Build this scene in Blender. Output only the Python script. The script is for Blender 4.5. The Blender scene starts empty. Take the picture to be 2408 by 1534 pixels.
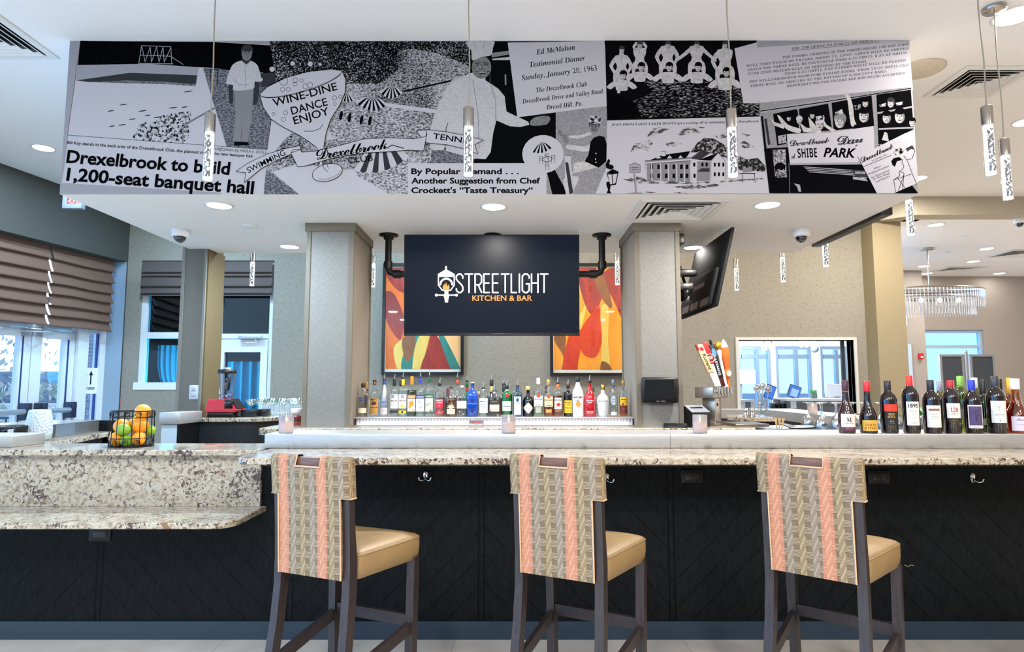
import bpy, math, random
from math import radians, sin, cos, tan, atan, atan2, pi, sqrt
from mathutils import Vector, Matrix
from mathutils.geometry import tessellate_polygon

random.seed(7)
SC = bpy.context.scene
COL = SC.collection

# ------------------------------------------------------------------ camera
W, H, F, TH, HC = 2408, 1534, 1500.0, radians(5.33), 1.35
CT, ST = cos(TH), sin(TH)
cam = bpy.data.cameras.new('camera')
cam.sensor_fit = 'HORIZONTAL'
cam.sensor_width = 36.0
cam.lens = F * 36.0 / W
cam.clip_start = 0.05
cam.clip_end = 200
cam_o = bpy.data.objects.new('camera', cam)
cam_o.location = (0, 0, HC)
cam_o.rotation_euler = (pi / 2 + TH, 0, 0)
COL.objects.link(cam_o)
SC.camera = cam_o

# ------------------------------------------------------------------ world, light, exposure
SC.view_settings.view_transform = 'Standard'
SC.view_settings.look = 'None'
SC.view_settings.gamma = 1
SC.view_settings.exposure = 0.40
SC.view_settings.use_curve_mapping = False
cy = SC.cycles
cy.max_bounces = 7
cy.diffuse_bounces = 3
cy.glossy_bounces = 3
cy.transmission_bounces = 5
cy.transparent_max_bounces = 14
cy.caustics_reflective = False
cy.caustics_refractive = False
cy.sample_clamp_indirect = 4.0

wd = bpy.data.worlds.new('daylight')
SC.world = wd
wd.use_nodes = True
nt = wd.node_tree
bg = nt.nodes['Background']
tc = nt.nodes.new('ShaderNodeTexCoord')
sp = nt.nodes.new('ShaderNodeSeparateXYZ')
mr = nt.nodes.new('ShaderNodeMapRange')
mr.inputs[1].default_value = -1.0
mr.inputs[2].default_value = 1.0
rp = nt.nodes.new('ShaderNodeValToRGB')
cr = rp.color_ramp
cr.elements[0].position = 0.0
cr.elements[0].color = (0.9, 2.7, 6.0, 1)
cr.elements[1].position = 1.0
cr.elements[1].color = (0.85, 0.70, 0.52, 1)
for p_, c_ in ((0.1, (1.5, 3.1, 5.6, 1)), (0.2, (2.4, 2.9, 3.5, 1)), (0.3, (1.7, 2.2, 2.8, 1)), (0.42, (.8, .85, .9, 1)), (0.6, (.78, .77, .76, 1))):
    e = cr.elements.new(p_)
    e.color = c_
nt.links.new(tc.outputs['Generated'], sp.inputs[0])
nt.links.new(sp.outputs[0], mr.inputs[0])
nt.links.new(mr.outputs[0], rp.inputs[0])
nt.links.new(rp.outputs[0], bg.inputs[0])
# the far side of the restaurant behind the photographer is dimmer than the daylight beyond the glazing
m2 = nt.nodes.new('ShaderNodeMapRange')
m2.inputs[1].default_value, m2.inputs[2].default_value, m2.inputs[3].default_value, m2.inputs[4].default_value = -.5, .8, .38, 2.0
nt.links.new(sp.outputs[1], m2.inputs[0])
nt.links.new(m2.outputs[0], bg.inputs[1])


def lamp(loc, power, col, size=.5):
    """an added, unseen round fill light without a fixture, facing down"""
    l = bpy.data.lights.new('added_fill_light', 'AREA')
    l.shape, l.size, l.energy, l.color = 'DISK', size, power, col
    o = bpy.data.objects.new('added_fill_light', l)
    o.location = loc
    COL.objects.link(o)


COOL, NEUT, WARM = (.45, .74, 1.0), (1.0, .98, .97), (1.0, .87, .68)
# added unseen fill lights in front of the bar and over the room behind
for lx, lc in ((-3.2, COOL), (-1.1, NEUT), (1.1, NEUT), (3.2, WARM)):
    for ly, lp in ((-1.9, 48), (-.7, 36), (.4, 24)):
        lamp((lx, ly, 3.54), lp, lc)
for lx, lc in ((-3.6, COOL), (-1.4, COOL), (.3, NEUT), (2.0, WARM), (3.9, WARM)):
    lamp((lx, 6.7, 3.54), (44 if lx < -1 else 36) if lx < 1 else 20, lc, .4)

# ------------------------------------------------------------------ projection helpers: a point of the place on a known plane


def at(px, py, Y):
    u, v = (px - W / 2) / F, (H / 2 - py) / F
    t = Y / (CT - v * ST)
    return Vector((u * t, Y, HC + t * (ST + v * CT)))


def atz(px, py, z):
    u, v = (px - W / 2) / F, (H / 2 - py) / F
    t = (z - HC) / (ST + v * CT)
    return Vector((u * t, t * (CT - v * ST), z))


# ------------------------------------------------------------------ colours, node expressions, materials
def lin(c):
    if isinstance(c, str):
        c = [int(c[i:i + 2], 16) / 255 for i in (0, 2, 4)]
    else:
        c = [x / 255 for x in c]
    return tuple(x / 12.92 if x <= 0.04045 else ((x + 0.055) / 1.055) ** 2.4 for x in c) + (1.0,)


class X:
    """a float socket that can be used in expressions"""
    def __init__(s, nt, so): s.nt, s.so = nt, so

    def op(s, o, *a):
        n = s.nt.nodes.new('ShaderNodeMath')
        n.operation = o
        for i, v in enumerate((s,) + a):
            if isinstance(v, X): s.nt.links.new(v.so, n.inputs[i])
            else: n.inputs[i].default_value = v
        return X(s.nt, n.outputs[0])

    def __add__(s, b): return s.op('ADD', b)
    def __radd__(s, b): return s.op('ADD', b)
    def __sub__(s, b): return s.op('SUBTRACT', b)
    def __rsub__(s, b): return s.op('MULTIPLY', -1.0).op('ADD', b)
    def __mul__(s, b): return s.op('MULTIPLY', b)
    def __rmul__(s, b): return s.op('MULTIPLY', b)
    def __truediv__(s, b): return s.op('DIVIDE', b)
    def fract(s): return s.op('FRACT')
    def lt(s, b): return s.op('LESS_THAN', b)
    def gt(s, b): return s.op('GREATER_THAN', b)
    def abs(s): return s.op('ABSOLUTE')
    def floor(s): return s.op('FLOOR')
    def sin(s): return s.op('SINE')
    def ping(s, b): return s.op('PINGPONG', b)
    def mx(s, b): return s.op('MAXIMUM', b)
    def mn(s, b): return s.op('MINIMUM', b)

    def ramp(s, a, b, lo=0.0, hi=1.0):
        n = s.nt.nodes.new('ShaderNodeMapRange')
        s.nt.links.new(s.so, n.inputs[0])
        for i, v in enumerate((a, b, lo, hi)): n.inputs[i + 1].default_value = v
        return X(s.nt, n.outputs[0])


class M:
    """builder of one node material"""
    def __init__(s, name, col='808080', rough=0.5, metal=0.0, spec=0.5, emit=None, es=1.0, coat=0.0):
        s.m = bpy.data.materials.new(name)
        s.m.use_nodes = True
        s.nt = s.m.node_tree
        s.b = s.nt.nodes['Principled BSDF']
        s.b.inputs['Base Color'].default_value = lin(col)
        s.b.inputs['Roughness'].default_value = rough
        s.b.inputs['Metallic'].default_value = metal
        s.b.inputs['Specular IOR Level'].default_value = spec
        if coat: s.b.inputs['Coat Weight'].default_value = coat
        if emit is not None:
            s.b.inputs['Emission Color'].default_value = lin(emit)
            s.b.inputs['Emission Strength'].default_value = es

    def co(s, kind='Object', scale=(1, 1, 1), rot=(0, 0, 0)):
        t = s.nt.nodes.new('ShaderNodeTexCoord')
        mp = s.nt.nodes.new('ShaderNodeMapping')
        mp.inputs['Scale'].default_value = scale
        mp.inputs['Rotation'].default_value = rot
        s.nt.links.new(t.outputs[kind], mp.inputs[0])
        return mp.outputs[0]

    def xyz(s, v):
        n = s.nt.nodes.new('ShaderNodeSeparateXYZ')
        s.nt.links.new(v, n.inputs[0])
        return [X(s.nt, o) for o in n.outputs]

    def noise(s, v, scale, detail=2.0, rough=0.5, dist=0.0):
        n = s.nt.nodes.new('ShaderNodeTexNoise')
        s.nt.links.new(v, n.inputs['Vector'])
        n.inputs['Scale'].default_value = scale
        n.inputs['Detail'].default_value = detail
        n.inputs['Roughness'].default_value = rough
        n.inputs['Distortion'].default_value = dist
        return X(s.nt, n.outputs[0])

    def voro(s, v, scale, feat='F1'):
        n = s.nt.nodes.new('ShaderNodeTexVoronoi')
        n.feature = feat
        s.nt.links.new(v, n.inputs['Vector'])
        n.inputs['Scale'].default_value = scale
        return X(s.nt, n.outputs['Distance'])

    def mix(s, f, a, b):
        n = s.nt.nodes.new('ShaderNodeMix')
        n.data_type = 'RGBA'
        s.nt.links.new(f.so, n.inputs[0])
        for i, v in ((6, a), (7, b)):
            if isinstance(v, (str, tuple, list)): n.inputs[i].default_value = lin(v)
            else: s.nt.links.new(v, n.inputs[i])
        return n.outputs[2]

    def ramp(s, f, *stops):
        n = s.nt.nodes.new('ShaderNodeValToRGB')
        s.nt.links.new(f.so, n.inputs[0])
        r = n.color_ramp
        while len(r.elements) < len(stops): r.elements.new(0.5)
        for e, (p, c) in zip(r.elements, stops):
            e.position, e.color = p, lin(c)
        return n.outputs[0]

    def col(s, so):
        s.nt.links.new(so, s.b.inputs['Base Color'])
        return s

    def bump(s, f, strength=0.3, dist=0.002):
        n = s.nt.nodes.new('ShaderNodeBump')
        n.inputs['Strength'].default_value = strength
        n.inputs['Distance'].default_value = dist
        s.nt.links.new(f.so, n.inputs['Height'])
        s.nt.links.new(n.outputs[0], s.b.inputs['Normal'])
        return s


_mc = {}


def pm(col, rough=0.5, metal=0.0, var=0.06, scale=40.0, **k):
    """plain procedural material: one colour with a slight noise variation"""
    key = (col if isinstance(col, str) else tuple(col), rough, metal, var, scale, tuple(sorted(k.items())))
    if key in _mc: return _mc[key]
    b = M('m_%d' % len(_mc), col, rough, metal, **k)
    c = lin(col)
    n = b.noise(b.co(), scale, 3)
    d = [tuple(min(1, x * f) for x in c[:3]) for f in (1 - var, 1 + var)]
    mx = b.nt.nodes.new('ShaderNodeMix')
    mx.data_type = 'RGBA'
    b.nt.links.new(n.so, mx.inputs[0])
    mx.inputs[6].default_value = d[0] + (1,)
    mx.inputs[7].default_value = d[1] + (1,)
    b.col(mx.outputs[2])
    _mc[key] = b.m
    return b.m


def emis(col, strength):
    key = ('E', col, strength)
    if key not in _mc:
        _mc[key] = M('glow_%d' % len(_mc), '000000', 0.6, emit=col, es=strength).m
    return _mc[key]


def clear(tint='ffffff', gloss=0.16, rough=0.02, edge=0.55):
    """thin clear glass: lets things through with a tint, and mirrors more towards its rim"""
    key = ('G', tint, gloss, rough, edge)
    if key in _mc: return _mc[key]
    m = bpy.data.materials.new('glass_%d' % len(_mc))
    m.use_nodes = True
    nt = m.node_tree
    nt.nodes.remove(nt.nodes['Principled BSDF'])
    tr = nt.nodes.new('ShaderNodeBsdfTransparent')
    tr.inputs[0].default_value = lin(tint)
    gl = nt.nodes.new('ShaderNodeBsdfGlossy')
    gl.inputs['Color'].default_value = (1, 1, 1, 1)
    gl.inputs['Roughness'].default_value = rough
    lw = nt.nodes.new('ShaderNodeLayerWeight')
    lw.inputs[0].default_value = 0.5
    r = X(nt, lw.outputs['Facing']).op('POWER', 2.5) * edge + gloss * 0.4
    ms = nt.nodes.new('ShaderNodeMixShader')
    nt.links.new(r.so, ms.inputs[0])
    nt.links.new(tr.outputs[0], ms.inputs[1])
    nt.links.new(gl.outputs[0], ms.inputs[2])
    nt.links.new(ms.outputs[0], nt.nodes['Material Output'].inputs[0])
    _mc[key] = m
    return m


# ------------------------------------------------------------------ objects
def tag(o, label=None, cat=None, group=None, kind=None):
    if label: o['label'] = label
    if cat: o['category'] = cat
    if group: o['group'] = group
    if kind: o['kind'] = kind
    return o


def empty(name, loc=(0, 0, 0), rz=0.0, label=None, cat=None, group=None):
    o = bpy.data.objects.new(name, None)
    o.empty_display_size = 0.05
    o.location = loc
    o.rotation_euler = (0, 0, rz)
    COL.objects.link(o)
    return tag(o, label, cat, group)


def dup(root, loc, rz=None, label=None, group=None, scale=None):
    def cp(o, par):
        c = o.copy()
        COL.objects.link(c)
        if par: c.parent = par
        for ch in o.children: cp(ch, c)
        return c
    r = cp(root, None)
    r.location = loc
    if rz is not None: r.rotation_euler = (0, 0, rz)
    if scale: r.scale = (scale,) * 3
    return tag(r, label, None, group)


_tc = {}
STY = {'serif': (0x1D400, 0x1D41A, 0x1D7CE), 'ital': (0x1D434, 0x1D44E, None), 'bital': (0x1D468, 0x1D482, None),
       'script': (0x1D4D0, 0x1D4EA, None), 'sansb': (0x1D5D4, 0x1D5EE, 0x1D7EC), 'sansi': (0x1D608, 0x1D622, None),
       'mono': (0x1D670, 0x1D68A, 0x1D7F6)}


def glyphs(s, style='plain', bold=0.0, shear=0.0):
    key = (s, style, bold, shear)
    if key in _tc: return _tc[key]
    r = s
    if style in STY:
        cap, low, dig = STY[style]
        r = ''
        for ch in s:
            if style == 'ital' and ch == 'h': r += chr(0x210E)
            elif 'A' <= ch <= 'Z': r += chr(cap + ord(ch) - 65)
            elif 'a' <= ch <= 'z': r += chr(low + ord(ch) - 97)
            elif dig and '0' <= ch <= '9': r += chr(dig + ord(ch) - 48)
            else: r += ch
    c = bpy.data.curves.new('txt', 'FONT')
    c.body = r
    c.size = 1.0
    c.offset = bold
    c.shear = shear
    c.resolution_u = 3
    if style == 'script': c.space_character = .8
    o = bpy.data.objects.new('txt', c)
    me = bpy.data.meshes.new_from_object(o)
    vs = [(v.co.x, v.co.y) for v in me.vertices]
    fs = [tuple(p.vertices) for p in me.polygons]
    bpy.data.objects.remove(o)
    bpy.data.curves.remove(c)
    bpy.data.meshes.remove(me)
    if not vs: vs, fs = [(0, 0), (1, 0), (0, 1)], []
    xs, ys = [v[0] for v in vs], [v[1] for v in vs]
    _tc[key] = (vs, fs, min(xs), max(xs), min(ys), max(ys))
    return _tc[key]


class MB:
    """collects shapes and links them as one mesh object"""
    def __init__(s):
        s.v, s.f, s.mi, s.sm, s.uv, s.mats = [], [], [], [], {}, []

    def mid(s, m):
        if m is None: return 0
        if m not in s.mats: s.mats.append(m)
        return s.mats.index(m)

    def add(s, vs, fs, m=None, smooth=False, xf=None):
        n = len(s.v)
        k = s.mid(m)
        s.v += [tuple(xf @ Vector(v)) if xf else tuple(v) for v in vs]
        for f in fs:
            s.f.append(tuple(i + n for i in f))
            s.mi.append(k)
            s.sm.append(smooth)
        return s

    def box(s, a, b, m=None, xf=None, bev=0.0):
        x0, x1 = sorted((a[0], b[0])); y0, y1 = sorted((a[1], b[1])); z0, z1 = sorted((a[2], b[2]))
        if bev <= 0:
            vs = [(x0, y0, z0), (x1, y0, z0), (x1, y1, z0), (x0, y1, z0), (x0, y0, z1), (x1, y0, z1), (x1, y1, z1), (x0, y1, z1)]
            return s.add(vs, [(3, 2, 1, 0), (4, 5, 6, 7), (0, 1, 5, 4), (1, 2, 6, 5), (2, 3, 7, 6), (3, 0, 4, 7)], m, False, xf)
        bev = min(bev, (x1 - x0) / 2.01, (y1 - y0) / 2.01, (z1 - z0) / 2.01)
        def ring(z, i):
            a0, a1, b0, b1 = x0 + i, x1 - i, y0 + i, y1 - i
            r = bev - i + 1e-6
            out = []
            for cx, cy_, st in ((a1 - r, b1 - r, 0), (a0 + r, b1 - r, 1), (a0 + r, b0 + r, 2), (a1 - r, b0 + r, 3)):
                for k in range(3):
                    t = (st + k / 2) * pi / 2
                    out.append((cx + r * cos(t), cy_ + r * sin(t), z))
            return out
        q = bev * 0.3
        rings = [ring(z0, bev * .98), ring(z0 + q, q), ring(z0 + bev, 0), ring(z1 - bev, 0), ring(z1 - q, q), ring(z1, bev * .98)]
        return s.rings(rings, m, xf=xf, smooth=True)

    def rings(s, rings, m=None, xf=None, smooth=True, closed=True, cap=True):
        n = len(rings[0])
        vs = [p for r in rings for p in r]
        fs = []
        for i in range(len(rings) - 1):
            for j in range(n if closed else n - 1):
                a, b = i * n + j, i * n + (j + 1) % n
                fs.append((a, b, b + n, a + n))
        s.add(vs, fs, m, smooth, xf)
        if cap and closed:
            s.add(rings[0], [tuple(range(n - 1, -1, -1))], m, False, xf)
            s.add(rings[-1], [tuple(range(n))], m, False, xf)
        return s

    def tube(s, pts, r, m=None, n=8, xf=None, cap=True, closed=False):
        pts = [Vector(p) for p in pts]
        rr = r if isinstance(r, (list, tuple)) else [r] * len(pts)
        rings = []
        up = None
        for i, p in enumerate(pts):
            if closed: d = pts[(i + 1) % len(pts)] - pts[i - 1]
            else: d = pts[min(i + 1, len(pts) - 1)] - pts[max(i - 1, 0)]
            d.normalize()
            if up is None:
                up = Vector((0, 0, 1)) if abs(d.z) < 0.9 else Vector((1, 0, 0))
            sx = d.cross(up)
            if sx.length < 1e-4: sx = d.cross(Vector((0.3, 1, 0.2)))
            sx.normalize()
            up = sx.cross(d).normalized()
            rings.append([p + rr[i] * (cos(t) * sx + sin(t) * up) for t in [2 * pi * k / n for k in range(n)]])
        if closed: rings.append(rings[0])
        return s.rings(rings, m, xf, True, True, cap and not closed)

    def lathe(s, prof, m=None, n=20, xf=None, sq=0.0, ky=1.0, cap=True):
        """turn a profile [(radius, z)...]; sq > 0 squares the section, ky flattens it"""
        def sec(t):
            c, d = cos(t), sin(t)
            k = 1.0
            if sq: k = 1.0 / (abs(c) ** sq + abs(d) ** sq) ** (1.0 / sq)
            return c * k, d * k * ky
        angs = [2 * pi * (k + .5) / n for k in range(n)]
        rings = []
        for p in prof:
            r, z = p[0], p[1]
            f = p[2] if len(p) > 2 else 1.0   # 1: full square section, 0: round
            ring = []
            for t in angs:
                a, b = sec(t)
                if f < 1: a, b = f * a + (1 - f) * cos(t), f * b + (1 - f) * sin(t)
                ring.append((r * a, r * b, z))
            rings.append(ring)
        return s.rings(rings, m, xf, True, True, cap)

    def sphere(s, c, r, m=None, nu=14, nv=9, sc=(1, 1, 1), xf=None):
        prof = [(max(1e-4, r * sin(pi * k / nv)), -r * cos(pi * k / nv)) for k in range(nv + 1)]
        T = Matrix.Translation(Vector(c)) @ Matrix.Diagonal((*sc, 1))
        return s.lathe(prof, m, nu, (xf @ T) if xf else T)

    def poly(s, pts, m=None, n=None, depth=0.0):
        """flat polygon in space (concave allowed), with a thickness away from the viewer when depth is set"""
        pts = [Vector(p) for p in pts]
        tri = tessellate_polygon([pts])
        s.add(pts, tri, m)
        return s

    def prism(s, pts, off, m=None):
        """polygon swept along a vector"""
        off = Vector(off)
        pts = [Vector(p) for p in pts]
        k = len(pts)
        tri = tessellate_polygon([pts])
        s.add(pts, tri, m)
        s.add([p + off for p in pts], [t[::-1] for t in tri], m)
        s.add(pts + [p + off for p in pts], [(i, (i + 1) % k, k + (i + 1) % k, k + i) for i in range(k)], m)
        return s

    def text(s, t, fn, m=None, style='plain', bold=0.0, shear=0.0, w=None, h=None, ax='l', ymid=False):
        """lettering; fn(x, y) gives the place of a point of the line; w / h its width and height"""
        vs, fs, x0, x1, y0, y1 = glyphs(t, style, bold, shear)
        cap = 0.72
        if h is None: h = (w / max(1e-6, (x1 - x0))) * cap
        ky = h / cap
        kx = ky if w is None else w / max(1e-6, (x1 - x0))
        ox = {'l': -x0, 'c': -(x0 + x1) / 2, 'r': -x1}[ax]
        oy = -(0.36) if ymid else 0.0
        s.add([fn((x + ox) * kx, (y + oy) * ky) for x, y in vs], fs, m)
        return s

    def build(s, name, m=None, parent=None, loc=None, fix=True):
        me = bpy.data.meshes.new(name)
        me.from_pydata(s.v, [], s.f)
        mats = s.mats or [m if m else pm('808080')]
        for x in mats: me.materials.append(x)
        me.polygons.foreach_set('material_index', s.mi)
        me.polygons.foreach_set('use_smooth', s.sm)
        if s.uv:
            uvl = me.uv_layers.new(name='UVMap')
            for p in me.polygons:
                for li in p.loop_indices:
                    uvl.data[li].uv = s.uv.get(me.loops[li].vertex_index, (0, 0))
        me.update()
        o = bpy.data.objects.new(name, me)
        COL.objects.link(o)
        if parent: o.parent = parent
        if loc: o.location = loc
        return o


def flat(O, A, B):
    """a text plane with origin O and unit directions A (along) and B (up)"""
    O, A, B = Vector(O), Vector(A), Vector(B)
    return lambda x, y: O + A * x + B * y


def struct(name, mb, m=None):
    return tag(mb.build(name, m), kind='structure')


def thing(mb, name, m, label, cat, group=None):
    return tag(mb.build(name, m), label, cat, group)


# ------------------------------------------------------------------ shared materials
def mk_wall(name, c1, c2, scale=16, fine='x'):
    b = M(name, c1, 0.85, spec=0.2)
    v = b.co()
    n = b.noise(v, scale, 3, 0.6, 0.6)
    f = n.ramp(0.52, 0.60)
    b.col(b.mix(f * 0.8, c1, c2))
    return b.m


WALLPAPER = mk_wall('leaf_wallpaper', (148, 142, 131), (136, 130, 118), 34)
DARKWALL = mk_wall('slate_wall_vinyl', (76, 76, 72), (68, 69, 65), 200)
LOBBYWALL = mk_wall('lobby_wall_vinyl', (164, 155, 146), (152, 143, 134), 120)
CEIL = pm((238, 236, 233), 0.9, var=0.01, spec=0.2)
WHITE = pm((235, 236, 238), 0.4, var=0.02)
BLACK = pm((14, 14, 15), 0.35, var=0.1)
BLACKMATTE = pm((20, 20, 22), 0.7, var=0.1)
STEEL = pm((196, 194, 190), 0.28, 0.9, var=0.03)
CHROME = pm((225, 225, 225), 0.08, 1.0, var=0.01)
NICKEL = pm((168, 163, 155), 0.25, 1.0, var=0.03)


def mk_linen():
    b = M('linen_wallcovering', (172, 168, 160), 0.85, spec=0.2)
    x, y, z = b.xyz(b.co())
    v1 = b.noise(b.co(scale=(1, 1, 0.05)), 700, 2)
    v2 = b.noise(b.co(scale=(0.05, 0.05, 1)), 700, 2)
    f = (v1 + v2) * 0.5
    b.col(b.ramp(f, (0.35, (116, 114, 109)), (0.5, (132, 130, 125)), (0.65, (148, 145, 139))))
    b.bump(f, 0.3, 0.002)
    return b.m


LINEN = mk_linen()
COLTRIM = pm((112, 104, 90), 0.6, var=0.03)


def mk_granite(name, sx=1.0):
    b = M(name, (210, 200, 182), 0.16, coat=0.2)
    v = b.co(scale=(1.0, sx, sx))
    big = b.noise(v, 5, 4, 0.6, 0.4)
    n1 = b.noise(v, 38, 5, 0.62, 0.7)
    n2 = b.noise(v, 30, 4, 0.62, 0.8)
    n3 = b.noise(v, 62, 4, 0.65, 0.5)
    base = b.ramp(n1, (0.28, (104, 86, 70)), (0.40, (156, 140, 118)), (0.52, (188, 174, 152)), (0.62, (194, 186, 171)), (0.74, (140, 127, 112)))
    dark = (n2 + (big - 0.5) * 0.5).gt(0.615)
    spk = (n3 + (big - 0.5) * 0.5).gt(0.59)
    c = b.mix(dark, base, (74, 54, 46))
    c = b.mix(spk, c, (82, 64, 58))
    c = b.mix(b.noise(v, 8, 5, 0.6, 0.6).gt(0.665), c, (132, 100, 66))
    b.col(c)
    return b.m


GRANITE = mk_granite('speckled_granite')
# ================================================================== THE SETTING
DS, ZS, ZC = 3.9, 2.543, 3.55            # soffit face, soffit underside, main ceiling
XL, XR, DSB = -2.832, 2.545, 5.68        # soffit sides and back
YW = 7.85                                # back wall


def X_(px, D, py=780): return at(px, py, D).x
def Z_(py, D): return at(1204, py, D).z


# floor: large pale tiles
b = M('floor_tile', (214, 203, 190), 0.35)
v = b.co()
x, y, z = b.xyz(v)
gr = ((x + 0.31) / 1.22).fract().lt(0.004).mx((y / 1.22).fract().lt(0.004))
b.col(b.mix(gr, b.ramp(b.noise(v, 6, 4), (0.3, (205, 193, 180)), (0.7, (222, 212, 200))), (176, 166, 154)))
struct('floor', MB().box((-7, -3, -0.1), (11, 12, 0)), b.m)
struct('ceiling', MB().box((-5.6, -2.2, ZC), (11, 7.28, ZC + .08)).box((-5.6, 7.28, ZC), (4.9, 8.0, ZC + .08)), CEIL)
ZL = 3.333
struct('ceiling_lobby', MB().box((4.72, 7.5, ZL), (11, 11.7, ZL + .05)), CEIL)
struct('trim_1', MB().prism([(4.72, 7.281, ZL), (4.37, 7.59, ZL), (4.37, 7.599, ZL), (4.9, 7.599, ZL), (4.9, 7.281, ZL)], (0, 0, ZC - ZL)).box((4.72, 7.28, ZL - .001), (11, 7.5, ZC + .02)), pm((178, 168, 150), .85, spec=.2))


def holed(mb, x0, x1, z0, z1, y0, y1, holes, m=None, xf=None):
    xs = sorted({x0, x1, *[min(max(h[i], x0), x1) for h in holes for i in (0, 1)]})
    zs = sorted({z0, z1, *[min(max(h[i], z0), z1) for h in holes for i in (2, 3)]})
    for i in range(len(xs) - 1):
        k = 0
        while k < len(zs) - 1:
            cx = (xs[i] + xs[i + 1]) / 2
            def inh(q): return any(h[0] < cx < h[1] and h[2] < (zs[q] + zs[q + 1]) / 2 < h[3] for h in holes)
            if inh(k): k += 1; continue
            e = k
            while e + 1 < len(zs) - 1 and not inh(e + 1): e += 1
            mb.box((xs[i], y0, zs[k]), (xs[i + 1], y1, zs[e + 1]), m, xf)
            k = e + 1
    return mb


# back wall with its openings
w1 = (X_(325, YW), X_(455, YW), Z_(917, YW), Z_(613, YW))
w2 = (X_(505, YW), X_(640, YW), 0.0, Z_(613, YW))
w3 = (X_(1735, YW), X_(2005, YW), 0.95, Z_(800, YW))
struct('wall_back', holed(MB(), -4.79, 4.72, 0, ZC, YW, YW + .16, [w1, w2, w3]), WALLPAPER)
# pilaster at the end of the back wall
struct('pilaster_right', MB().box((4.37, 7.6, 0), (4.72, YW - .001, ZC)), pm((152, 139, 112), .8, spec=.2))
# dark teal rooms behind the left glazing
TEAL = pm((20, 44, 52), .9)
rm = MB()
rm.box((-6.15, 10.2, -.05), (-1.6, 10.3, 3.2), TEAL).prism([(-4.98, YW + .17, -.05), (-6.1, 10.25, -.05), (-6.15, 10.25, -.05), (-5.03, YW + .17, -.05)], (0, 0, 3.2), TEAL)
rm.box((-1.7, YW + .2, -.05), (-1.6, 10.3, 3.2), TEAL).prism([(-4.98, YW + .17, 3.1), (-6.1, 10.25, 3.1), (-1.6, 10.25, 3.1), (-1.6, YW + .17, 3.1)], (0, 0, .1), TEAL)
struct('room_dark', rm)
l = bpy.data.lights.new('back_room_fill', 'POINT')  # added unseen blue light that brightens the curtains, in place of window daylight
l.energy, l.color, l.shadow_soft_size = 40, (.35, .78, 1.0), .3
lo = bpy.data.objects.new('back_room_fill', l)
lo.location = (-4.15, 8.25, 1.5)
COL.objects.link(lo)
FRAME = pm((226, 230, 236), .4)
TINT = clear('8fd0e0', .12, .01, .35)


def glazed(name, hole, mulls, y=YW + .05, fr=.06, gmat=TINT, sill=True, fm=FRAME):
    x0, x1, z0, z1 = hole
    o = empty(name, (0, 0, 0))
    o['kind'] = 'structure'
    f = MB()
    f.box((x0, y, z0), (x0 + fr, y + .07, z1)).box((x1 - fr, y, z0), (x1, y + .07, z1)).box((x0 + fr, y + .001, z1 - fr), (x1 - fr, y + .069, z1))
    if sill: f.box((x0 - .02, y - .06, z0), (x1 + .02, y + .08, z0 + fr * 1.2))
    for k in mulls: f.box((x0 + fr, y + .001, k - fr / 2), (x1 - fr, y + .069, k + fr / 2))
    f.build('window_frame', fm, o)
    MB().box((x0 + fr, y + .03, z0), (x1 - fr, y + .038, z1 - fr)).build('glass_pane', gmat, o)
    return o


glazed('window_1', w1, [Z_(788, YW)], fr=.075)
dz = Z_(790, YW)
dd = glazed('door_1', w2, [dz], fr=.06, sill=False)
dl = MB()
dx0, dx1 = X_(526, YW), w2[1] - .03
dl.box((dx0 - .08, YW + .04, .02), (dx0, YW + .09, dz - .04)).box((dx1 - .12, YW + .04, .02), (dx1 - .035, YW + .09, dz - .04))
dl.box((dx0, YW + .041, dz - .2), (dx1 - .12, YW + .089, dz - .04)).box((dx0, YW + .041, 0.02), (dx1 - .12, YW + .089, .25))
dl.build('door_leaf', FRAME, dd)
c1 = MB().box((X_(562, YW), YW - .03, Z_(797, YW)), (X_(617, YW), YW + .03, Z_(789, YW)), bev=.008)
c1.tube([at(600, 798, YW - .01), at(603, 806, YW - .05), at(578, 807, YW - .07)], .008)
c1.build('door_closer', pm((200, 205, 212), .4, .5), dd)
# curtains in the dark room
CURT = pm((150, 205, 226), .8)


def curtain(x0, x1, y, z0, z1, n, amp, pinch, label):
    vs, nn = [], 60
    zz = [z0 + (z1 - z0) * k / 12 for k in range(13)]
    for zq in zz:
        q = (zq - z0) / (z1 - z0)
        k = 1 - pinch * math.exp(-((q - .42) / .2) ** 2)
        for i in range(nn + 1):
            t = i / nn
            vs.append((x0 + (x1 - x0) * (1 - (1 - t) * k), y + amp * sin(t * n * 2 * pi) * (.6 + .4 * sin(3 * t + 1)), zq))
    fs = [(r * (nn + 1) + i, r * (nn + 1) + i + 1, (r + 1) * (nn + 1) + i + 1, (r + 1) * (nn + 1) + i) for r in range(12) for i in range(nn)]
    mb = MB().add(vs, fs, None, True)
    thing(mb, 'curtain', CURT, label, 'curtain')


curtain(-4.86, -4.5, 8.75, .6, 1.9, 5, .03, .45, 'pale blue curtain gathered by a tie behind the sashed window')
curtain(-3.92, -3.42, 8.8, .2, 1.68, 4, .05, 0.0, 'long pale blue curtain behind the glass door with a closer')

# roman shades
SHADE = M('shade_cloth', (86, 74, 70), .9, spec=.15)
SHADE.col(SHADE.mix(SHADE.noise(SHADE.co(), 300, 2), (80, 70, 68), (108, 97, 94)))
SHADE = SHADE.m


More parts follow.
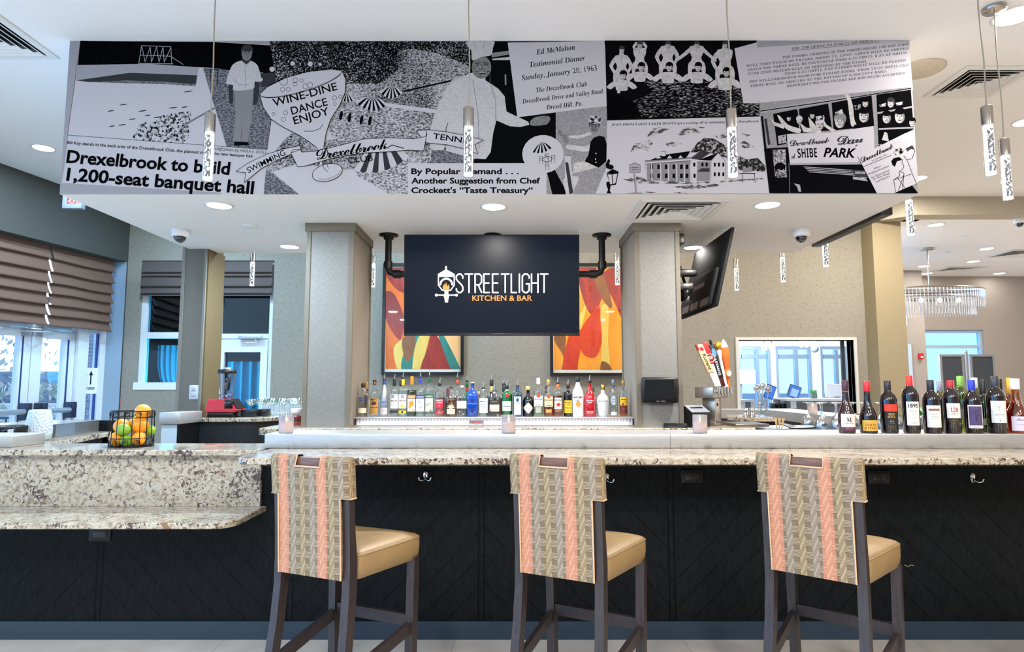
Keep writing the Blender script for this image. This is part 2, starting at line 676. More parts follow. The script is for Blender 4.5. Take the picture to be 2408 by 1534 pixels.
def shade(x0, x1, z0, z1, y, folds, m, xf=None, amp=.035, wob=0.0):
    """a roman shade: overlapping folds, each bulging towards the room at its foot"""
    prof = []
    for k in range(len(folds) - 1):
        a, c = folds[k], folds[k + 1]
        for t in (0.0, .25, .5, .75, .93, 1.0):
            prof.append((z1 + (z0 - z1) * (a + (c - a) * t), -amp * (t ** 1.4) if t < 1 else -amp * .75))
        prof.append((z1 + (z0 - z1) * c + .012, -.004))
    nx = 16
    vs = []
    for zq, yy in prof:
        for i in range(nx + 1):
            t = i / nx
            vs.append((x0 + (x1 - x0) * t, y + yy + wob * sin(t * 9 + zq * 11) * .5, zq + wob * sin(t * 7 + zq * 5)))
    fs = [(r * (nx + 1) + i, r * (nx + 1) + i + 1, (r + 1) * (nx + 1) + i + 1, (r + 1) * (nx + 1) + i) for r in range(len(prof) - 1) for i in range(nx)]
    return MB().add(vs, fs, m, True, xf)


zs1, zs0 = Z_(615, YW), Z_(697, YW)
fl = [0, .33, .43, .73, .93, 1.0]
thing(shade(w1[0] + .02, w1[1], zs0, zs1, YW + .0, fl, SHADE), 'roman_shade', SHADE, 'grey folded roman shade over the sashed back window left of the corner column', 'blind')
thing(shade(w2[0], w2[1] - .02, zs0, zs1, YW + .0, fl, SHADE), 'roman_shade', SHADE, 'grey folded roman shade above the glass door behind a hanging pendant', 'blind')

# ---- left wall, slightly turned; local x runs back along it, local y goes out of doors
LA = Vector((0.17, 1.0, 0)).normalized()
LN = Vector((-LA.y, LA.x, 0))
LO = Vector((-5.08, 6.15, 0))
LX = Matrix(((LA.x, LN.x, 0, LO.x), (LA.y, LN.y, 0, LO.y), (0, 0, 1, 0), (0, 0, 0, 1)))


def lw(px, py, off=0.0):
    """where a sight line meets the left wall (or a plane off metres beyond it): local (s, z)"""
    d = at(px, py, 1.0) - Vector((0, 0, HC))
    P = LO + LN * off - Vector((0, 0, HC))
    t = P.dot(LN) / d.dot(LN)
    q = Vector((0, 0, HC)) + d * t - LO
    return q.dot(LA), q.z


so = lw(288, 800)[0]
ztop = 2.885
struct('wall_left', holed(MB(), -1.9, 1.80, 0, ZC, 0, .1, [(-3, so, -.2, ztop)], DARKWALL, LX))
rv = MB()
rv.box((so - .001, .0, 0), (so + .1, .36, ztop), pm((150, 170, 186), .8), LX).box((-1.9, .1, ztop), (so, .36, ztop + .1), DARKWALL, LX)
struct('trim_2', rv)
OFF = .26
door = empty('door_2')
door['kind'] = 'structure'


def s_(px, py=880): return lw(px, py, OFF)[0]
def zf(px, py): return lw(px, py, OFF)[1]


zh = zf(80, 771)
fr = MB()
Lb = lambda mb, a, c, z0, z1, d0=OFF, d1=OFF + .07: mb.box((a, d0, z0), (c, d1, z1), None, LX)
Lb(fr, -2.5, so + .0, zh, zh + .06)
Lb(fr, -2.5, so, ztop - .12, ztop)
Lb(fr, s_(173), s_(198), 0, ztop, OFF - .04)
Lb(fr, s_(227), so + .01, 0, ztop, OFF - .03)
Lb(fr, s_(173), so, 0, .12)
Lb(fr, -2.5, so, zh + .3, zh + .36)
fr.build('door_frame', FRAME, door)
zg = zf(80, 793)
for nm, a, c in (('left', -2.2, s_(69) - .004), ('right', s_(69) + .004, s_(172))):
    lf = MB()
    st = .13
    Lb(lf, a, a + st, 0.01, zh - .01); Lb(lf, c - st, c, 0.01, zh - .01)
    Lb(lf, a, c, zg, zh - .01); Lb(lf, a, c, .01, .3)
    L = lf.build('door_leaf', FRAME, door)
    pb = MB()
    zb = zf(60, 968)
    pb.tube([LX @ Vector((a + .1, OFF - .09, zb)), LX @ Vector((c - .08, OFF - .09, zb))], .03, n=10)
    pb.build('push_bar', pm((170, 184, 198), .3, .6), L)
    bk = MB()
    for q in (a + .1, c - .08): bk.box((q - .03, OFF - .13, zb - .09), (q + .03, OFF, zb + .09), None, LX, .01)
    bk.build('bar_bracket', pm((28, 36, 60), .4), L)
    cl = MB()
    m0 = (a + c) / 2
    cl.box((c - .45, OFF - .07, zh - .02), (c - .12, OFF, zh + .05), None, LX, .01)
    cl.tube([LX @ Vector((c - .3, OFF - .05, zh - .03)), LX @ Vector((c - .55, OFF - .16, zh - .05)), LX @ Vector((c - .75, OFF - .03, zh - .05))], .008)
    cl.build('door_closer', pm((188, 196, 205), .4, .4), L)
gl = MB()
PANE = clear('eef6ff', .08, .0, .25)
Lb(gl, -2.2, s_(172), .2, zh, OFF + .03, OFF + .036)
Lb(gl, s_(198), s_(227), .1, zh + .35, OFF + .03, OFF + .036)
Lb(gl, -2.4, so, zh + .3, ztop, OFF + .03, OFF + .036)
gl.build('glass_pane', PANE, door)
gs = MB()
Lb(gs, s_(50) - .015, s_(50), .3, zg, OFF - .005, OFF + .02); Lb(gs, s_(158) - .02, s_(158), .3, zg, OFF - .005, OFF + .02); Lb(gs, s_(224), s_(227), .12, zh, OFF - .005, OFF + .02)
gs.build('glazing_gasket', pm((24, 60, 120), .4), door)

sp0, sp1 = lw(110, 740, .12)[0], lw(262, 700, .12)[0]
SH2 = M('dark_shade_cloth', (78, 68, 66), .9, spec=.15)
SH2.col(SH2.mix(SH2.noise(SH2.co(), 250, 3), (98, 75, 64), (132, 104, 90)))
fl2 = [0, .17, .33, .47, .6, .74, .87, 1.0]
for a, c, lb in ((-2.0, sp0 - .012, 'dark brown roman shade over the left exit door, cut by the photo edge'),
                 (sp0 + .012, sp1, 'dark brown roman shade over the right exit door with light along its edge')):
    thing(shade(a, c, 2.0, ztop - .005, .13, fl2, SH2.m, LX, .05, .004), 'roman_shade', SH2.m, lb, 'blind', None)
# white notice with two arrows on the sidelight
nb = MB()
ns, nz = s_(203), zf(207, 893)
nb.box((ns - .1, OFF - .012, nz - .17), (ns + .15, OFF - .008, nz + .14), pm((244, 246, 250), .6), LX)
INK = pm((24, 30, 66), .6)
for q in (.035, -.045):
    P_ = lambda a, c: LX @ Vector((ns + q + .02 + a, OFF - .014, nz + c))
    nb.poly([P_(-.01, -.06), P_(-.01, .05), P_(-.03, .05), P_(0, .11), P_(.03, .05), P_(.01, .05), P_(.01, -.06)], INK)
nb.text('NO EXIT CORRIDOR', lambda a, c: LX @ Vector((ns - .08 + a, OFF - .014, nz - .12 + c)), INK, 'sansb', w=.2, h=.03)
thing(nb, 'door_notice', None, 'white notice with two black up arrows on the glass beside the exit door', 'sign')

# ---- out of doors, seen through the exit doors
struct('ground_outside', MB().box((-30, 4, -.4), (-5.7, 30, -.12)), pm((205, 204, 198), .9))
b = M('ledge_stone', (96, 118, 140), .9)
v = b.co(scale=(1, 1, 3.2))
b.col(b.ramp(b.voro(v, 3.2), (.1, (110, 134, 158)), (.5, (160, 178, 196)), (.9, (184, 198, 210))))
thing(MB().box((-24, 15, -.2), (-7.6, 15.4, 1.68)), 'stone_wall', b.m, 'grey stacked stone garden wall outside the exit doors', 'wall')
for k, (yq, zq) in enumerate(((14.2, .95), (13.2, .45))):
    lbl = ('upper', 'lower')[k] + ' row of white planter blocks outside the exit doors'
    pl = MB()
    for i in range(9): pl.box((-16 + i * .95, yq, -.2), (-16 + i * .95 + .92, yq + .4, zq), None, None, .02)
    thing(pl, 'planter_row', pm((238, 238, 236), .8), lbl, 'planter')
    fo = MB()
    for i in range(420):
        px_, py_, pz_ = -16 + 8.5 * random.random(), yq + .4 * random.random(), zq + .11 + random.random() ** 1.3 * .34
        r_ = .05 + .05 * random.random()
        a_ = random.random() * 6.3
        m_ = pm((176, 204, 192), .8) if random.random() < .6 else pm((240, 232, 240), .8)
        fo.add([(px_ - r_ * cos(a_), py_ - r_ * sin(a_), pz_), (px_, py_ - .03, pz_ + r_), (px_ + r_ * cos(a_), py_ + r_ * sin(a_), pz_), (px_, py_, pz_ - r_)], [(0, 1, 2, 3)], m_)
    tag(fo.build('flowering_plants'), ('upper', 'lower')[k] + ' bank of white flowers and leaves outside the exit doors', 'flowers', None, 'stuff')
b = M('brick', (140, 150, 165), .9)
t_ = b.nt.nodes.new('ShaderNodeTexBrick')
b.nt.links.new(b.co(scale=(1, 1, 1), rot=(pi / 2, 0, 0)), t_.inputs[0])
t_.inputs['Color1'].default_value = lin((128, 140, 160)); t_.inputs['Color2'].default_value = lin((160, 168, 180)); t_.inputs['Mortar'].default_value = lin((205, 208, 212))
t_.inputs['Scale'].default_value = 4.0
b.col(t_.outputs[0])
bx = at(203, 880, 10.6).x
struct('outside_brick_pier', MB().box((bx - .22, 10.6, -.2), (bx + .16, 11.0, 3.4)), b.m)
tr = MB()
tp = at(12, 850, 12.0)
for i in range(420):
    q = Vector((random.gauss(0, .8), random.gauss(0, .6), random.gauss(0, .55))) + tp + Vector((-.5, 0, .2))
    r_ = .05 + .06 * random.random()
    a_, e_ = random.random() * 6.3, random.random() * 3
    d1 = Vector((cos(a_) * cos(e_), sin(a_) * cos(e_), sin(e_))); d2 = d1.cross(Vector((.3, .5, .8))).normalized()
    tr.add([q - d1 * r_, q - d2 * r_ * .5, q + d1 * r_, q + d2 * r_ * .5], [(0, 1, 2, 3)])
to = empty('young_tree', (tp.x - .5, 12, -.2), 0, 'pale leafy young tree outside the left exit door', 'tree')
tr.build('crown', pm((214, 226, 222), .9), to, (-to.location.x, -to.location.y, -to.location.z))
tk = MB().tube([(0, 0, 0), (.02, 0, 1.0), (.05, 0, 1.9)], [.05, .045, .03])
tk.build('trunk', pm((110, 100, 92), .9), to)
lp = at(36, 870, 11.0)
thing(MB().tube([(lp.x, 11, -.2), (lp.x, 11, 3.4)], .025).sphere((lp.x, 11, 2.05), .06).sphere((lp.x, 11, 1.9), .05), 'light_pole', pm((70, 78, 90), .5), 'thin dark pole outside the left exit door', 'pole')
rl = MB()
for i in range(8): rl.tube([(-7.9 + i * .12 - .8, 10.0, -.2), (-7.9 + i * .12 - .8, 10.0, .85)], .012, n=6)
rl.tube([(-8.8, 10, .85), (-7.8, 10, .85)], .02)
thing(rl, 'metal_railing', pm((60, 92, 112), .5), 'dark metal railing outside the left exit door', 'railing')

# ---- lobby seen through the pass-through window
LX0, LX1, LY1 = 2.55, 6.4, 11.4
lb = MB()
LW = pm((226, 230, 236), .8)
lb.box((LX0 - .1, YW + .16, 0), (LX0, LY1, 2.75), LW).box((4.75, YW + .16, 0), (4.85, 8.0, 2.75), LW)
lb.prism([(LX0, YW + .16, 2.65), (4.75, YW + .16, 2.65), (6.2, 10.85, 2.65), (6.2, LY1, 2.65), (LX0, LY1, 2.65)], (0, 0, .1), LW)
gx = [X_(1735, LY1), X_(1810, LY1), X_(1822, LY1), X_(1906, LY1), X_(1927, LY1), X_(1990, LY1)]
hs = [(gx[0], gx[1], 0, 2.05), (gx[2], gx[3], 0, 2.05), (gx[4], gx[5], 0, 2.05)]
holed(lb, LX0, 5.6, 0, 2.75, LY1, LY1 + .1, hs, LW)
struct('wall_lobby', lb)
for k, h in enumerate(hs):
    o = glazed('door_%d' % (3 + k), h, [], LY1 + .02, .05, clear('d8ecff', .1, .0, .3), False, pm((150, 172, 196), .4, .3))
    m_ = MB()
    xm = (h[0] + h[1]) / 2 + .05
    m_.box((xm - .03, LY1 + .01, 0), (xm + .03, LY1 + .08, h[3] - .06)).box((h[0] + .06, LY1 + .014, 1.83), (h[1] - .06, LY1 + .078, 1.9))
    m_.build('door_stile', pm((140, 162, 186), .4, .3), o)
struct('outside_forecourt', MB().box((-3, LY1 + .3, -.15), (9, 22, -.05)).box((1, 16, -.1), (9, 16.3, 1.15)), pm((208, 214, 216), .9))
fo = MB()
for i in range(500):
    q = Vector((2.4 + 2.2 * random.random(), 15.6 + .3 * random.random(), .6 + 1.1 * random.random()))
    r_ = .06 + .07 * random.random(); a_ = random.random() * 6.3
    fo.add([q + Vector((-r_, 0, 0)), q + Vector((0, -.03, -r_)), q + Vector((r_ * cos(a_), 0, r_ * sin(a_))), q + Vector((0, 0, r_))], [(0, 1, 2, 3)])
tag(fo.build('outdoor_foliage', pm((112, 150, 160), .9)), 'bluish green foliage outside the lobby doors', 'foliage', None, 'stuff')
WF = pm((205, 203, 198), .5)
wd_ = empty('window_2'); wd_['kind'] = 'structure'
f = MB()
f.mid(WF)
x0, x1, z0, z1 = w3
f.box((x0 - .035, YW - .02, z0), (x0, YW + .16, z1 + .035)).box((x1, YW - .02, z0), (x1 + .035, YW + .16, z1 + .035)).box((x0, YW - .019, z1), (x1, YW + .16, z1 + .034))
f.box((X_(1982, YW), YW + .06, z0), (X_(1990, YW), YW + .09, z1), pm((40, 48, 54), .3))
f.build('window_frame', WF, wd_)
MB().box((x0, YW + .07, z0), (x1, YW + .076, z1)).build('glass_pane', clear('f2f8ff', .1, 0, .3), wd_)

# ---- the open lobby to the right
rx1 = X_(2167, 10.9, 640)
hx0, hx1 = X_(2172, 11.5), X_(2312, 11.5)
hz1 = Z_(776, 11.5)
struct('wall_lobby_back', holed(MB(), rx1 - .05, 11, 0, ZL, 11.5, 11.62, [(hx0, hx1, .5, hz1)]), LOBBYWALL)
rx0, rx1 = X_(2095, 10.9), X_(2167, 10.9, 640)
struct('wall_lobby_return', MB().box((rx0 - .25, 10.9, 0), (rx1, 11.5, ZL)), LOBBYWALL)
glazed('window_3', (hx0, hx1, .5, hz1), [Z_(815, 11.5)], 11.54, .05, clear('bfe0ff', .1, 0, .3), True, pm((168, 192, 218), .5))
struct('trim_3', MB().box((X_(2132, 10.88), 10.87, 0), (X_(2140, 10.88), 10.9, Z_(810, 10.88))).box((X_(2128, 10.88), 10.87, Z_(765, 10.88)), (X_(2134, 10.88), 10.9, Z_(745, 10.88)), pm((180, 200, 225), .5)), pm((220, 220, 222), .5))

# ---- soffit over the bar, its columns
struct('ceiling_soffit', MB().box((XL, DS, ZS), (XR, DSB, ZC + .01)), CEIL)


def column(x0, x1, y0, y1, z0, z1):
    o = empty('column_bar', ((x0 + x1) / 2, (y0 + y1) / 2, z0))
    o['kind'] = 'structure'
    cx, cy_ = (x0 + x1) / 2, (y0 + y1) / 2
    L = lambda a: (a[0] - cx, a[1] - cy_, a[2] - z0)
    c = MB()
    c.box(L((x0 + .004, y0 + .004, z0)), L((x1 - .004, y1, z1)), pm((136, 127, 116), .7, spec=.2))
    c.build('column_core', None, o)
    MB().box(L((x0 + .03, y0, z0)), L((x1 - .03, y0 + .01, z1 - .055))).build('linen_panel', LINEN, o)
    t = MB()
    for a, e_ in ((x0, x0 + .031), (x1 - .031, x1)): t.box(L((a, y0 - .006, z0)), L((e_, y0 + .02, z1)))
    t.box(L((x0 - .012, y0 - .014, z1 - .06)), L((x1 + .012, y1, z1)))
    t.box(L((x0 - .003, y1 - .03, z0)), L((x1 + .003, y1 + .002, z1)))
    t.build('column_trim', COLTRIM, o)
    return o


column(-1.511, -1.162, 4.62, 5.2, 1.052, ZS)
column(.898, 1.232, 4.62, 5.2, 1.052, ZS)
cc = MB().box((-2.873, 5.51, 0), (-2.675, 5.83, ZC), pm((112, 110, 104), .8, spec=.2))
cc.box((-2.6755, 5.52, 0), (-2.66, 5.83, ZS), pm((112, 94, 66), .8, spec=.2))
cc.box((-2.885, 5.5, 0), (-2.86, 5.54, ZC), pm((126, 124, 116), .7)).box((-2.69, 5.5, 0), (-2.672, 5.52, ZS), pm((126, 124, 116), .7))
struct('column_corner', cc)

# ================================================================== THE BAR
ZB = 1.005
b = M('black_chevron_panelling', (18, 19, 20), .5, spec=.1)
v = b.co()
x, y, z = b.xyz(v)
xs_ = (x + 2.214)
tri = xs_.ping(1.03)
gq = ((tri + z) / .147).fract()
line = gq.lt(.03).mx((xs_ / 1.03).fract().lt(.006)).mx(((xs_ + .03) / 1.03).fract().lt(.006))
b.col(b.mix(line, b.ramp(b.noise(b.co(scale=(1, 1, .25)), 60, 4), (.3, (15, 17, 19)), (.7, (25, 28, 30))), (2, 2, 2)))
b.bump(1.0 - line, 1.0, .006)
thing(MB().box((-6.5, 3.553, .0935), (6.5, 3.61, ZB - .0345)), 'bar_panelling', b.m, 'black chevron-panelled bar front below the granite counter', 'bar panelling')
struct('baseboard_bar', MB().box((-6.5, 3.54, 0), (6.5, 3.61, .093)), pm((40, 58, 74), .3, var=.04))
struct('partition_bar_knee_wall', MB().box((-6.5, 3.611, 0), (6.5, 3.85, ZB - .0345)), BLACKMATTE)


def slab(pts, z1, th, m):
    """a stone top with an eased edge"""
    ins = []
    n = len(pts)
    c = Vector((sum(p[0] for p in pts) / n, sum(p[1] for p in pts) / n))
    def inset(d):
        out = []
        for i in range(n):
            p0, p1, p2 = Vector(pts[i - 1][:2]), Vector(pts[i][:2]), Vector(pts[(i + 1) % n][:2])
            n1 = Vector((-(p1 - p0).y, (p1 - p0).x)).normalized(); n2 = Vector((-(p2 - p1).y, (p2 - p1).x)).normalized()
            k = (n1 + n2) / max(.3, 1 + n1.dot(n2))
            out.append((p1 + k * d))
        return out
    return MB().rings([[(p.x, p.y, zq) for p in inset(d)] for d, zq in ((.004, z1 - th), (0, z1 - th + .004), (0, z1 - .005), (.005, z1))], m, smooth=False)


def rnd(pts, i, r, k=6):
    """round corner i of a polygon"""
    p0, p1, p2 = (Vector(pts[j % len(pts)]) for j in (i - 1, i, i + 1))
    a, c = (p0 - p1).normalized() * r + p1, (p2 - p1).normalized() * r + p1
    arc = [tuple((1 - t) ** 2 * a + 2 * t * (1 - t) * p1 + t * t * c) for t in [q / k for q in range(k + 1)]]
    return pts[:i] + arc + pts[i + 1:]


p = [(-1.33, 3.083), (6.5, 3.083), (6.5, 3.6), (-1.33, 3.6)]
thing(slab(rnd(p, 0, .09), ZB, .032, GRANITE), 'bar_counter', GRANITE, 'long granite bar counter behind the row of stools', 'counter')
thing(MB().box((-1.2, 3.12, ZB - .042), (6.4, 3.552, ZB - .0335)), 'counter_support_plate', BLACK, 'thin black steel plate under the granite bar counter', 'plate')
p = [(-6.5, 3.476), (-1.364, 3.476), (-1.364, 3.87), (-6.5, 3.87)]
thing(slab(p, ZB, .032, GRANITE), 'raised_counter', GRANITE, 'granite ledge under the fruit basket, above the lowered table counter', 'counter')
G2 = mk_granite('bold_granite')
thing(MB().box((-6.5, 3.53, .699), (-1.366, 3.552, ZB - .034)), 'granite_riser', G2, 'upright speckled granite splash above the lowered table counter', 'splashback')
p = [(-6.5, 3.11), (-1.337, 3.11), (-1.337, 3.55), (-6.5, 3.55)]
thing(slab(rnd(p, 1, .12), .698, .03, GRANITE), 'lowered_counter', GRANITE, 'lowered granite table counter with a rounded corner, left of the stools', 'counter')
b = M('brushed_ledge_metal', (205, 204, 200), .38, .55)
v = b.co()
x, y, z = b.xyz(v)
sc_ = b.noise(b.co(scale=(1, .2, .5)), 16, 4).ramp(.56, .72) * z.ramp(1.005, 1.045, 1, 0)
seam = (x - .872).abs().lt(.0015)
c_ = b.mix(sc_ * .8, b.ramp(b.noise(b.co(scale=(.3, 8, 8)), 40, 3), (.3, (182, 181, 178)), (.7, (200, 199, 197))), (122, 116, 108))
b.col(b.mix(seam, c_, (120, 118, 114)))
LEDGE = b.m
thing(MB().box((-1.364, 3.557, ZB), (6.5, 3.9, 1.084), None, None, .004), 'metal_ledge', LEDGE, 'long brushed metal ledge along the back of the bar counter, under the wine bottles', 'ledge')
q = at(28, 1020, 3.6)
thing(MB().box((-6, 3.6, ZB), (q.x, 3.86, 1.07), None, None, .004), 'metal_ledge', LEDGE, 'short metal ledge block beside the black napkin caddy, cut by the photo edge', 'ledge')
# left return of the bar
p = [(-3.9, 3.872), (-2.79, 3.872), (-3.02, 4.88), (-3.9, 4.88)]
thing(slab(p, ZB, .035, GRANITE), 'return_counter', GRANITE, 'granite top of the left bar return, under the frosted vase', 'counter')
thing(MB().prism([(-3.8, 3.9, 0), (-2.85, 3.9, 0), (-3.07, 4.84, 0), (-3.8, 4.84, 0)], (0, 0, ZB - .036)), 'return_cabinet', BLACKMATTE, 'black cabinet under the left bar return', 'cabinet')
lg = MB()
lg.prism([(-3.03, 4.28, ZB), (-3.05, 4.5, ZB), (-3.5, 4.5, ZB), (-3.5, 4.2, ZB)], (0, 0, .088)).prism([(-3.05, 4.501, ZB), (-3.09, 4.82, ZB), (-3.5, 4.82, ZB), (-3.5, 4.501, ZB)], (0, 0, .088))
STAIN = pm((176, 174, 170), .22, .85)
thing(lg, 'metal_ledge', STAIN, 'steel ledge behind the frosted vase on the left bar return', 'ledge')
thing(MB().box((-3.5, 4.885, ZB - .2), (-3.0, 4.95, 1.085)), 'ledge_end_cap', BLACK, 'black end cap of the steel ledge behind the fruit basket', 'end cap')
# back wing on the left with the blender counter
wg = MB().box((-2.72, 5.0, 0), (-2.6, 5.33, 1.05), pm((186, 204, 216), .6))
wg.box((-2.599, 5.005, 0), (-2.585, 5.33, 1.05), BLACK)
thing(wg, 'knee_wall', None, 'pale end of the low wall behind the fruit basket, with a black inner face', 'low wall')
thing(MB().box((-2.73, 4.98, 1.0505), (-2.57, 5.34, 1.14), None, None, .004), 'metal_ledge', LEDGE, 'short metal ledge capping the low wall under the wall socket', 'ledge')
p = [(-2.62, 5.35), (-2.12, 5.35), (-1.86, 5.72), (-1.62, 5.72), (-1.62, 6.7), (-2.62, 6.7)]
thing(slab(p, 1.0825, .035, GRANITE), 'corner_counter', GRANITE, 'granite corner counter carrying the red blender and coupe glasses', 'counter')
cb = empty('corner_cabinet', (-2.35, 5.7, 0), 0, 'black corner cabinet under the red blender', 'cabinet')
WOODB = M('black_wood', (20, 21, 23), .5)
WOODB.col(WOODB.ramp(WOODB.noise(WOODB.co(scale=(14, 14, .4)), 12, 4), (.3, (14, 15, 17)), (.7, (33, 35, 38))))
WOODB = WOODB.m
MB().prism([(-.26, -.32, 0), (.21, -.32, 0), (.46, .04, 0), (.7, .04, 0), (.7, 1, 0), (-.26, 1, 0)], (0, 0, 1.046)).build('body', WOODB, cb)
hd = MB()
a_ = Vector((.24, -.305, .98)); d_ = Vector((.25, .36, 0)).normalized()
hd.tube([a_ + d_ * .03 + Vector((.02, -.02, 0)), a_ + d_ * .14 + Vector((.02, -.02, 0))], .008)
hd.build('door_handle', CHROME, cb)
thing(MB().box((-2.6, 6.7, .9), (-1.3, 6.8, 1.2), None, None, .004), 'metal_ledge', LEDGE, 'metal ledge behind the coupe glasses at the back left', 'ledge')
# back bar
ZK = 1.052
p = [(-1.78, 4.5), (1.78, 4.5), (1.78, 5.3), (-1.78, 5.3)]
thing(slab(rnd(rnd(p, 1, .05), 0, .05), ZK, .034, GRANITE), 'back_bar_counter', GRANITE, 'granite back bar counter under the lit bottle shelf and square columns', 'counter')
bc = empty('back_bar_cabinet', (0, 4.9, 0), 0, 'black cabinet under the granite back bar counter', 'cabinet')
MB().box((-1.74, -.36, 0), (1.74, .38, ZK - .036)).build('body', WOODB, bc)
for k in range(4):
    d = MB().box((-1.72 + k * .86, -.385, .08), (-.88 + k * .86, -.362, ZK - .06), None, None, .004).build('door', WOODB, bc)
    MB().tube([(-1.0 + k * .86, -.41, .8), (-1.0 + k * .86, -.41, .92)], .008).tube([(-1.0 + k * .86, -.41, .91), (-1.0 + k * .86, -.38, .91)], .006).tube([(-1.0 + k * .86, -.41, .81), (-1.0 + k * .86, -.38, .81)], .006).build('door_handle', CHROME, d)
MB().tube([(-1.75, -.32, 1.005), (-1.79, -.32, 1.005), (-1.79, -.2, 1.005)], .007).build('door_handle', CHROME, bc)
# lit bottle shelf
sh = empty('bottle_shelf', (-.132, 4.9, ZK), 0, 'lit shelf carrying the liquor bottles between the square columns', 'shelf')
x0_, x1_ = -1.155 + .132, .892 + .132
MB().box((x0_, -.19, .056), (x1_, .3, .067), None, None, .002).build('shelf_board', pm((200, 200, 200), .25, .5), sh)
rb = M('ribbed_diffuser', (232, 232, 234), .5)
x, y, z = rb.xyz(rb.co())
rb.bump((x * 260).sin(), .6, .003)
rb.col(rb.mix((x * 260).sin().ramp(-1, 1), (198, 198, 204), (242, 242, 246)))
MB().box((x0_, -.135, 0.0005), (x1_, .28, .0555)).build('riser', rb.m, sh)
MB().box((x0_, -.2, .0005), (x1_, -.188, .011)).build('front_rail', STEEL, sh)
MB().box((x0_ + .03, -.158, .002), (x1_ - .03, -.15, .009)).build('light_strip', emis('f4f4ff', 9.0), sh)
stk = MB().box((X_(1104, 4.69), 4.688, 1.054), (X_(1138, 4.69), 4.691, Z_(989, 4.69) - .0), pm((112, 112, 116), .5))
sx0, sx1 = X_(1104, 4.69), X_(1138, 4.69)
stk.text('MADE IN', flat(((sx0 + sx1) / 2, 4.687, 1.078), (1, 0, 0), (0, 0, 1)), pm((190, 60, 50), .5), 'sansb', w=.06, h=.011, ax='c')
stk.text('PENNSYLVANIA', flat(((sx0 + sx1) / 2, 4.687, 1.059), (1, 0, 0), (0, 0, 1)), pm((235, 235, 235), .5), 'sansb', w=.1, h=.015, ax='c')
thing(stk, 'sticker', None, 'small grey sticker with red and white lettering on the lit shelf front', 'sticker')
# inner counters and right return
p = [(1.83, 3.91), (3.3, 3.91), (3.3, 4.5), (2.55, 4.5), (2.55, 5.2), (1.83, 5.2)]
thing(slab(p, 1.03, .03, STEEL), 'glass_station', STEEL, 'steel counter under the upturned wine glasses', 'counter')
p = [(2.05, 5.6), (2.6, 5.6), (2.6, 6.5), (1.6, 6.5), (1.6, 5.9)]
pj = [(X_(1745, 5.6), 5.6), (X_(1818, 5.6), 5.6), (X_(1818, 5.6) + .1, 6.2), (X_(1700, 6.2), 6.2), (X_(1700, 5.9), 5.85)]
thing(slab(pj, 1.07, .035, GRANITE), 'side_counter', GRANITE, 'small granite counter under the steel jiggers', 'counter')
thing(MB().prism([(a + .02, c + .03, 0) for a, c in pj], (0, 0, 1.034)), 'side_cabinet', BLACKMATTE, 'black cabinet under the steel jiggers', 'cabinet')
rw = MB()
rw.prism([(2.66, 4.62, 0), (2.97, 4.62, 0), (3.05, 7.1, 0), (2.0, 7.1, 0), (2.0, 6.8, 0), (2.72, 6.8, 0)], (0, 0, 1.004))
struct('partition_right_knee_wall', rw, pm((74, 66, 60), .7))
thing(MB().prism([(2.64, 4.6, 1.005), (2.99, 4.6, 1.005), (3.07, 7.12, 1.005), (1.75, 7.12, 1.005), (1.75, 6.78, 1.005), (2.7, 6.78, 1.005)], (0, 0, .09)), 'metal_ledge', LEDGE, 'metal ledge of the right bar return, under the farthest candle', 'ledge')
tr_ = MB()
tr_.box((X_(1713, 4.75), 4.66, ZK), (X_(1790, 4.75), 5.0, ZK + .02), None, None, .004)
thing(tr_, 'drip_tray', pm((120, 116, 112), .3, .8), 'dark steel drip tray right of the beer tower', 'tray')
# ================================================================== CEILING FITTINGS
RING = pm((222, 222, 222), .35, .3)
LENS = emis('fffdf8', 6.0)


def downlight(px, py, zc, r, label, power=7.0, colr=(1, .95, .89), grp='recessed ceiling lights'):
    P = atz(px, py, zc)
    o = empty('ceiling_light', P, 0, label, 'ceiling light', grp)
    MB().lathe([(r, -.001), (r, -.006), (r * .97, -.008), (r * .86, -.004), (r * .84, -.001)], RING, 28, cap=False).build('trim_ring', RING, o)
    MB().lathe([(.0001, -.0045), (r * .85, -.0045), (r * .85, -.0015)], LENS, 24, cap=False).build('diffuser', LENS, o)
    l = bpy.data.lights.new('lamp_light', 'AREA')
    l.shape, l.size, l.energy, l.color = 'DISK', r * 1.6, power, colr
    lo = bpy.data.objects.new('lamp_light', l)
    COL.objects.link(lo)
    lo.parent = o
    lo.location = (0, 0, -.012)
    return o


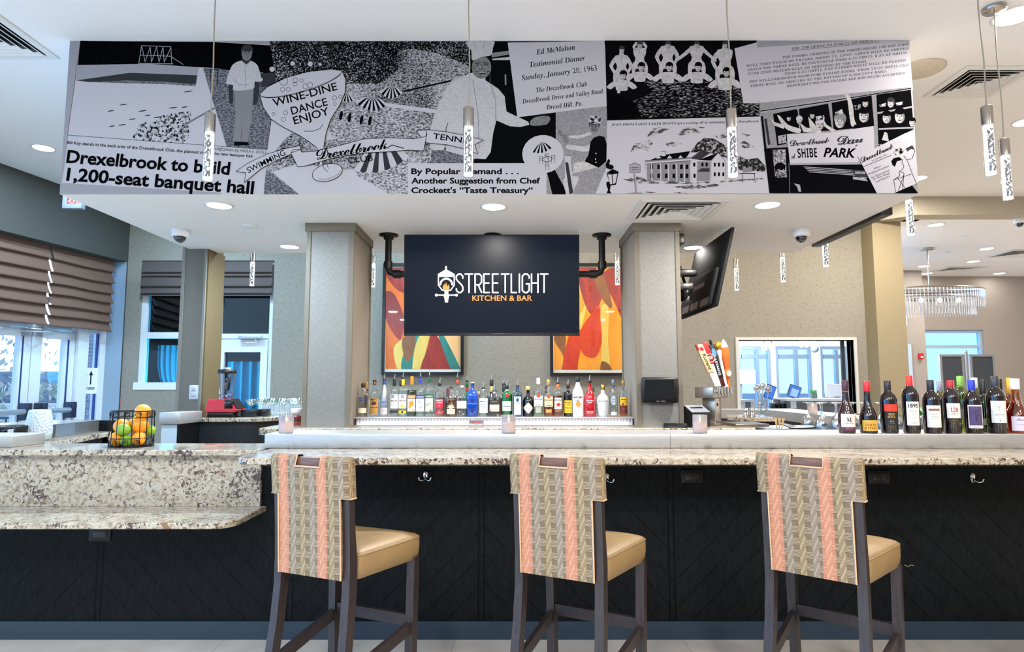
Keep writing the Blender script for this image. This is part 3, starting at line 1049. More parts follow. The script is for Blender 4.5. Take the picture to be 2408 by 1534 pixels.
DL = 33.0
downlight(515, 483, ZS, .09, 'recessed light in the soffit above the fruit basket side, near the left end', DL, (.6, .82, 1))
downlight(1161, 486, ZS, .09, 'recessed light in the soffit straight above the wide television', DL)
downlight(1805, 482, ZS, .09, 'recessed light in the soffit between the vent and its right corner', DL)
downlight(681, 580, ZS, .09, 'small recessed light at the back of the soffit, left of the left square column', DL, (.6, .82, 1))
downlight(1630, 582, ZS, .09, 'recessed light at the back of the soffit, partly hidden by the tilted television', 2.5)
downlight(102, 348, ZC, .1, 'recessed light in the high ceiling left of the mural', DL, (.6, .82, 1))
downlight(2386, 37, ZC, .12, 'largest recessed light, in the top right corner of the high ceiling', DL)
downlight(2158, 419, ZC, .1, 'recessed light half hidden behind the lower right end of the mural', DL)
downlight(2412, 287, ZC, .1, 'recessed light cut by the right photo edge, beside the vent', DL)
for px, py, lb in ((2200, 529, 'recessed lobby light nearest to the bubble pendant'), (2320, 585, 'recessed lobby light right of the chandelier rod canopy'),
                   (2289, 615, 'recessed lobby light above the dark ceiling vent of the lobby'), (2173, 626, 'recessed lobby light left of the chandelier rod, upper of two'),
                   (2180, 643, 'recessed lobby light left of the chandelier rod, lower of two'), (2350, 643, 'recessed lobby light close to the lobby back wall, right of the rod')):
    downlight(px, py, ZL, .1, lb, 3.0 if px in (2173, 2180, 2350) else 22.0, (1, .92, .86), 'recessed lobby lights')
for px, py, zc, lb in ((587, 531, ZS, 'flat white sprinkler cover left of the left square column'), (1714, 541, ZS, 'flat white sprinkler cover beside the tilted television'),
                       (2268, 555, ZL, 'flat white sprinkler cover among the lobby lights, front one'), (2226, 594, ZL, 'flat white cover among the lobby lights beside the chandelier rod')):
    P = atz(px, py, zc)
    thing(MB().lathe([(.055, -.0005), (.055, -.006), (.05, -.009), (.0001, -.009)], WHITE, 24, Matrix.Translation(P), cap=False), 'sprinkler_cover', pm((225, 225, 228), .5), lb, 'sprinkler cover')
P = atz(2166, 162, ZC)
sg = M('speaker_mesh', (190, 178, 158), .8)
sg.col(sg.mix(sg.voro(sg.co(), 240).gt(.35), (150, 140, 122), (205, 194, 174)))
sk = MB().lathe([(.15, -.0005), (.15, -.008), (.135, -.012), (.0001, -.013)], sg.m, 32, Matrix.Translation(P), cap=False)
thing(sk, 'ceiling_speaker', sg.m, 'round ceiling speaker half hidden behind the upper right end of the mural', 'speaker')


def vent(x0, x1, y0, y1, zc, label):
    cx, cy_ = (x0 + x1) / 2, (y0 + y1) / 2
    o = empty('ceiling_vent', (cx, cy_, zc), 0, label, 'air vent')
    hx, hy = (x1 - x0) / 2, (y1 - y0) / 2
    VW = pm((224, 222, 218), .5)
    def sq(k, z): return [(-hx * k, -hy * k, z), (hx * k, -hy * k, z), (hx * k, hy * k, z), (-hx * k, hy * k, z)]
    MB().rings([sq(1, -.001), sq(1, -.008), sq(.97, -.012), sq(.84, -.012), sq(.82, -.002)], VW, smooth=False, cap=False).build('frame', VW, o)
    lv = MB()
    for i in range(5):
        k = .80 - i * .15
        lv.rings([sq(k, -.016), sq(k - .018, -.017), sq(k - .1, -.0025), sq(k - .085, -.0025), sq(k, -.0145)], VW, smooth=False, cap=False)
    lv.add(sq(.08, -.014), [(0, 1, 2, 3)], VW)
    lv.build('louvres', VW, o)
    MB().add(sq(.84, -.0015), [(0, 1, 2, 3)], BLACK).build('duct', BLACK, o)


vent(.83, 1.41, 4.0, 4.52, ZS, 'square white air vent in the soffit underside above the right column')
vent(3.14, 3.66, 4.22, 4.70, ZC, 'square white air vent in the high ceiling right of the mural')
vent(-3.62, -3.05, 3.56, 4.12, ZC, 'square white air vent in the high ceiling, cut by the left photo edge')
Pv = atz(2262, 632, ZL)
vent(Pv.x - .35, Pv.x + .3, Pv.y - .2, Pv.y + .25, ZL, 'dark looking air vent in the lobby ceiling above the chandelier')
Pv = atz(2400, 596, ZL)
vent(Pv.x - .35, Pv.x + .4, Pv.y - .3, Pv.y + .3, ZL, 'air vent in the lobby ceiling at the right photo edge')


def dome(px, py, zc, label, r=.065):
    P = atz(px, py, zc)
    o = empty('dome_camera', P, 0, label, 'security camera')
    MB().lathe([(r, -.0005), (r, -.04), (r * .92, -.052), (r * .7, -.055)], WHITE, 24).build('housing', WHITE, o)
    pr = [(r * .68 * cos(a), -.055 - r * .7 * sin(a)) for a in [pi / 2 * k / 6 for k in range(6)]] + [(.0001, -.055 - r * .7)]
    MB().lathe(pr, None, 20, cap=False).build('dome', pm((16, 22, 30), .06, coat=1.0), o)


dome(424, 541, ZS, 'white dome camera under the soffit, near its left edge')
dome(1884, 541, ZS, 'white dome camera under the soffit, near its right edge')
dome(2397, 515, ZL, 'white dome camera on the lobby ceiling at the right photo edge')

# ---- bubble pendants
b = M('bubble_acrylic', (96, 98, 102), .15)
v = b.co()
f_ = b.noise(b.co(scale=(1, 1, .6)), 105, 2, .5, .4)
g_ = b.voro(v, 105)
spk = f_.gt(.47).mx(g_.lt(.16)) * (((x_ := b.xyz(v))[0] * x_[0] + x_[1] * 0.0).lt(.00030))
x, y, z = b.xyz(v)
solid = z.lt(.016).mx(z.gt(.236)).mx(1.0 - spk)
n = b.nt.nodes.new('ShaderNodeMapRange')
b.nt.links.new(solid.so, n.inputs[0]); n.inputs[3].default_value = .02; n.inputs[4].default_value = 1.15
b.b.inputs['Emission Color'].default_value = (.96, .98, 1, 1)
b.nt.links.new(n.outputs[0], b.b.inputs['Emission Strength'])
BUB = b.m
SLEEVE = clear('ffffff', .2, .02, .6)
CORD = pm((150, 138, 120), .5)
_pend = None


def pendant(x, y, zb, label, ztop=ZC):
    o = empty('bubble_pendant', (x, y, zb), 0, label, 'pendant lamp', 'bubble rod pendants around the bar')
    MB().lathe([(.0001, .002), (.0225, .002), (.0225, .255), (.0001, .255)], BUB, 16, cap=False).build('bubble_rod', BUB, o)
    MB().lathe([(.0001, 0), (.026, 0), (.0275, .003), (.0275, .262), (.0001, .262)], SLEEVE, 20, cap=False).build('glass_sleeve', SLEEVE, o)
    MB().lathe([(.0265, .258), (.0265, .352), (.024, .356), (.0001, .356)], NICKEL, 20).build('lamp_holder', NICKEL, o)
    L = ztop - zb
    MB().tube([(0, 0, .355), (.004, 0, .355 + (L - .355) * .3), (-.004, .002, .355 + (L - .355) * .65), (0, 0, L)], .0035, CORD, 6).build('cord', CORD, o)
    MB().lathe([(.06, L - .0005), (.06, L - .02), (.055, L - .025), (.0001, L - .025)], NICKEL, 24, cap=False).build('canopy', NICKEL, o)
    return o


ZP = 2.4
for px, py, lb in ((488, 425, 'bubble pendant hanging before the left part of the mural headline'), (1101, 415, 'bubble pendant hanging before the chef in the mural'),
                   (1724, 417, 'bubble pendant hanging before the house drawing in the mural'), (2331, 412, 'bubble pendant right of the mural, higher of the close pair'),
                   (2371, 470, 'bubble pendant right of the mural, lower of the close pair'), (2142, 555, 'bubble pendant just under the right corner of the soffit'),
                   (1942, 628, 'bubble pendant beside the dark edge of the soffit television'), (1842, 664, 'bubble pendant under the back right corner of the soffit'),
                   (1733, 684, 'bubble pendant before the tan wall beside the tilted television'), (1452, 671, 'bubble pendant before the right abstract painting'),
                   (877, 676, 'bubble pendant beside the left abstract painting'), (592, 673, 'bubble pendant before the grey shade left of the left column')):
    P = atz(px, py, ZP)
    pendant(P.x, P.y, ZP, lb)

# ---- chandelier in the lobby
ch = at(2187, 700, 9.13)
co_ = empty('chandelier', (ch.x, 9.13, ZL), 0, 'oval crystal rod chandelier hanging in the lobby', 'chandelier')
zt, zb_ = Z_(682, 9.13) - ZL, Z_(742, 9.13) - ZL
MB().lathe([(.09, -.001), (.09, -.02), (.0001, -.025)], NICKEL, 20, cap=False).build('canopy', NICKEL, co_)
MB().tube([(0, 0, -.02), (0, 0, zt - .02)], .012, NICKEL, 8).build('rod', NICKEL, co_)
CR = clear('f2f6fa', 1.0, .12, .7)
for nm, k, z0_, z1_ in (('outer', 1, zt, zt - .27), ('inner', .82, zt - .12, zb_)):
    rg, cr_ = MB(), MB()
    pts = [(.76 * k * cos(a), .34 * k * sin(a), z0_) for a in [2 * pi * i / 90 for i in range(130)]]
    rg.tube(pts, .012, None, 6, closed=True).build('ring_frame', NICKEL, co_)
    for q in pts: cr_.tube([q, (q[0], q[1], z1_)], .008, None, 5)
    cr_.build('crystal_rods', CR, co_)
sp_ = MB()
for a in (0, pi): sp_.tube([(0, 0, zt), (.76 * cos(a), 0, zt)], .008, None, 6)
sp_.tube([(0, -.34, zt), (0, .34, zt)], .008, None, 6)
sp_.build('spokes', NICKEL, co_)
cl_ = MB()
for i in range(4): cl_.sphere((-.4 + .27 * i, 0, zt - .15), .035, None, 10, 7)
cl_.build('bulbs', emis('fff4e4', 2.0), co_)

# ================================================================== MURAL ON THE SOFFIT FACE
mu = MB()
ML = pm((178, 174, 178), .75, var=.035, scale=600, spec=0)
MK = pm((11, 11, 13), .9, var=.3, scale=500, spec=0)
MD = pm((50, 50, 53), .75, var=.25, scale=500, spec=0)
MG = pm((122, 120, 122), .75, var=.14, scale=500, spec=0)
MS = pm((146, 143, 148), .75, var=.05, scale=600, spec=0)


def tex(name, sc, thr, a, c, detail=3, scale=(1, 1, 1), big=0.0, wd=.05):
    b = M(name, a, .9, spec=0)
    v = b.co(scale=scale)
    n = b.noise(v, sc, detail, .65)
    if big: n = n + (b.noise(b.co(), 5, 2) - .5) * big
    b.col(b.ramp(n, (thr - wd, a), (thr + wd, c)))
    return b.m


LT = (180, 177, 180)
T_FOL = tex('print_foliage', 120, .60, (10, 10, 12), LT, 3, big=.22, wd=.07)
T_HILL = tex('print_hillside', 85, .50, (24, 24, 26), LT, 4, (1, 1, 1.5), .35, .12)
T_LEAF = tex('print_shrub', 48, .48, (12, 12, 15), LT, 4)
T_WAT = tex('print_water', 46, .60, (9, 9, 11), (160, 156, 156), 4, (1, 1, 3.2), .2, .07)
T_BRK = tex('print_brickwork', 60, .5, (66, 68, 74), (122, 121, 126), 2, (1, 1, 2.4))
T_HALF = tex('print_halftone', 170, .5, (120, 118, 120), (144, 141, 142), 2)
T_DRK = tex('print_darktone', 150, .6, (5, 5, 6), (20, 20, 23), 2)
T_FUR = tex('print_terrace', 60, .5, (64, 64, 66), LT, 3, (1, 1, 1.8), .2, .1)
T_COAT = tex('print_cloth', 70, .42, (160, 156, 157), (182, 178, 179), 3, wd=.2)
T_FACE = tex('print_skin', 60, .5, (92, 90, 91), (128, 125, 125), 2, wd=.2)
T_PALE = tex('print_paleskin', 50, .42, (152, 148, 147), (186, 182, 180), 2, wd=.2)
_ly = [0]


def nl(k=1): _ly[0] += k


def MP(px, py): return at(px, py, DS - .002 - .00003 * _ly[0])


SOFT = {T_COAT, T_FACE, T_PALE, T_LEAF, T_HILL}


def mp(pts, m):
    nl(.2)
    if m in SOFT and 6 <= len(pts) < 20:
        n, out = len(pts), []
        for i in range(n):
            p0, p1, p2, p3 = (Vector(pts[(i + t) % n]) for t in (-1, 0, 1, 2))
            for t in (0, .33, .67):
                w = p1 + (p2 - p0) * (.4 * t) + (p0 * .8 - p1 * 2.2 + p2 * 1.8 - p3 * .4) * (t * t) + (p1 * 1.2 - p2 * 1.2 + (p3 - p0) * .4) * (t ** 3)
                out.append((w.x, max(97, min(457, w.y))))
        pts = [out[0]]
        for w in out[1:]:
            if abs(w[0] - pts[-1][0]) + abs(w[1] - pts[-1][1]) > .25: pts.append(w)
    mu.poly([MP(*q) for q in pts], m)


C1 = lambda pts: [(120 + a / 3.3444, 80 + c / 3.3444) for a, c in pts]
C2 = lambda pts: [(780 + a / 3.3444, 80 + c / 3.3444) for a, c in pts]
C3 = lambda pts: [(1400 + a / 3.0872, 80 + c / 3.0872) for a, c in pts]


def ms(pts, w, m, closed=False):
    nl(.2)
    if closed: pts = pts + [pts[0]]
    for i in range(len(pts) - 1):
        (a, c), (d, e_) = pts[i], pts[i + 1]
        L = max(1e-6, sqrt((d - a) ** 2 + (e_ - c) ** 2))
        nx, ny = -(e_ - c) / L * w / 2, (d - a) / L * w / 2
        ex, ey = (d - a) / L * w * .25, (e_ - c) / L * w * .25
        vs = [MP(a + nx - ex, c + ny - ey), MP(a - nx - ex, c - ny - ey), MP(d - nx + ex, e_ - ny + ey), MP(d + nx + ex, e_ + ny + ey)]
        mu.add(vs, [(0, 1, 2, 3)], m)


def ell(cx, cy_, rx, ry, ang=0, n=22, a0=0, a1=2 * pi):
    ca, sa = cos(radians(ang)), sin(radians(ang))
    k = n if abs(a1 - a0 - 2 * pi) < 1e-6 else n + 1
    return [(cx + rx * cos(t) * ca - ry * sin(t) * sa, cy_ + rx * cos(t) * sa + ry * sin(t) * ca) for t in [a0 + (a1 - a0) * i / n for i in range(k)]]


def mt(t, p0, p1, h, m, style='plain', bold=0.0, shear=0.0):
    """a line of print from pixel p0 to p1 along its baseline, cap height h in pixels"""
    nl(.2)
    A = MP(*p0); B_ = MP(*p1) - A
    w = B_.length
    B_.normalize()
    up = Vector((-B_.z, 0, B_.x))
    hh = (MP(p0[0], p0[1] - h) - A).length
    mu.text(t, flat(A, B_, up), m, style, bold, shear, w=w, h=hh)


def brella(apex, l, r, sag, n=9, top=None, dk=MK, lt=ML):
    """striped parasol"""
    rim = []
    for i in range(n * 4 + 1):
        t = i / (n * 4)
        ex, ey = l[0] + (r[0] - l[0]) * t, l[1] + (r[1] - l[1]) * t + sag * sin(pi * t)
        rim.append((ex, ey + (r[0] - l[0]) * .018 * abs(sin(pi * t * n))))
    nl(.2)
    for i in range(n * 4):
        mid_ = lambda q, s_: (apex[0] + (q[0] - apex[0]) * s_, apex[1] + (q[1] - apex[1]) * s_ - (r[0] - l[0]) * .06 * sin(pi * s_))
        m = dk if (i // 4) % 2 else lt
        for s0, s1 in ((0, .5), (.5, 1)):
            mu.add([MP(*mid_(rim[i], s0 + .001)), MP(*mid_(rim[i + 1], s0 + .001)), MP(*mid_(rim[i + 1], s1)), MP(*mid_(rim[i], s1))], [(0, 1, 2, 3)], m)


def face(cx, cy_, r, hair=MK, skin=T_PALE, ang=0, smile=True):
    """a printed head: hair, a lit and a shaded side, eyes, nose and mouth"""
    mp(ell(cx + r * .03, cy_ - r * .3, r * .86, r * .88, ang), hair)
    nl()
    mp(ell(cx, cy_ + r * .14, r * .7, r * .9, ang), T_FACE)
    nl()
    mp(ell(cx - r * .1, cy_ + r * .16, r * .55, r * .82, ang), skin)
    mp(ell(cx, cy_ - r * .52, r * .66, r * .34, ang), hair)
    nl()
    for s_ in (-1, 1):
        mp(ell(cx - r * .04 + s_ * r * .3, cy_ + r * .02, r * .13, r * .07, 0, 10), MK)
        if r > 11: ms([(cx + s_ * r * .15, cy_ - r * .14), (cx + s_ * r * .46, cy_ - r * .17)], r * .06, MD)
    ms([(cx - r * .02, cy_ + r * .08), (cx + r * .06, cy_ + r * .36), (cx - r * .08, cy_ + r * .38)], r * .06, MD)
    if smile: ms([(cx - r * .26, cy_ + r * .54), (cx - r * .1, cy_ + r * .63), (cx + r * .1, cy_ + r * .63), (cx + r * .26, cy_ + r * .53)], r * .1, MD)
    else: ms([(cx - r * .2, cy_ + r * .6), (cx + r * .2, cy_ + r * .59)], r * .08, MD)


# backing board of the print
mu.box((XL, DS - .0015, ZS), (XR, DS + .0, ZC), ML)
nl()
# --- newspaper clipping with the pool photograph
mp([(165, 97), (190, 97), (150, 400), (141, 457), (140, 457)], MS)
mp(C1([(80, 1172), (640, 1205), (1330, 1248), (1340, 1262), (68, 1262)]), MS)
mp([(634, 97), (515, 97), (560, 104), (634, 106)], MS)
nl(3)
mp(C1([(232, 55), (1798, 92), (1700, 910), (130, 795)]), ML)
nl()
mp(C1([(232, 55), (1300, 62), (1285, 268), (1165, 262), (760, 235), (210, 245)]), T_DRK)
mp(C1([(210, 247), (760, 237), (1165, 262), (1150, 330), (620, 305), (195, 365)]), MS)
mp(C1([(195, 365), (620, 305), (1150, 325), (1140, 395), (900, 375), (600, 365), (300, 378)]), MD)
mp(C1([(300, 378), (600, 365), (900, 375), (1140, 395), (1135, 410), (900, 395), (500, 385)]), T_BRK)
mp(C1([(1195, 268), (1300, 268), (1790, 290), (1700, 910), (1380, 885)]), T_BRK)
nl()
mp(C1([(1290, 62), (1798, 92), (1775, 390), (1660, 300), (1400, 285), (1285, 268)]), T_DRK)
mp(C1([(1640, 310), (1780, 300), (1765, 400), (1650, 420)]), MD)
nl()
mp(C1([(660, 830), (670, 760), (720, 690), (800, 700), (880, 640), (1000, 620), (1100, 610), (1085, 720), (1050, 850)]), T_LEAF)
for a, c in ((570, 555), (470, 605), (720, 605), (480, 725), (560, 715), (640, 670), (760, 640), (840, 655), (1050, 575), (1080, 452), (960, 580)):
    mp(ell(120 + a / 3.3444, 80 + c / 3.3444, 6 + random.random() * 6, 1.4, -8, 9), MD)
ms(C1([(1035, 858), (1035, 745), (1062, 705), (1392, 520)]), 3.2, MG)
ms(C1([(1038, 858), (1038, 748), (1065, 710), (1395, 526)]), 1.0, MK)
w_ = pm((150, 150, 158), .7, var=.03)
for q in ([(690, 232), (712, 92), (942, 100), (950, 235)], [(715, 100), (740, 220), (780, 100), (790, 222), (830, 100), (850, 222), (880, 100), (890, 222), (940, 110)], [(700, 165), (945, 175)], [(690, 232), (960, 235)], [(950, 182), (1040, 240)]):
    ms(C1(q), 1.3, w_)
ms(C1([(232, 55), (1798, 92), (1700, 910), (130, 795)]), .9, MK, True)
ms(C1([(1300, 62), (1796, 92), (1775, 390)]), 1.0, ML)
ms(C1([(1250, 390), (1255, 280), (1310, 280), (1305, 395)]), 1.6, MK)
# the standing man
nl()
mp(C1([(1440, 440), (1592, 432), (1580, 640), (1560, 760), (1545, 855), (1500, 850), (1505, 640), (1490, 850), (1432, 845), (1450, 650)]), MG)
mp(C1([(1395, 385), (1430, 395), (1432, 540), (1420, 552), (1402, 545)]), MD)
mp(C1([(1598, 375), (1645, 378), (1625, 540), (1605, 562), (1588, 555)]), MD)
nl()
mp(C1([(1500, 208), (1425, 245), (1375, 385), (1432, 402), (1440, 445), (1590, 432), (1602, 372), (1655, 372), (1625, 248), (1560, 205)]), T_COAT)
ms(C1([(1525, 235), (1530, 440)]), 1.0, MG); ms(C1([(1440, 360), (1480, 400), (1560, 400)]), 1.0, MG)
mp(C1([(1505, 170), (1565, 170), (1568, 215), (1535, 240), (1500, 212)]), MD)
nl()
face(120 + 1540 / 3.3444, 80 + 150 / 3.3444, 17, MD, T_FACE, 5, False)
mp(C1([(1440, 845), (1545, 850), (1560, 872), (1440, 880)]), MK)
# clipping text
mt('Bill Kay stands in the back area of the Drexelbrook Club, the planned site of the new banquet hall.', C1([(125, 864)])[0], C1([(1590, 973)])[0], 7.2, MK, 'plain', .012)
mt('Times staff photo by PAULA E. DOYLE', C1([(1205, 905)])[0], C1([(1697, 944)])[0], 6.5, MD, 'sansi')
mt('Drexelbrook to build', C1([(118, 1010)])[0], C1([(1402, 1106)])[0], 30, MK, 'plain', .028)
mt('1,200-seat banquet hall', C1([(118, 1150)])[0], C1([(1590, 1258)])[0], 30, MK, 'plain', .028)
# --- garden party photograph
nl(2)
mp([(634, 97), (1106, 97), (1110, 180), (940, 205), (905, 196), (868, 203), (800, 200), (780, 200), (650, 205), (640, 130)], T_FOL)
nl()
mp([(935, 120), (1000, 118), (1100, 155), (1090, 185), (1010, 195), (950, 205), (880, 205), (935, 165)], T_HILL)
mp([(800, 205), (900, 198), (1090, 180), (1105, 97), (1128, 97), (1030, 330), (1020, 384), (960, 384), (960, 457), (700, 457), (625, 398), (700, 300), (780, 330)], T_HILL)
nl()
mp([(780, 250), (1015, 255), (1010, 330), (790, 335), (770, 300)], T_FUR)
ms([(895, 245), (1024, 262)], 9, ML)
ms([(950, 215), (1060, 190)], 4, MK)
for cx_, cy2 in ((935, 262), (980, 262), (920, 280), (945, 290), (800, 285), (985, 300), (900, 305), (795, 262)):
    for q in ([(-9, 10), (-9, -4), (9, -4), (9, 10)], [(-9, 2), (9, 2)]): ms([(cx_ + a, cy2 + c) for a, c in q], 1.3, ML)
for cx_, cy2 in ((802, 272), (822, 276), (850, 282), (870, 284)): mp(ell(cx_, cy2, 4, 12, 10, 10), MK)
nl()
brella((816, 219), (795, 232), (834, 236), 5, 9)
brella((922, 202), (892, 216), (947, 218), 14, 11)
brella((876, 228), (835, 240), (912, 246), 16, 13)
mp(C1([(1690, 1065), (1940, 1250), (1950, 1262), (1672, 1262)]), T_BRK)
mp([(703, 457), (640, 405), (700, 385), (770, 395), (830, 400), (905, 450), (912, 457)], ML)
mp([(960, 340), (960, 457), (905, 450), (838, 412), (842, 402), (900, 405), (955, 350)], T_FUR)
nl()
brella((893, 318), (832, 400), (962, 368), 18, 9, dk=MD)
for q in ([(913, 440), (910, 418), (920, 416), (922, 446)], [(911, 424), (920, 424)], [(990, 384), (986, 360), (1012, 360), (1012, 384)], [(987, 370), (1012, 370)]): ms(q, 1.6, ML)
# --- chef photograph
nl(2)
mp([(1096, 97), (1424, 97), (1424, 200), (1307, 330), (1307, 384), (1010, 384), (1100, 200), (1106, 130)], MK)
mp(C2([(1255, 150), (1400, 130), (1400, 160), (1260, 185)]), MG); mp(C2([(1260, 195), (1400, 180), (1400, 205), (1265, 205)]), T_PALE)
mp(C2([(1360, 320), (1372, 318), (1374, 400), (1362, 402)]), MG)
nl()
mp(C2([(790, 905), (880, 905), (1130, 970), (1110, 1015), (780, 1015)]), T_BRK)
mp(C2([(1560, 690), (1590, 660), (1640, 645), (1700, 645), (1720, 670), (1690, 712), (1610, 722), (1565, 718)]), T_FACE)
nl()
mp(C2([(1115, 300), (1040, 330), (960, 365), (890, 440), (850, 540), (790, 690), (770, 760), (775, 890), (800, 915), (880, 912), (895, 880), (900, 920), (1120, 980), (1210, 985), (1250, 930), (1270, 780), (1295, 680), (1400, 725), (1480, 732), (1555, 715), (1545, 690), (1480, 660), (1375, 610), (1360, 490), (1310, 430), (1250, 390), (1180, 345)]), T_COAT)
nl()
ms(C2([(895, 880), (900, 740), (915, 700)]), 1.8, MD); ms(C2([(1250, 400), (1290, 520), (1290, 680)]), 1.6, MG); ms(C2([(1110, 360), (1150, 620), (1160, 900)]), 1.4, MG); ms(C2([(1245, 320), (1248, 390)]), 2.5, MD)
mp(ell(*C2([(1178, 262)])[0], 23, 27, 0), T_FACE)
nl()
mp(C2([(1075, 52), (1272, 52), (1268, 110), (1252, 168), (1180, 180), (1105, 207), (1098, 130), (1062, 85)]), T_COAT)
ms(C2([(1120, 60), (1130, 120)]), 1, MG); ms(C2([(1200, 56), (1195, 120)]), 1, MG)
for q in ([(1130, 232), (1165, 228)], [(1195, 226), (1235, 230)]): ms(C2(q), 1.8, MK)
for q in ([(1135, 245), (1160, 243)], [(1200, 241), (1230, 244)]): ms(C2(q), 2.2, MD)
ms(C2([(1180, 240), (1185, 275), (1172, 280)]), 1.2, MD)
ms(C2([(1140, 295), (1170, 312), (1200, 312), (1232, 292)]), 2.4, MK); ms(C2([(1150, 300), (1170, 306), (1200, 306), (1222, 297)]), 1.2, ML)
mp(C2([(1120, 345), (1165, 360), (1210, 345), (1205, 385), (1165, 368), (1128, 390)]), ML)
# popular demand card
nl()
mp([(959, 384), (1285, 384), (1285, 457), (959, 457)], ML)
nl()
mt('By Popular Demand . . .', (967, 409.5), (1220, 409.5), 13.5, MK, 'plain', .03)
mt('Another Suggestion from Chef', (967, 431.5), (1270, 431.5), 13.5, MK, 'plain', .03)
mt("Crockett's \u201cTaste Treasury\u201c", (967, 454), (1253, 454), 13.5, MK, 'plain', .03)
# testimonial card
mp([(1194, 100), (1421, 96.5), (1442, 247), (1216.5, 276)], ML)
nl()
for t, a, c, h in (('Ed McMahon', (1612, 163), (1915, 122), 13), ('Testimonial Dinner', (1560, 262), (1995, 207), 13), ('Sunday, January 20, 1963', (1495, 365), (2088, 285), 13),
                   ('The Drexelbrook Club', (1610, 460), (2010, 410), 11.5), ('Drexelbrook Drive and Valley Road', (1500, 548), (2137, 465), 11), ('Drexel Hill, Pa.', (1690, 594), (1975, 562), 11)):
    mt(t, C2([a])[0], C2([c])[0], h, MK, 'bital')
# bathing woman panel
mp(C2([(1762, 615), (2165, 570), (2165, 1262), (1690, 1262), (1690, 1080), (1762, 1080)]), T_HALF)
nl()
mp(C2([(1690, 1075), (1755, 1068), (1858, 1262), (1735, 1262)]), MK)
mp(C2([(1830, 960), (1880, 960), (1900, 1262), (1840, 1262)]), T_COAT)
mp(C2([(1775, 740), (1850, 800), (1870, 850), (1840, 860), (1785, 780)]), T_FACE)
mp(C2([(2040, 790), (1960, 820), (1880, 820), (1870, 800), (1960, 795), (2030, 770)]), T_PALE)
mp(C2([(2095, 850), (2020, 925), (1860, 905), (1855, 870), (2000, 885), (2060, 830)]), T_PALE)
mp(C2([(2090, 1045), (1905, 1095), (1900, 1120), (1945, 1130), (1890, 1260), (1850, 1262), (1820, 1150), (1900, 1080), (1905, 1020), (1990, 1002)]), T_PALE)
mp(C2([(1835, 1010), (1860, 1010), (1900, 1250), (1870, 1262)]), MD)
nl()
mp(C2([(2035, 850), (2060, 815), (2110, 800), (2145, 810), (2165, 870), (2162, 1000), (2100, 1052), (1990, 1002), (2020, 950)]), MK)
face(780 + 2065 / 3.3444, 80 + 725 / 3.3444, 15, MD, T_FACE)
mp(ell(*C2([(2068, 675)])[0], 17, 10, 8), T_LEAF)
for a, c in ((2078, 940), (2075, 985), (2078, 1010)): mp(ell(*C2([(a, c)])[0], 1.4, 1.8), ML)
# oval parasol badge
mp(ell(*C2([(1662, 945)])[0], 49, 45), ML)
nl()
brella(C2([(1650, 850)])[0], C2([(1565, 925)])[0], C2([(1745, 885)])[0], 8, 11)
ms(C2([(1680, 950), (1700, 985)]), 1.2, MK)
ms([*ell(*C2([(1695, 985)])[0], 11, 6, -6)], 1.2, MK, True)
for cx_, cy2 in C2([(1645, 985), (1742, 975), (1695, 1030), (1690, 960)]):
    for q in ([(-4, 12), (-4, -6), (4, -6), (4, 12)], [(-4, 2), (4, 2)], [(-4, -2), (4, -2)]): ms([(cx_ + a, cy2 + c) for a, c in q], .9, MK)
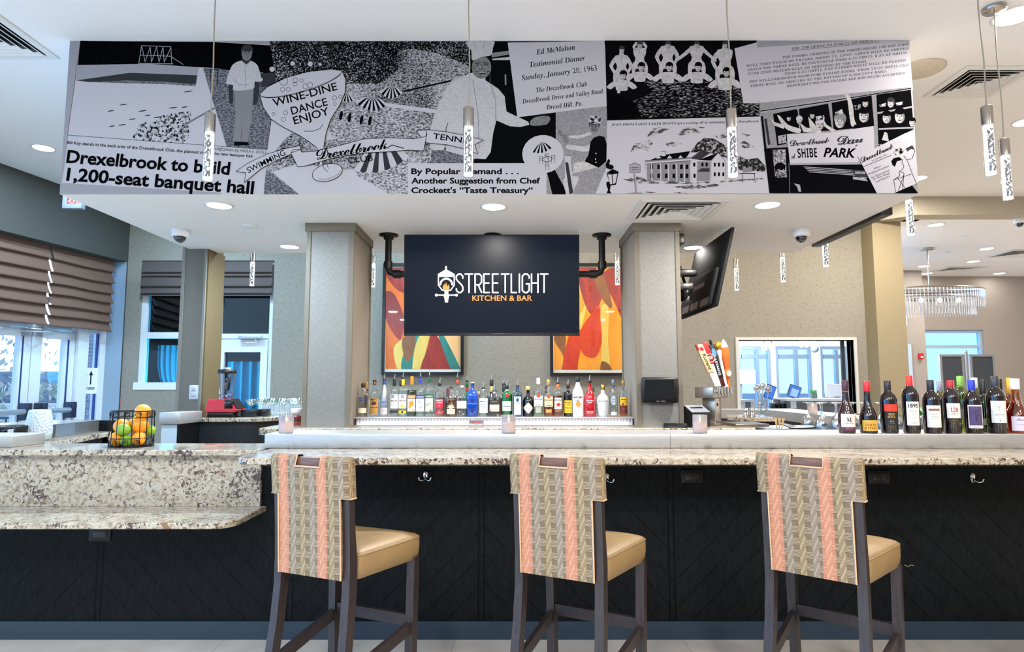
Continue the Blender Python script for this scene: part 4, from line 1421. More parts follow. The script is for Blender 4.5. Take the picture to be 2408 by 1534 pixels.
# --- swimmers photograph
nl(2)
mp(C3([(70, 45), (1012, 45), (1078, 503), (1190, 490), (1192, 598), (85, 627)]), MK)
mp(C3([(1010, 45), (1175, 45), (1172, 92), (1015, 105)]), MK)
nl()
mp(C3([(350, 340), (1050, 345), (1070, 490), (1190, 492), (1190, 590), (300, 612), (250, 500), (420, 420)]), T_WAT)
mp(C3([(85, 420), (300, 500), (330, 600), (95, 620)]), T_DRK)
for cx_, yt, s_ in ((190, 110, 1.0), (322, 60, .95), (525, 40, 1.05), (735, 40, 1.05), (940, 60, 1.15)):
    q = lambda pts: C3([(cx_ + a * s_, yt + c * s_) for a, c in pts])
    o_ = C3([(cx_ + 12, yt + 190 * s_)])[0]
    # the swimmer below, shoulders just out of the water
    mp(q([(-20, 225), (30, 225), (75, 240), (112, 275), (85, 292), (45, 270), (40, 300), (-35, 300), (-45, 270), (-80, 292), (-108, 275), (-70, 240)]), T_PALE)
    # the rider: legs over the shoulders, narrow waist, arms
    mp(q([(-42, 150), (42, 150), (62, 190), (58, 250), (36, 262), (32, 205), (-30, 205), (-34, 262), (-56, 250), (-60, 190)]), T_PALE)
    if cx_ == 735:
        mp(q([(-42, 52), (-20, 62), (-60, 100), (-135, 152), (-146, 142), (-90, 92)]), T_PALE); mp(q([(42, 52), (20, 62), (60, 100), (128, 152), (138, 142), (86, 92)]), T_PALE)
    elif cx_ == 322:
        mp(q([(-46, 58), (-26, 66), (-36, 40), (-14, 10), (-26, -4), (-54, 28)]), T_PALE); mp(q([(46, 58), (26, 66), (40, 40), (16, 10), (28, -4), (58, 28)]), T_PALE)
    else:
        mp(q([(-44, 54), (-26, 72), (-62, 122), (-40, 172), (-54, 182), (-88, 124), (-70, 80)]), T_PALE)
        if cx_ != 940: mp(q([(44, 54), (26, 72), (56, 122), (34, 172), (48, 182), (80, 124), (66, 80)]), T_PALE)
    mp(q([(-14, 22), (14, 22), (18, 40), (48, 50), (46, 90), (32, 125), (40, 165), (-40, 165), (-32, 125), (-46, 90), (-48, 50), (-18, 40)]), T_PALE)
    nl(.5)
    mp(q([(-38, 92), (-8, 98), (8, 98), (38, 90), (36, 112), (0, 116), (-36, 114)]), ML)
    ms(q([(-4, 48), (-2, 88)]), .8, MG)
    h_ = C3([(cx_ + 2, yt + 6)])[0]
    face(h_[0], max(h_[1], 106), 8.5, MD, T_PALE)
    face(o_[0], o_[1], 10.5, MK, T_PALE)
mp(C3([(150, 330), (175, 300), (190, 330), (180, 430), (160, 430)]), T_PALE)
# --- caption and house drawing
nl()
mp(C3([(85, 629), (1195, 600), (1262, 1158), (0, 1160), (80, 970)]), ML)
nl()
mt('POST PROM PARTY PARTICIPANTS get a cooling-off in swimming pool at Drexelbrook', C3([(120, 668)])[0], C3([(1187, 640)])[0], 5.6, MK, 'serif')
T_INK = tex('print_inkwash', 26, .5, (70, 66, 66), (176, 172, 172), 3, (1, 1, 2.4))
T_TREE = tex('print_inktree', 70, .56, (34, 33, 33), (160, 156, 156), 3)
for q in ([(430, 680), (560, 672), (520, 700), (430, 740), (370, 750), (400, 710)], [(580, 745), (640, 690), (700, 680), (780, 720), (690, 715), (620, 740)], [(250, 870), (280, 800), (360, 780), (400, 760), (420, 790), (380, 850), (330, 830), (270, 845)],
          [(490, 800), (560, 785), (650, 800), (560, 820)], [(860, 740), (940, 720), (1000, 745), (900, 760)], [(1040, 800), (1080, 775), (1160, 820), (1080, 830)], [(1060, 720), (1130, 735), (1100, 748)], [(660, 680), (740, 672), (800, 680), (720, 700)]):
    mp(C3(q), T_INK)
mp(C3([(690, 860), (740, 790), (790, 755), (860, 760), (930, 800), (1030, 880), (1100, 910), (1180, 900), (1235, 960), (1235, 1000), (1040, 990), (950, 900), (820, 860)]), T_TREE)
nl()
mp(C3([(480, 880), (690, 850), (660, 905), (400, 915)]), MK)
mp(C3([(478, 855), (510, 850), (512, 885), (480, 888)]), ML); ms(C3([(478, 855), (510, 850), (512, 885)]), 1, MK)
for a in (440, 520, 600, 655): mp(C3([(a, 905), (a + 18, 880), (a + 38, 902)]), ML)
mp(C3([(360, 922), (690, 900), (700, 1075), (370, 1080)]), MG)
mp(C3([(690, 900), (775, 845), (870, 905), (945, 1000), (945, 1060), (700, 1075)]), ML)
nl()
mp(C3([(690, 905), (770, 848), (840, 860), (760, 915)]), MD); mp(C3([(750, 915), (890, 862), (845, 912), (835, 920)]), MK)
mp(C3([(740, 925), (835, 925), (830, 1065), (735, 1070)]), MG)
mp(C3([(738, 1000), (770, 975), (830, 975), (830, 1000)]), MD)
mp(C3([(840, 920), (893, 862), (945, 925), (945, 1058), (838, 1062)]), ML)
nl()
ms(C3([(838, 1062), (840, 920), (893, 862), (945, 925), (945, 1058)]), .9, MK); ms(C3([(690, 900), (775, 845), (800, 870)]), .9, MK)
for a in (860, 890, 922):
    for yy in (935, 1005): mp(C3([(a, yy), (a + 14, yy), (a + 14, yy + 28), (a, yy + 28)]), MK)
for a in (710, 770, 800): mp(C3([(a, 935), (a + 16, 935), (a + 16, 962), (a, 962)]), MK)
mp(C3([(712, 1015), (728, 1015), (728, 1045), (712, 1045)]), MK)
for a in (400, 450, 505, 560, 615, 655):
    for yy in (950, 1015): mp(C3([(a, yy), (a + 20, yy - 2), (a + 20, yy + 30), (a, yy + 32)]), MK)
for a in (368, 408, 472, 528, 588, 645, 690): ms(C3([(a, 942), (a + 4, 1080)]), 2.6, ML)
ms(C3([(355, 938), (695, 912)]), 3.5, ML); ms(C3([(355, 945), (695, 920)]), .8, MK); ms(C3([(360, 920), (690, 898)]), 1.2, MD)
mp(C3([(1070, 975), (1140, 965), (1140, 1000), (1070, 1010)]), MG); ms(C3([(1045, 1015), (1160, 1012)]), 2, MK); ms(C3([(1065, 1015), (1070, 1080)]), 1.2, MK); ms(C3([(1155, 1012), (1160, 1080)]), 1.2, MK)
mp(C3([(200, 1055), (330, 1030), (370, 1060), (700, 1078), (950, 1062), (1230, 1045), (1230, 1058), (950, 1075), (700, 1090), (300, 1085)]), T_INK)
mp(C3([(540, 1110), (820, 1085), (960, 1095), (700, 1130)]), T_INK); mp(C3([(220, 1158), (380, 1145), (450, 1150), (360, 1160)]), T_INK)
mp(C3([(570, 1150), (700, 1142), (680, 1158), (570, 1160)]), T_INK)
mp(C3([(248, 950), (285, 936), (325, 950), (325, 1005), (250, 1005)]), MS); ms(C3([(248, 950), (285, 936), (325, 950), (325, 1005), (250, 1005), (248, 950)]), 1, MK)
ms(C3([(285, 1005), (300, 1155)]), 4.2, MS); ms(C3([(278, 1008), (292, 1155)]), .9, MK); ms(C3([(262, 970), (312, 970)]), 1.2, MK); ms(C3([(262, 985), (312, 985)]), 1.2, MK)
# lantern
nl()
for q in ([(75, 945), (95, 905), (108, 920), (100, 945), (130, 955), (135, 975), (110, 985), (80, 975)], [(78, 1012), (125, 980), (175, 1003), (150, 1012)], [(80, 1075), (112, 1070), (130, 1090), (110, 1105), (105, 1140), (118, 1158), (82, 1158), (92, 1130), (80, 1100)]): mp(C3(q), MK)
mp(C3([(82, 1015), (168, 1006), (150, 1095), (110, 1100)]), MK)
nl()
mp(C3([(90, 1022), (118, 1020), (122, 1090), (108, 1092)]), ML); mp(C3([(124, 1020), (160, 1014), (146, 1082), (128, 1090)]), ML)
# --- typed announcement
nl(2)
mp([(1727, 114), (1779, 100), (1779, 97), (2137, 96), (2147, 212), (1960, 230), (1785, 243), (1748, 243)], ML)
mp([(1780, 97), (1990, 97), (1780, 112)], MS)
nl()
for t, a, c in (('THE INN OPENS TO PUBLIC ON MARCH 17', (1425, 115), (2065, 52)), ('The Formal Opening of the Drexelbrook Inn and Lodg', (1360, 178), (2272, 82)),
                ('will take place on Friday, March 17, 1950!  Lunch will be served', (1100, 238), (2272, 112)), ('daily and there will be cocktails from 4:30 until 6:30 at which', (1105, 268), (2262, 143)),
                ('time Curt Weiler will be featured at the piano.', (1110, 298), (1972, 206)), ('From 6:30 until 9:00 dinner music will be played', (1375, 298), (2255, 198)),
                ('the Williamsburgh Room (the dining room).  From 10:00 until clo', (1120, 355), (2275, 232)), ('there will be dancing to the rhythm of a society band.', (1125, 386), (2115, 278)),
                ('Reservations for Friday are now being accepted!', (1390, 386), (2250, 292))):
    mt(t.upper(), C3([a])[0], C3([c])[0], 6.2, MK, 'mono', .004, .15)
ms(C3([(1425, 122), (2065, 58)]), .8, MK)
# --- bus photograph
nl()
mp(C3([(1190, 490), (1200, 500), (2290, 385), (2345, 1157), (1265, 1157)]), T_HALF)
nl()
mp(C3([(1195, 555), (1560, 490), (2290, 400), (2292, 412), (1560, 520), (1200, 575)]), MS)
ms(C3([(1200, 560), (1620, 500), (2290, 395)]), 2.2, MK)
mp(C3([(1290, 580), (1460, 545), (1470, 560), (1480, 720), (1400, 725), (1385, 800), (1320, 810)]), MK)
mp(C3([(1478, 545), (1690, 505), (1720, 700), (1490, 720)]), MK)
mp(C3([(1715, 500), (2005, 445), (2025, 670), (1730, 700)]), MK)
mp(C3([(2040, 440), (2290, 405), (2312, 690), (2100, 800), (2055, 800)]), MK)
mp(C3([(1225, 832), (1400, 822), (1420, 940), (2000, 950), (2060, 800), (2345, 1157), (1265, 1157)]), MK)
nl()
ms(C3([(1210, 600), (1235, 830)]), 5, MK); ms(C3([(1235, 620), (1262, 800)]), 6, MD); ms(C3([(2050, 575), (2295, 530)]), 4, MS); ms(C3([(2060, 690), (2310, 680)]), 4, MS)
mp(C3([(1325, 740), (1385, 730), (1385, 790), (1330, 800)]), T_HILL)
# waving arms and faces
for q in ([(1320, 590), (1345, 600), (1400, 660), (1490, 690), (1480, 720), (1400, 700), (1350, 650)], [(1270, 610), (1300, 640), (1370, 660), (1370, 690), (1300, 665)], [(1800, 430), (1840, 440), (1870, 520), (1880, 620), (1900, 670), (1860, 670), (1845, 600), (1830, 480)],
          [(1480, 640), (1530, 680), (1640, 690), (1640, 720), (1510, 710)], [(1640, 600), (1680, 660), (1750, 700), (1720, 712), (1660, 670)], [(2080, 770), (2100, 710), (2120, 720), (2130, 780)], [(1545, 600), (1580, 640), (1640, 720), (1560, 700)]): mp(C3(q), T_PALE)
nl()
for a, c, r, hr in ((1575, 590, 8, MK), (1480, 625, 9, ML), (1630, 655, 13, ML), (1775, 630, 17, MG), (1950, 590, 17, MK), (1960, 500, 10, MK), (2145, 500, 11, MD), (2115, 605, 14, MK), (2210, 595, 17, MK), (2300, 640, 10, MK), (1405, 610, 7, MK)):
    o_ = C3([(a, c)])[0]
    face(o_[0], o_[1], r, hr, T_PALE)
for q in ([(1740, 570), (1790, 545), (1800, 575), (1745, 590)], [(1880, 520), (1930, 510), (1925, 545), (1885, 550)], [(1600, 600), (1660, 590), (1665, 620), (1605, 630)], [(2060, 515), (2110, 500), (2110, 525), (2065, 530)], [(2180, 500), (2230, 490), (2230, 515), (2185, 520)]): mp(C3(q), T_LEAF)
mp(C3([(1880, 660), (1960, 640), (2020, 665), (2022, 690), (1860, 710)]), MK)
nl()
# banner
mp(C3([(1390, 728), (1700, 715), (2020, 668), (2028, 885), (1880, 945), (1412, 940)]), ML)
mp(C3([(1412, 940), (1900, 930), (1990, 885), (2000, 905), (1900, 948), (1415, 952)]), MS)
nl()
mt('Drexelbrook', C3([(1415, 815)])[0], C3([(1700, 790)])[0], 15, MD, 'script', .015)
mt('Day', C3([(1760, 805)])[0], C3([(1950, 790)])[0], 22, MD, 'script', .015)
mt('at', C3([(1425, 905)])[0], C3([(1455, 903)])[0], 14, MK, 'script', .01)
mt('SHIBE', C3([(1470, 900)])[0], C3([(1612, 895)])[0], 22, MK, 'sansb')
mt('PARK', C3([(1655, 892)])[0], C3([(1895, 898)])[0], 22, MK, 'plain', .03, .3)
for a in (0, 12, 24, 36): ms(C3([(1515 + a, 965 + a), (1860 + a, 990 + a)]), 1.8, MS)
mp(C3([(1860, 985), (1955, 990), (1990, 1045), (1900, 1045)]), MD); mp(C3([(1870, 1035), (1960, 1050), (1980, 1070), (1870, 1055)]), MS)
nl()
mt('ARROW', C3([(1885, 1015)])[0], C3([(1960, 1018)])[0], 6, ML, 'sansb'); mt('LINES', C3([(1925, 1050)])[0], C3([(1968, 1055)])[0], 4.5, ML, 'sansb')
mp(C3([(1285, 842), (1380, 838), (1390, 1040), (1305, 1045)]), T_HILL)
mt('FIRST', C3([(1290, 868)])[0], C3([(1330, 862)])[0], 6, MK, 'sansb'); mt('1', C3([(1345, 880)])[0], C3([(1362, 878)])[0], 12, MK, 'serif'); mt('CHOICE', C3([(1292, 895)])[0], C3([(1340, 892)])[0], 5.5, MK, 'sansb')
mp(ell(*C3([(1340, 970)])[0], 13, 12), MK)
mt('Paint', C3([(1318, 1005)])[0], C3([(1372, 1000)])[0], 8, ML, 'script', .02)
ms(C3([(1405, 940), (1412, 1155)]), .9, MS); mp(C3([(1440, 1085), (1485, 1095), (1495, 1145), (1475, 1145), (1465, 1110)]), MS)
# wedding card
nl()
mp(C3([(1905, 892), (2250, 720), (2312, 700), (2325, 830), (2345, 1080), (2165, 1157), (2042, 1157)]), ML)
ms(C3([(1905, 892), (2042, 1157)]), 1.2, MK)
nl()
mt('Drexelbrook', C3([(1935, 935)])[0], C3([(2170, 825)])[0], 13, MK, 'script', .012)
mt('IN DREXEL HILL', C3([(2010, 928)])[0], C3([(2122, 878)])[0], 3.8, MD, 'plain', .01)
ms(C3([(1945, 965), (2150, 880)]), 1.2, MK)
for t, a, c in (('Where', (2025, 985), (2075, 962)), ('Wedding Receptions', (1985, 1025), (2135, 962)), ('Are Remembered', (2000, 1052), (2135, 995)), ('for Their Beauty', (2018, 1062), (2140, 1015)), ('and Elegance', (2040, 1080), (2140, 1035))):
    mt(t, C3([a])[0], C3([c])[0], 4.4, MD, 'bital', .006)
mp(ell(*C3([(2200, 855)])[0], 13, 8, -20), T_LEAF)
for q in ([(2145, 930), (2165, 905), (2205, 895), (2230, 915), (2225, 930), (2240, 960), (2230, 985), (2205, 1000), (2210, 1030), (2165, 1060), (2180, 1145)], [(2165, 1060), (2300, 1015), (2330, 1085)], [(2210, 1000), (2240, 1010), (2230, 1140)], [(2250, 840), (2300, 810), (2320, 850), (2300, 905), (2260, 915), (2240, 885)], [(2265, 920), (2300, 1010)], [(2190, 1040), (2250, 1120)], [(2240, 1020), (2200, 1140)]):
    ms(C3(q), 1.3, MK)
mp(C3([(2150, 925), (2170, 900), (2205, 895), (2225, 915), (2190, 925), (2175, 965), (2155, 950)]), MK)
mp(C3([(2255, 830), (2300, 808), (2320, 840), (2290, 835), (2265, 855)]), MD)
# --- drawn goblet and ribbons, over everything
nl(3)
for a, c, r in ((1738, 277, 20), (1650, 358, 15), (1900, 232, 18), (2038, 235, 20), (2117, 240, 11), (1335, 222, 0)):
    if r: mp(ell(*C1([(a, c)])[0], r / 3.34, r / 3.34), ML)
mp(C1([(1640, 480), (1700, 420), (1850, 345), (2020, 300), (2200, 280), (2290, 290), (2318, 360), (2312, 460), (2270, 560), (2200, 670), (2165, 770), (2145, 890), (2130, 1060), (2165, 1080), (2130, 1085), (2085, 890), (2020, 840), (1940, 790), (1830, 735), (1730, 670), (1670, 580)]), ML)
mp(ell(*C1([(2172, 1090)])[0], 36, 20, -14), ML)
nl()
ms(ell(*C1([(2172, 1090)])[0], 36, 20, -14), 1.3, MK, True); ms(ell(*C1([(2172, 1085)])[0], 32, 16, -14, 20, .3, 2.4), .9, MK)
ms(C1([(2290, 290), (2318, 360), (2312, 460), (2270, 560), (2200, 670), (2165, 770), (2145, 890)]), 1.5, MK)
ms(C1([(1640, 480), (1670, 580), (1730, 670), (1830, 735), (1940, 790), (2020, 840), (2085, 890), (2120, 950)]), 1.5, MK)
ms(C1([(2130, 1000), (2148, 1060), (2180, 1085)]), 1.2, MK); ms(C1([(2165, 1000), (2180, 1060)]), 1.2, MK)
cx_, cy2 = C1([(1965, 384)])[0]
ms(ell(cx_, cy2, 100, 22, -16.4, 40), 1.4, MK, True)
ms(ell(cx_, cy2 + 2, 96, 18, -16.4, 30, .2, pi - .1), 1.0, MK)
ms(C1([(1990, 765), (2060, 765), (2115, 745), (2140, 710)]), 1.3, MK)
for a, c, r in ((1830, 372, 32), (1920, 365, 19), (1918, 395, 15), (1970, 366, 14), (2000, 412, 20), (2038, 400, 20), (1822, 438, 17), (1865, 436, 16), (1750, 630, 12), (1845, 620, 17), (1828, 672, 16), (2230, 503, 17), (2275, 493, 13), (2233, 550, 12)):
    ms(ell(*C1([(a, c)])[0], r / 3.34, r / 3.34, 0, 16), .9, MK, True)
mt('WINE-DINE', C1([(1752, 572)])[0], C1([(2255, 438)])[0], 19, MK, 'plain', .012)
mt('DANCE', C1([(1895, 636)])[0], C1([(2178, 560)])[0], 19, MK, 'plain', .012)
mt('ENJOY', C1([(1915, 712)])[0], C1([(2192, 632)])[0], 19, MK, 'plain', .012)
nl()
r1 = C1([(1455, 1080), (1560, 1010), (1700, 945), (1850, 900), (1955, 880), (1975, 930), (1890, 945), (1790, 985), (1650, 1060), (1520, 1168), (1532, 1092)])
mp(r1, ML); ms(r1, 1.2, MK, True)
r2 = C2([(665, 762), (720, 750), (900, 770), (1060, 800), (1192, 835), (1125, 870), (1147, 942), (1035, 900), (900, 870), (760, 858), (735, 850)])
mp(r2, ML); ms(r2, 1.2, MK, True)
nl()
r3 = [(684, 360), (690, 352), (706, 352), (710, 358), (740, 356), (800, 342), (855, 327), (915, 324), (974, 327), (1001, 321), (1004, 314), (1001, 330), (996, 355), (960, 353), (914, 357), (850, 360), (780, 372), (720, 390), (700, 392)]
mp(r3, ML); ms(r3, 1.3, MK, True)
ms([(684, 360), (706, 352), (712, 343), (700, 340)], 1.2, MK); ms([(1001, 321), (1004, 308), (985, 306), (978, 314)], 1.2, MK)
nl()
mt('SWIMMING', C1([(1553, 1096)])[0], C1([(1848, 950)])[0], 14, MK, 'plain', .008)
mt('TENNIS', C2([(795, 822)])[0], C2([(1085, 865)])[0], 13.5, MK, 'plain', .015)
mt('Drexelbrook', (745, 376), (912, 349), 27, MK, 'script', .008)
ms([(910, 349), (922, 341), (935, 345), (950, 349)], 2, MK)
mt('CLUB', (819, 384), (877, 378), 14, MK, 'plain', .0)
thing(mu, 'mural', ML, 'wide black and white collage mural of old clippings and photographs on the soffit', 'mural')

# ================================================================== TELEVISIONS
YT = 4.9
t0, t1 = at(953, 555, YT), at(1363, 789, YT)
tv = empty('television', ((t0.x + t1.x) / 2, YT, t1.z), 0, 'wide black television with a lit lantern logo hanging above the liquor bottles', 'television')
TL = lambda px, py, dy=-.0006: at(px, py, YT) - tv.location + Vector((0, dy, 0))
hw = (t1.x - t0.x) / 2
tv.rotation_euler.x = radians(4)
hh_ = t0.z - t1.z
MB().box((-hw, .0, 0), (hw, .045, hh_), None, None, .006).box((-hw * .7, .04, .1), (hw * .7, .08, hh_ * .7), None, None, .02).build('body', BLACK, tv)
SCRN = M('screen_glass', (4, 6, 10), .34, spec=.14, emit=(12, 20, 34), es=1.0).m
MB().box((-hw + .008, -.0004, .02), (hw - .008, .004, hh_ - .01)).build('screen', SCRN, tv)
MB().box((-hw, -.004, -.004), (hw, .02, .012), None, None, .002).build('lower_bezel', pm((30, 32, 36), .2, .5), tv)
lg = MB()
WL, OL = emis('f4f8ff', 1.6), emis('ff9a3c', 1.2)


def st(pts, w, m):
    """a stroke of the lit logo, in pixels of the screen"""
    for i in range(len(pts) - 1):
        (a, c), (d, e_) = pts[i], pts[i + 1]
        L = max(1e-6, sqrt((d - a) ** 2 + (e_ - c) ** 2))
        nx, ny, ex, ey = -(e_ - c) / L * w / 2, (d - a) / L * w / 2, (d - a) / L * w * .3, (e_ - c) / L * w * .3
        lg.add([TL(a + nx - ex, c + ny - ey, -.001), TL(a - nx - ex, c - ny - ey, -.001), TL(d - nx + ex, e_ - ny + ey, -.001), TL(d + nx + ex, e_ + ny + ey, -.001)], [(0, 1, 2, 3)], m)


xl = 1074.0
T_, B_, Md = 646, 689, 667
for chh in 'STREETLIGHT':
    w = {'I': 3, 'L': 12, 'S': 15, 'T': 18, 'G': 16}.get(chh, 15)
    x0_, x1_ = xl, xl + w
    cr_ = 5
    if chh == 'S': q = [[(x1_, T_ + 10), (x1_, T_ + cr_), (x1_ - cr_, T_), (x0_ + cr_, T_), (x0_, T_ + cr_), (x0_, T_ + 12), (x0_ + 3, Md - 5), (x1_ - 3, Md + 4), (x1_, B_ - 12), (x1_, B_ - cr_), (x1_ - cr_, B_), (x0_ + cr_, B_), (x0_, B_ - cr_), (x0_, B_ - 9)]]
    elif chh == 'T': q = [[(x0_, T_), (x1_, T_)], [((x0_ + x1_) / 2, T_), ((x0_ + x1_) / 2, B_)]]
    elif chh == 'R': q = [[(x0_, B_), (x0_, T_), (x1_ - cr_, T_), (x1_, T_ + cr_), (x1_, Md - 2), (x1_ - cr_, Md + 4), (x0_, Md + 4)], [(x0_ + 7, Md + 4), (x1_, B_)]]
    elif chh == 'E': q = [[(x1_ - 2, T_), (x0_, T_), (x0_, B_), (x1_ - 2, B_)], [(x0_, Md), (x1_ - 3, Md)]]
    elif chh == 'L': q = [[(x0_, T_), (x0_, B_), (x1_, B_)]]
    elif chh == 'I': q = [[(x0_ + 1.5, T_), (x0_ + 1.5, B_)]]
    elif chh == 'G': q = [[(x1_, T_ + 10), (x1_, T_ + cr_), (x1_ - cr_, T_), (x0_ + cr_, T_), (x0_, T_ + cr_), (x0_, B_ - cr_), (x0_ + cr_, B_), (x1_ - cr_, B_), (x1_, B_ - cr_), (x1_, Md + 2), (x1_ - 7, Md + 2)]]
    else: q = [[(x0_, T_), (x0_, B_)], [(x1_, T_), (x1_, B_)], [(x0_, Md), (x1_, Md)]]
    for s_ in q: st(s_, 3.2, WL)
    xl = x1_ + 5.4
A_ = TL(1111, 708); B2 = TL(1251, 708)
lg.text('KITCHEN & BAR', flat(A_ + Vector((0, -.0006, 0)), (1, 0, 0), (0, 0, 1)), OL, 'plain', .012, w=(B2 - A_).x, h=13 / 1500 * YT)


def pl(pts, m, d=-.001): lg.poly([TL(a, c, d) for a, c in pts], m)


pl([(1048, 628), (1052, 628), (1052, 636), (1070, 646), (1070, 653), (1031, 653), (1031, 646), (1048, 636)], WL)
st([(1032, 653), (1032, 672), (1041, 684), (1060, 684), (1069, 672), (1069, 653)], 2.6, WL)
st(ell(1050.5, 671, 14, 14, 0, 14, pi, 2 * pi), 4.2, WL)
pl([(1043, 682), (1042, 676), (1046, 668), (1047, 674), (1050, 665), (1053, 675), (1056, 670), (1058, 677), (1057, 682)], OL)
pl([(1046, 684), (1055, 684), (1055, 692), (1057, 697), (1055, 703), (1054, 712), (1047, 712), (1046, 703), (1044, 697), (1046, 692)], WL)
st([(1028, 695), (1073, 695)], 2.6, WL); pl(ell(1027, 695, 3.4, 3.4), WL); pl(ell(1074, 695, 3.4, 3.4), WL)
lg.build('screen_logo', WL, tv)
# pipe mount of the television
mt_ = empty('television_mount', (0, YT + .07, ZS), 0, 'black iron pipe mount holding the wide television from the soffit', 'tv mount')
IRON = pm((16, 16, 17), .45, .4)
zl = Z_(645, YT + .07) - ZS
for sx, xin in ((X_(910, YT + .07), t0.x - .001), (X_(1418, YT + .07), t1.x + .001)):
    d = 1 if xin > sx else -1
    pp = MB().tube([(sx, 0, -.001), (sx, 0, zl + .05), (sx + d * .015, 0, zl + .015), (sx + d * .05, 0, zl), (xin, 0, zl)], .026, None, 12)
    pp.tube([(sx, 0, zl + .1), (sx, 0, zl + .045)], .034, None, 12).tube([(sx + d * .045, 0, zl), (sx + d * .1, 0, zl)], .034, None, 12)
    pp.build('pipe', IRON, mt_)
    MB().lathe([(.075, -.0005), (.075, -.012), (.04, -.016), (.038, -.04), (.026, -.041)], None, 20, Matrix.Translation((sx, 0, 0))).build('flange', IRON, mt_)
MB().lathe([(.07, -.0005), (.07, -.012), (.036, -.016), (.03, -.05)], None, 20, Matrix.Translation((X_(1157, YT), 0, 0))).build('flange', IRON, mt_)
# tilted television beside the right column
tt = empty('television', (1.475, 5.08, 1.93), 0, 'black television seen edge-on, tilted off the right side of the right column', 'television')
Mx = Matrix.Translation((0, 0, 0)) @ Matrix.Rotation(radians(13.5), 4, 'Y')
MB().box((.0, -.48, 0), (.025, .48, .6), None, Mx, .006).box((-.035, -.42, .01), (.0, .42, .3), None, Mx, .012).build('body', pm((12, 12, 13), .75, spec=.2), tt)
MB().box((.0251, -.47, .012), (.0262, .47, .59), None, Mx).build('screen', SCRN, tt)
tr_ = MB()
for k in range(3): tr_.box((-.0365, -.4 + k * .26, .012), (-.0352, -.2 + k * .26, .07), None, Mx)
tr_.box((-.0365, -.2, .18), (-.0352, .1, .22), None, Mx)
tr_.build('vent_slots', pm((70, 70, 72), .5), tt)
am = empty('television_mount', (1.236, 4.92, 2.4), 0, 'black wall bracket between the right column and the tilted television', 'tv mount')
MB().box((.0, -.1, -.5), (.03, .1, .0), None, None, .004).box((.0, -.17, .02), (.07, -.05, .1), None, None, .006).build('wall_plate', BLACK, am)
MB().box((.03, -.04, -.32), (.17, .04, -.26), None, None, .006).box((.03, -.04, -.2), (.2, .04, -.15), None, None, .006).tube([(.1, .1, -.1), (.16, .12, -.3), (.12, .02, -.36)], .012).build('tilt_arm', BLACK, am)
MB().lathe([(.045, 0), (.045, .09), (.03, .1)], None, 14, Matrix.Translation((.12, 0, -.4))).sphere((.1, -.07, -.34), .035, None, 10, 7).build('joint', BLACK, am)
# television on the right side of the soffit
ts = empty('television', (2.6, 4.83, 2.523), 0, 'black television hung on the right side of the soffit, only its lower edge showing', 'television')
MB().box((-.05, -.52, .0), (.03, .52, .62), None, None, .008).build('body', BLACK, ts)
MB().box((.0305, -.51, .015), (.0315, .51, .61)).build('screen', SCRN, ts)
sp_ = MB()
for k in (-.42, -.05, .2): sp_.box((-.04, k, -.0015), (.0, k + .2, -.0002))
sp_.build('speaker_grille', pm((58, 58, 60), .5), ts)

# ================================================================== PAINTINGS (plain abstract shapes)
def wash(name, a, c, sc=5, st_=(1, 1, .35)):
    b = M(name, a, .35)
    n = b.noise(b.co(scale=st_), sc, 4, .6, 1.2)
    b.col(b.ramp(n, (.35, a), (.65, c)))
    return b.m


WO = wash('wash_orange', (240, 128, 34), (226, 96, 26))
WR = wash('wash_red', (176, 46, 32), (120, 30, 26))
WY = wash('wash_yellow', (226, 190, 84), (240, 206, 110))
WT = wash('wash_teal', (22, 140, 130), (40, 118, 104))
WP = wash('wash_peach', (240, 176, 108), (244, 190, 128))
WB = wash('wash_brown', (122, 76, 40), (150, 92, 44))
WV = wash('wash_vermilion', (218, 72, 30), (196, 48, 30))
WA = wash('wash_amber', (244, 150, 30), (248, 166, 48))


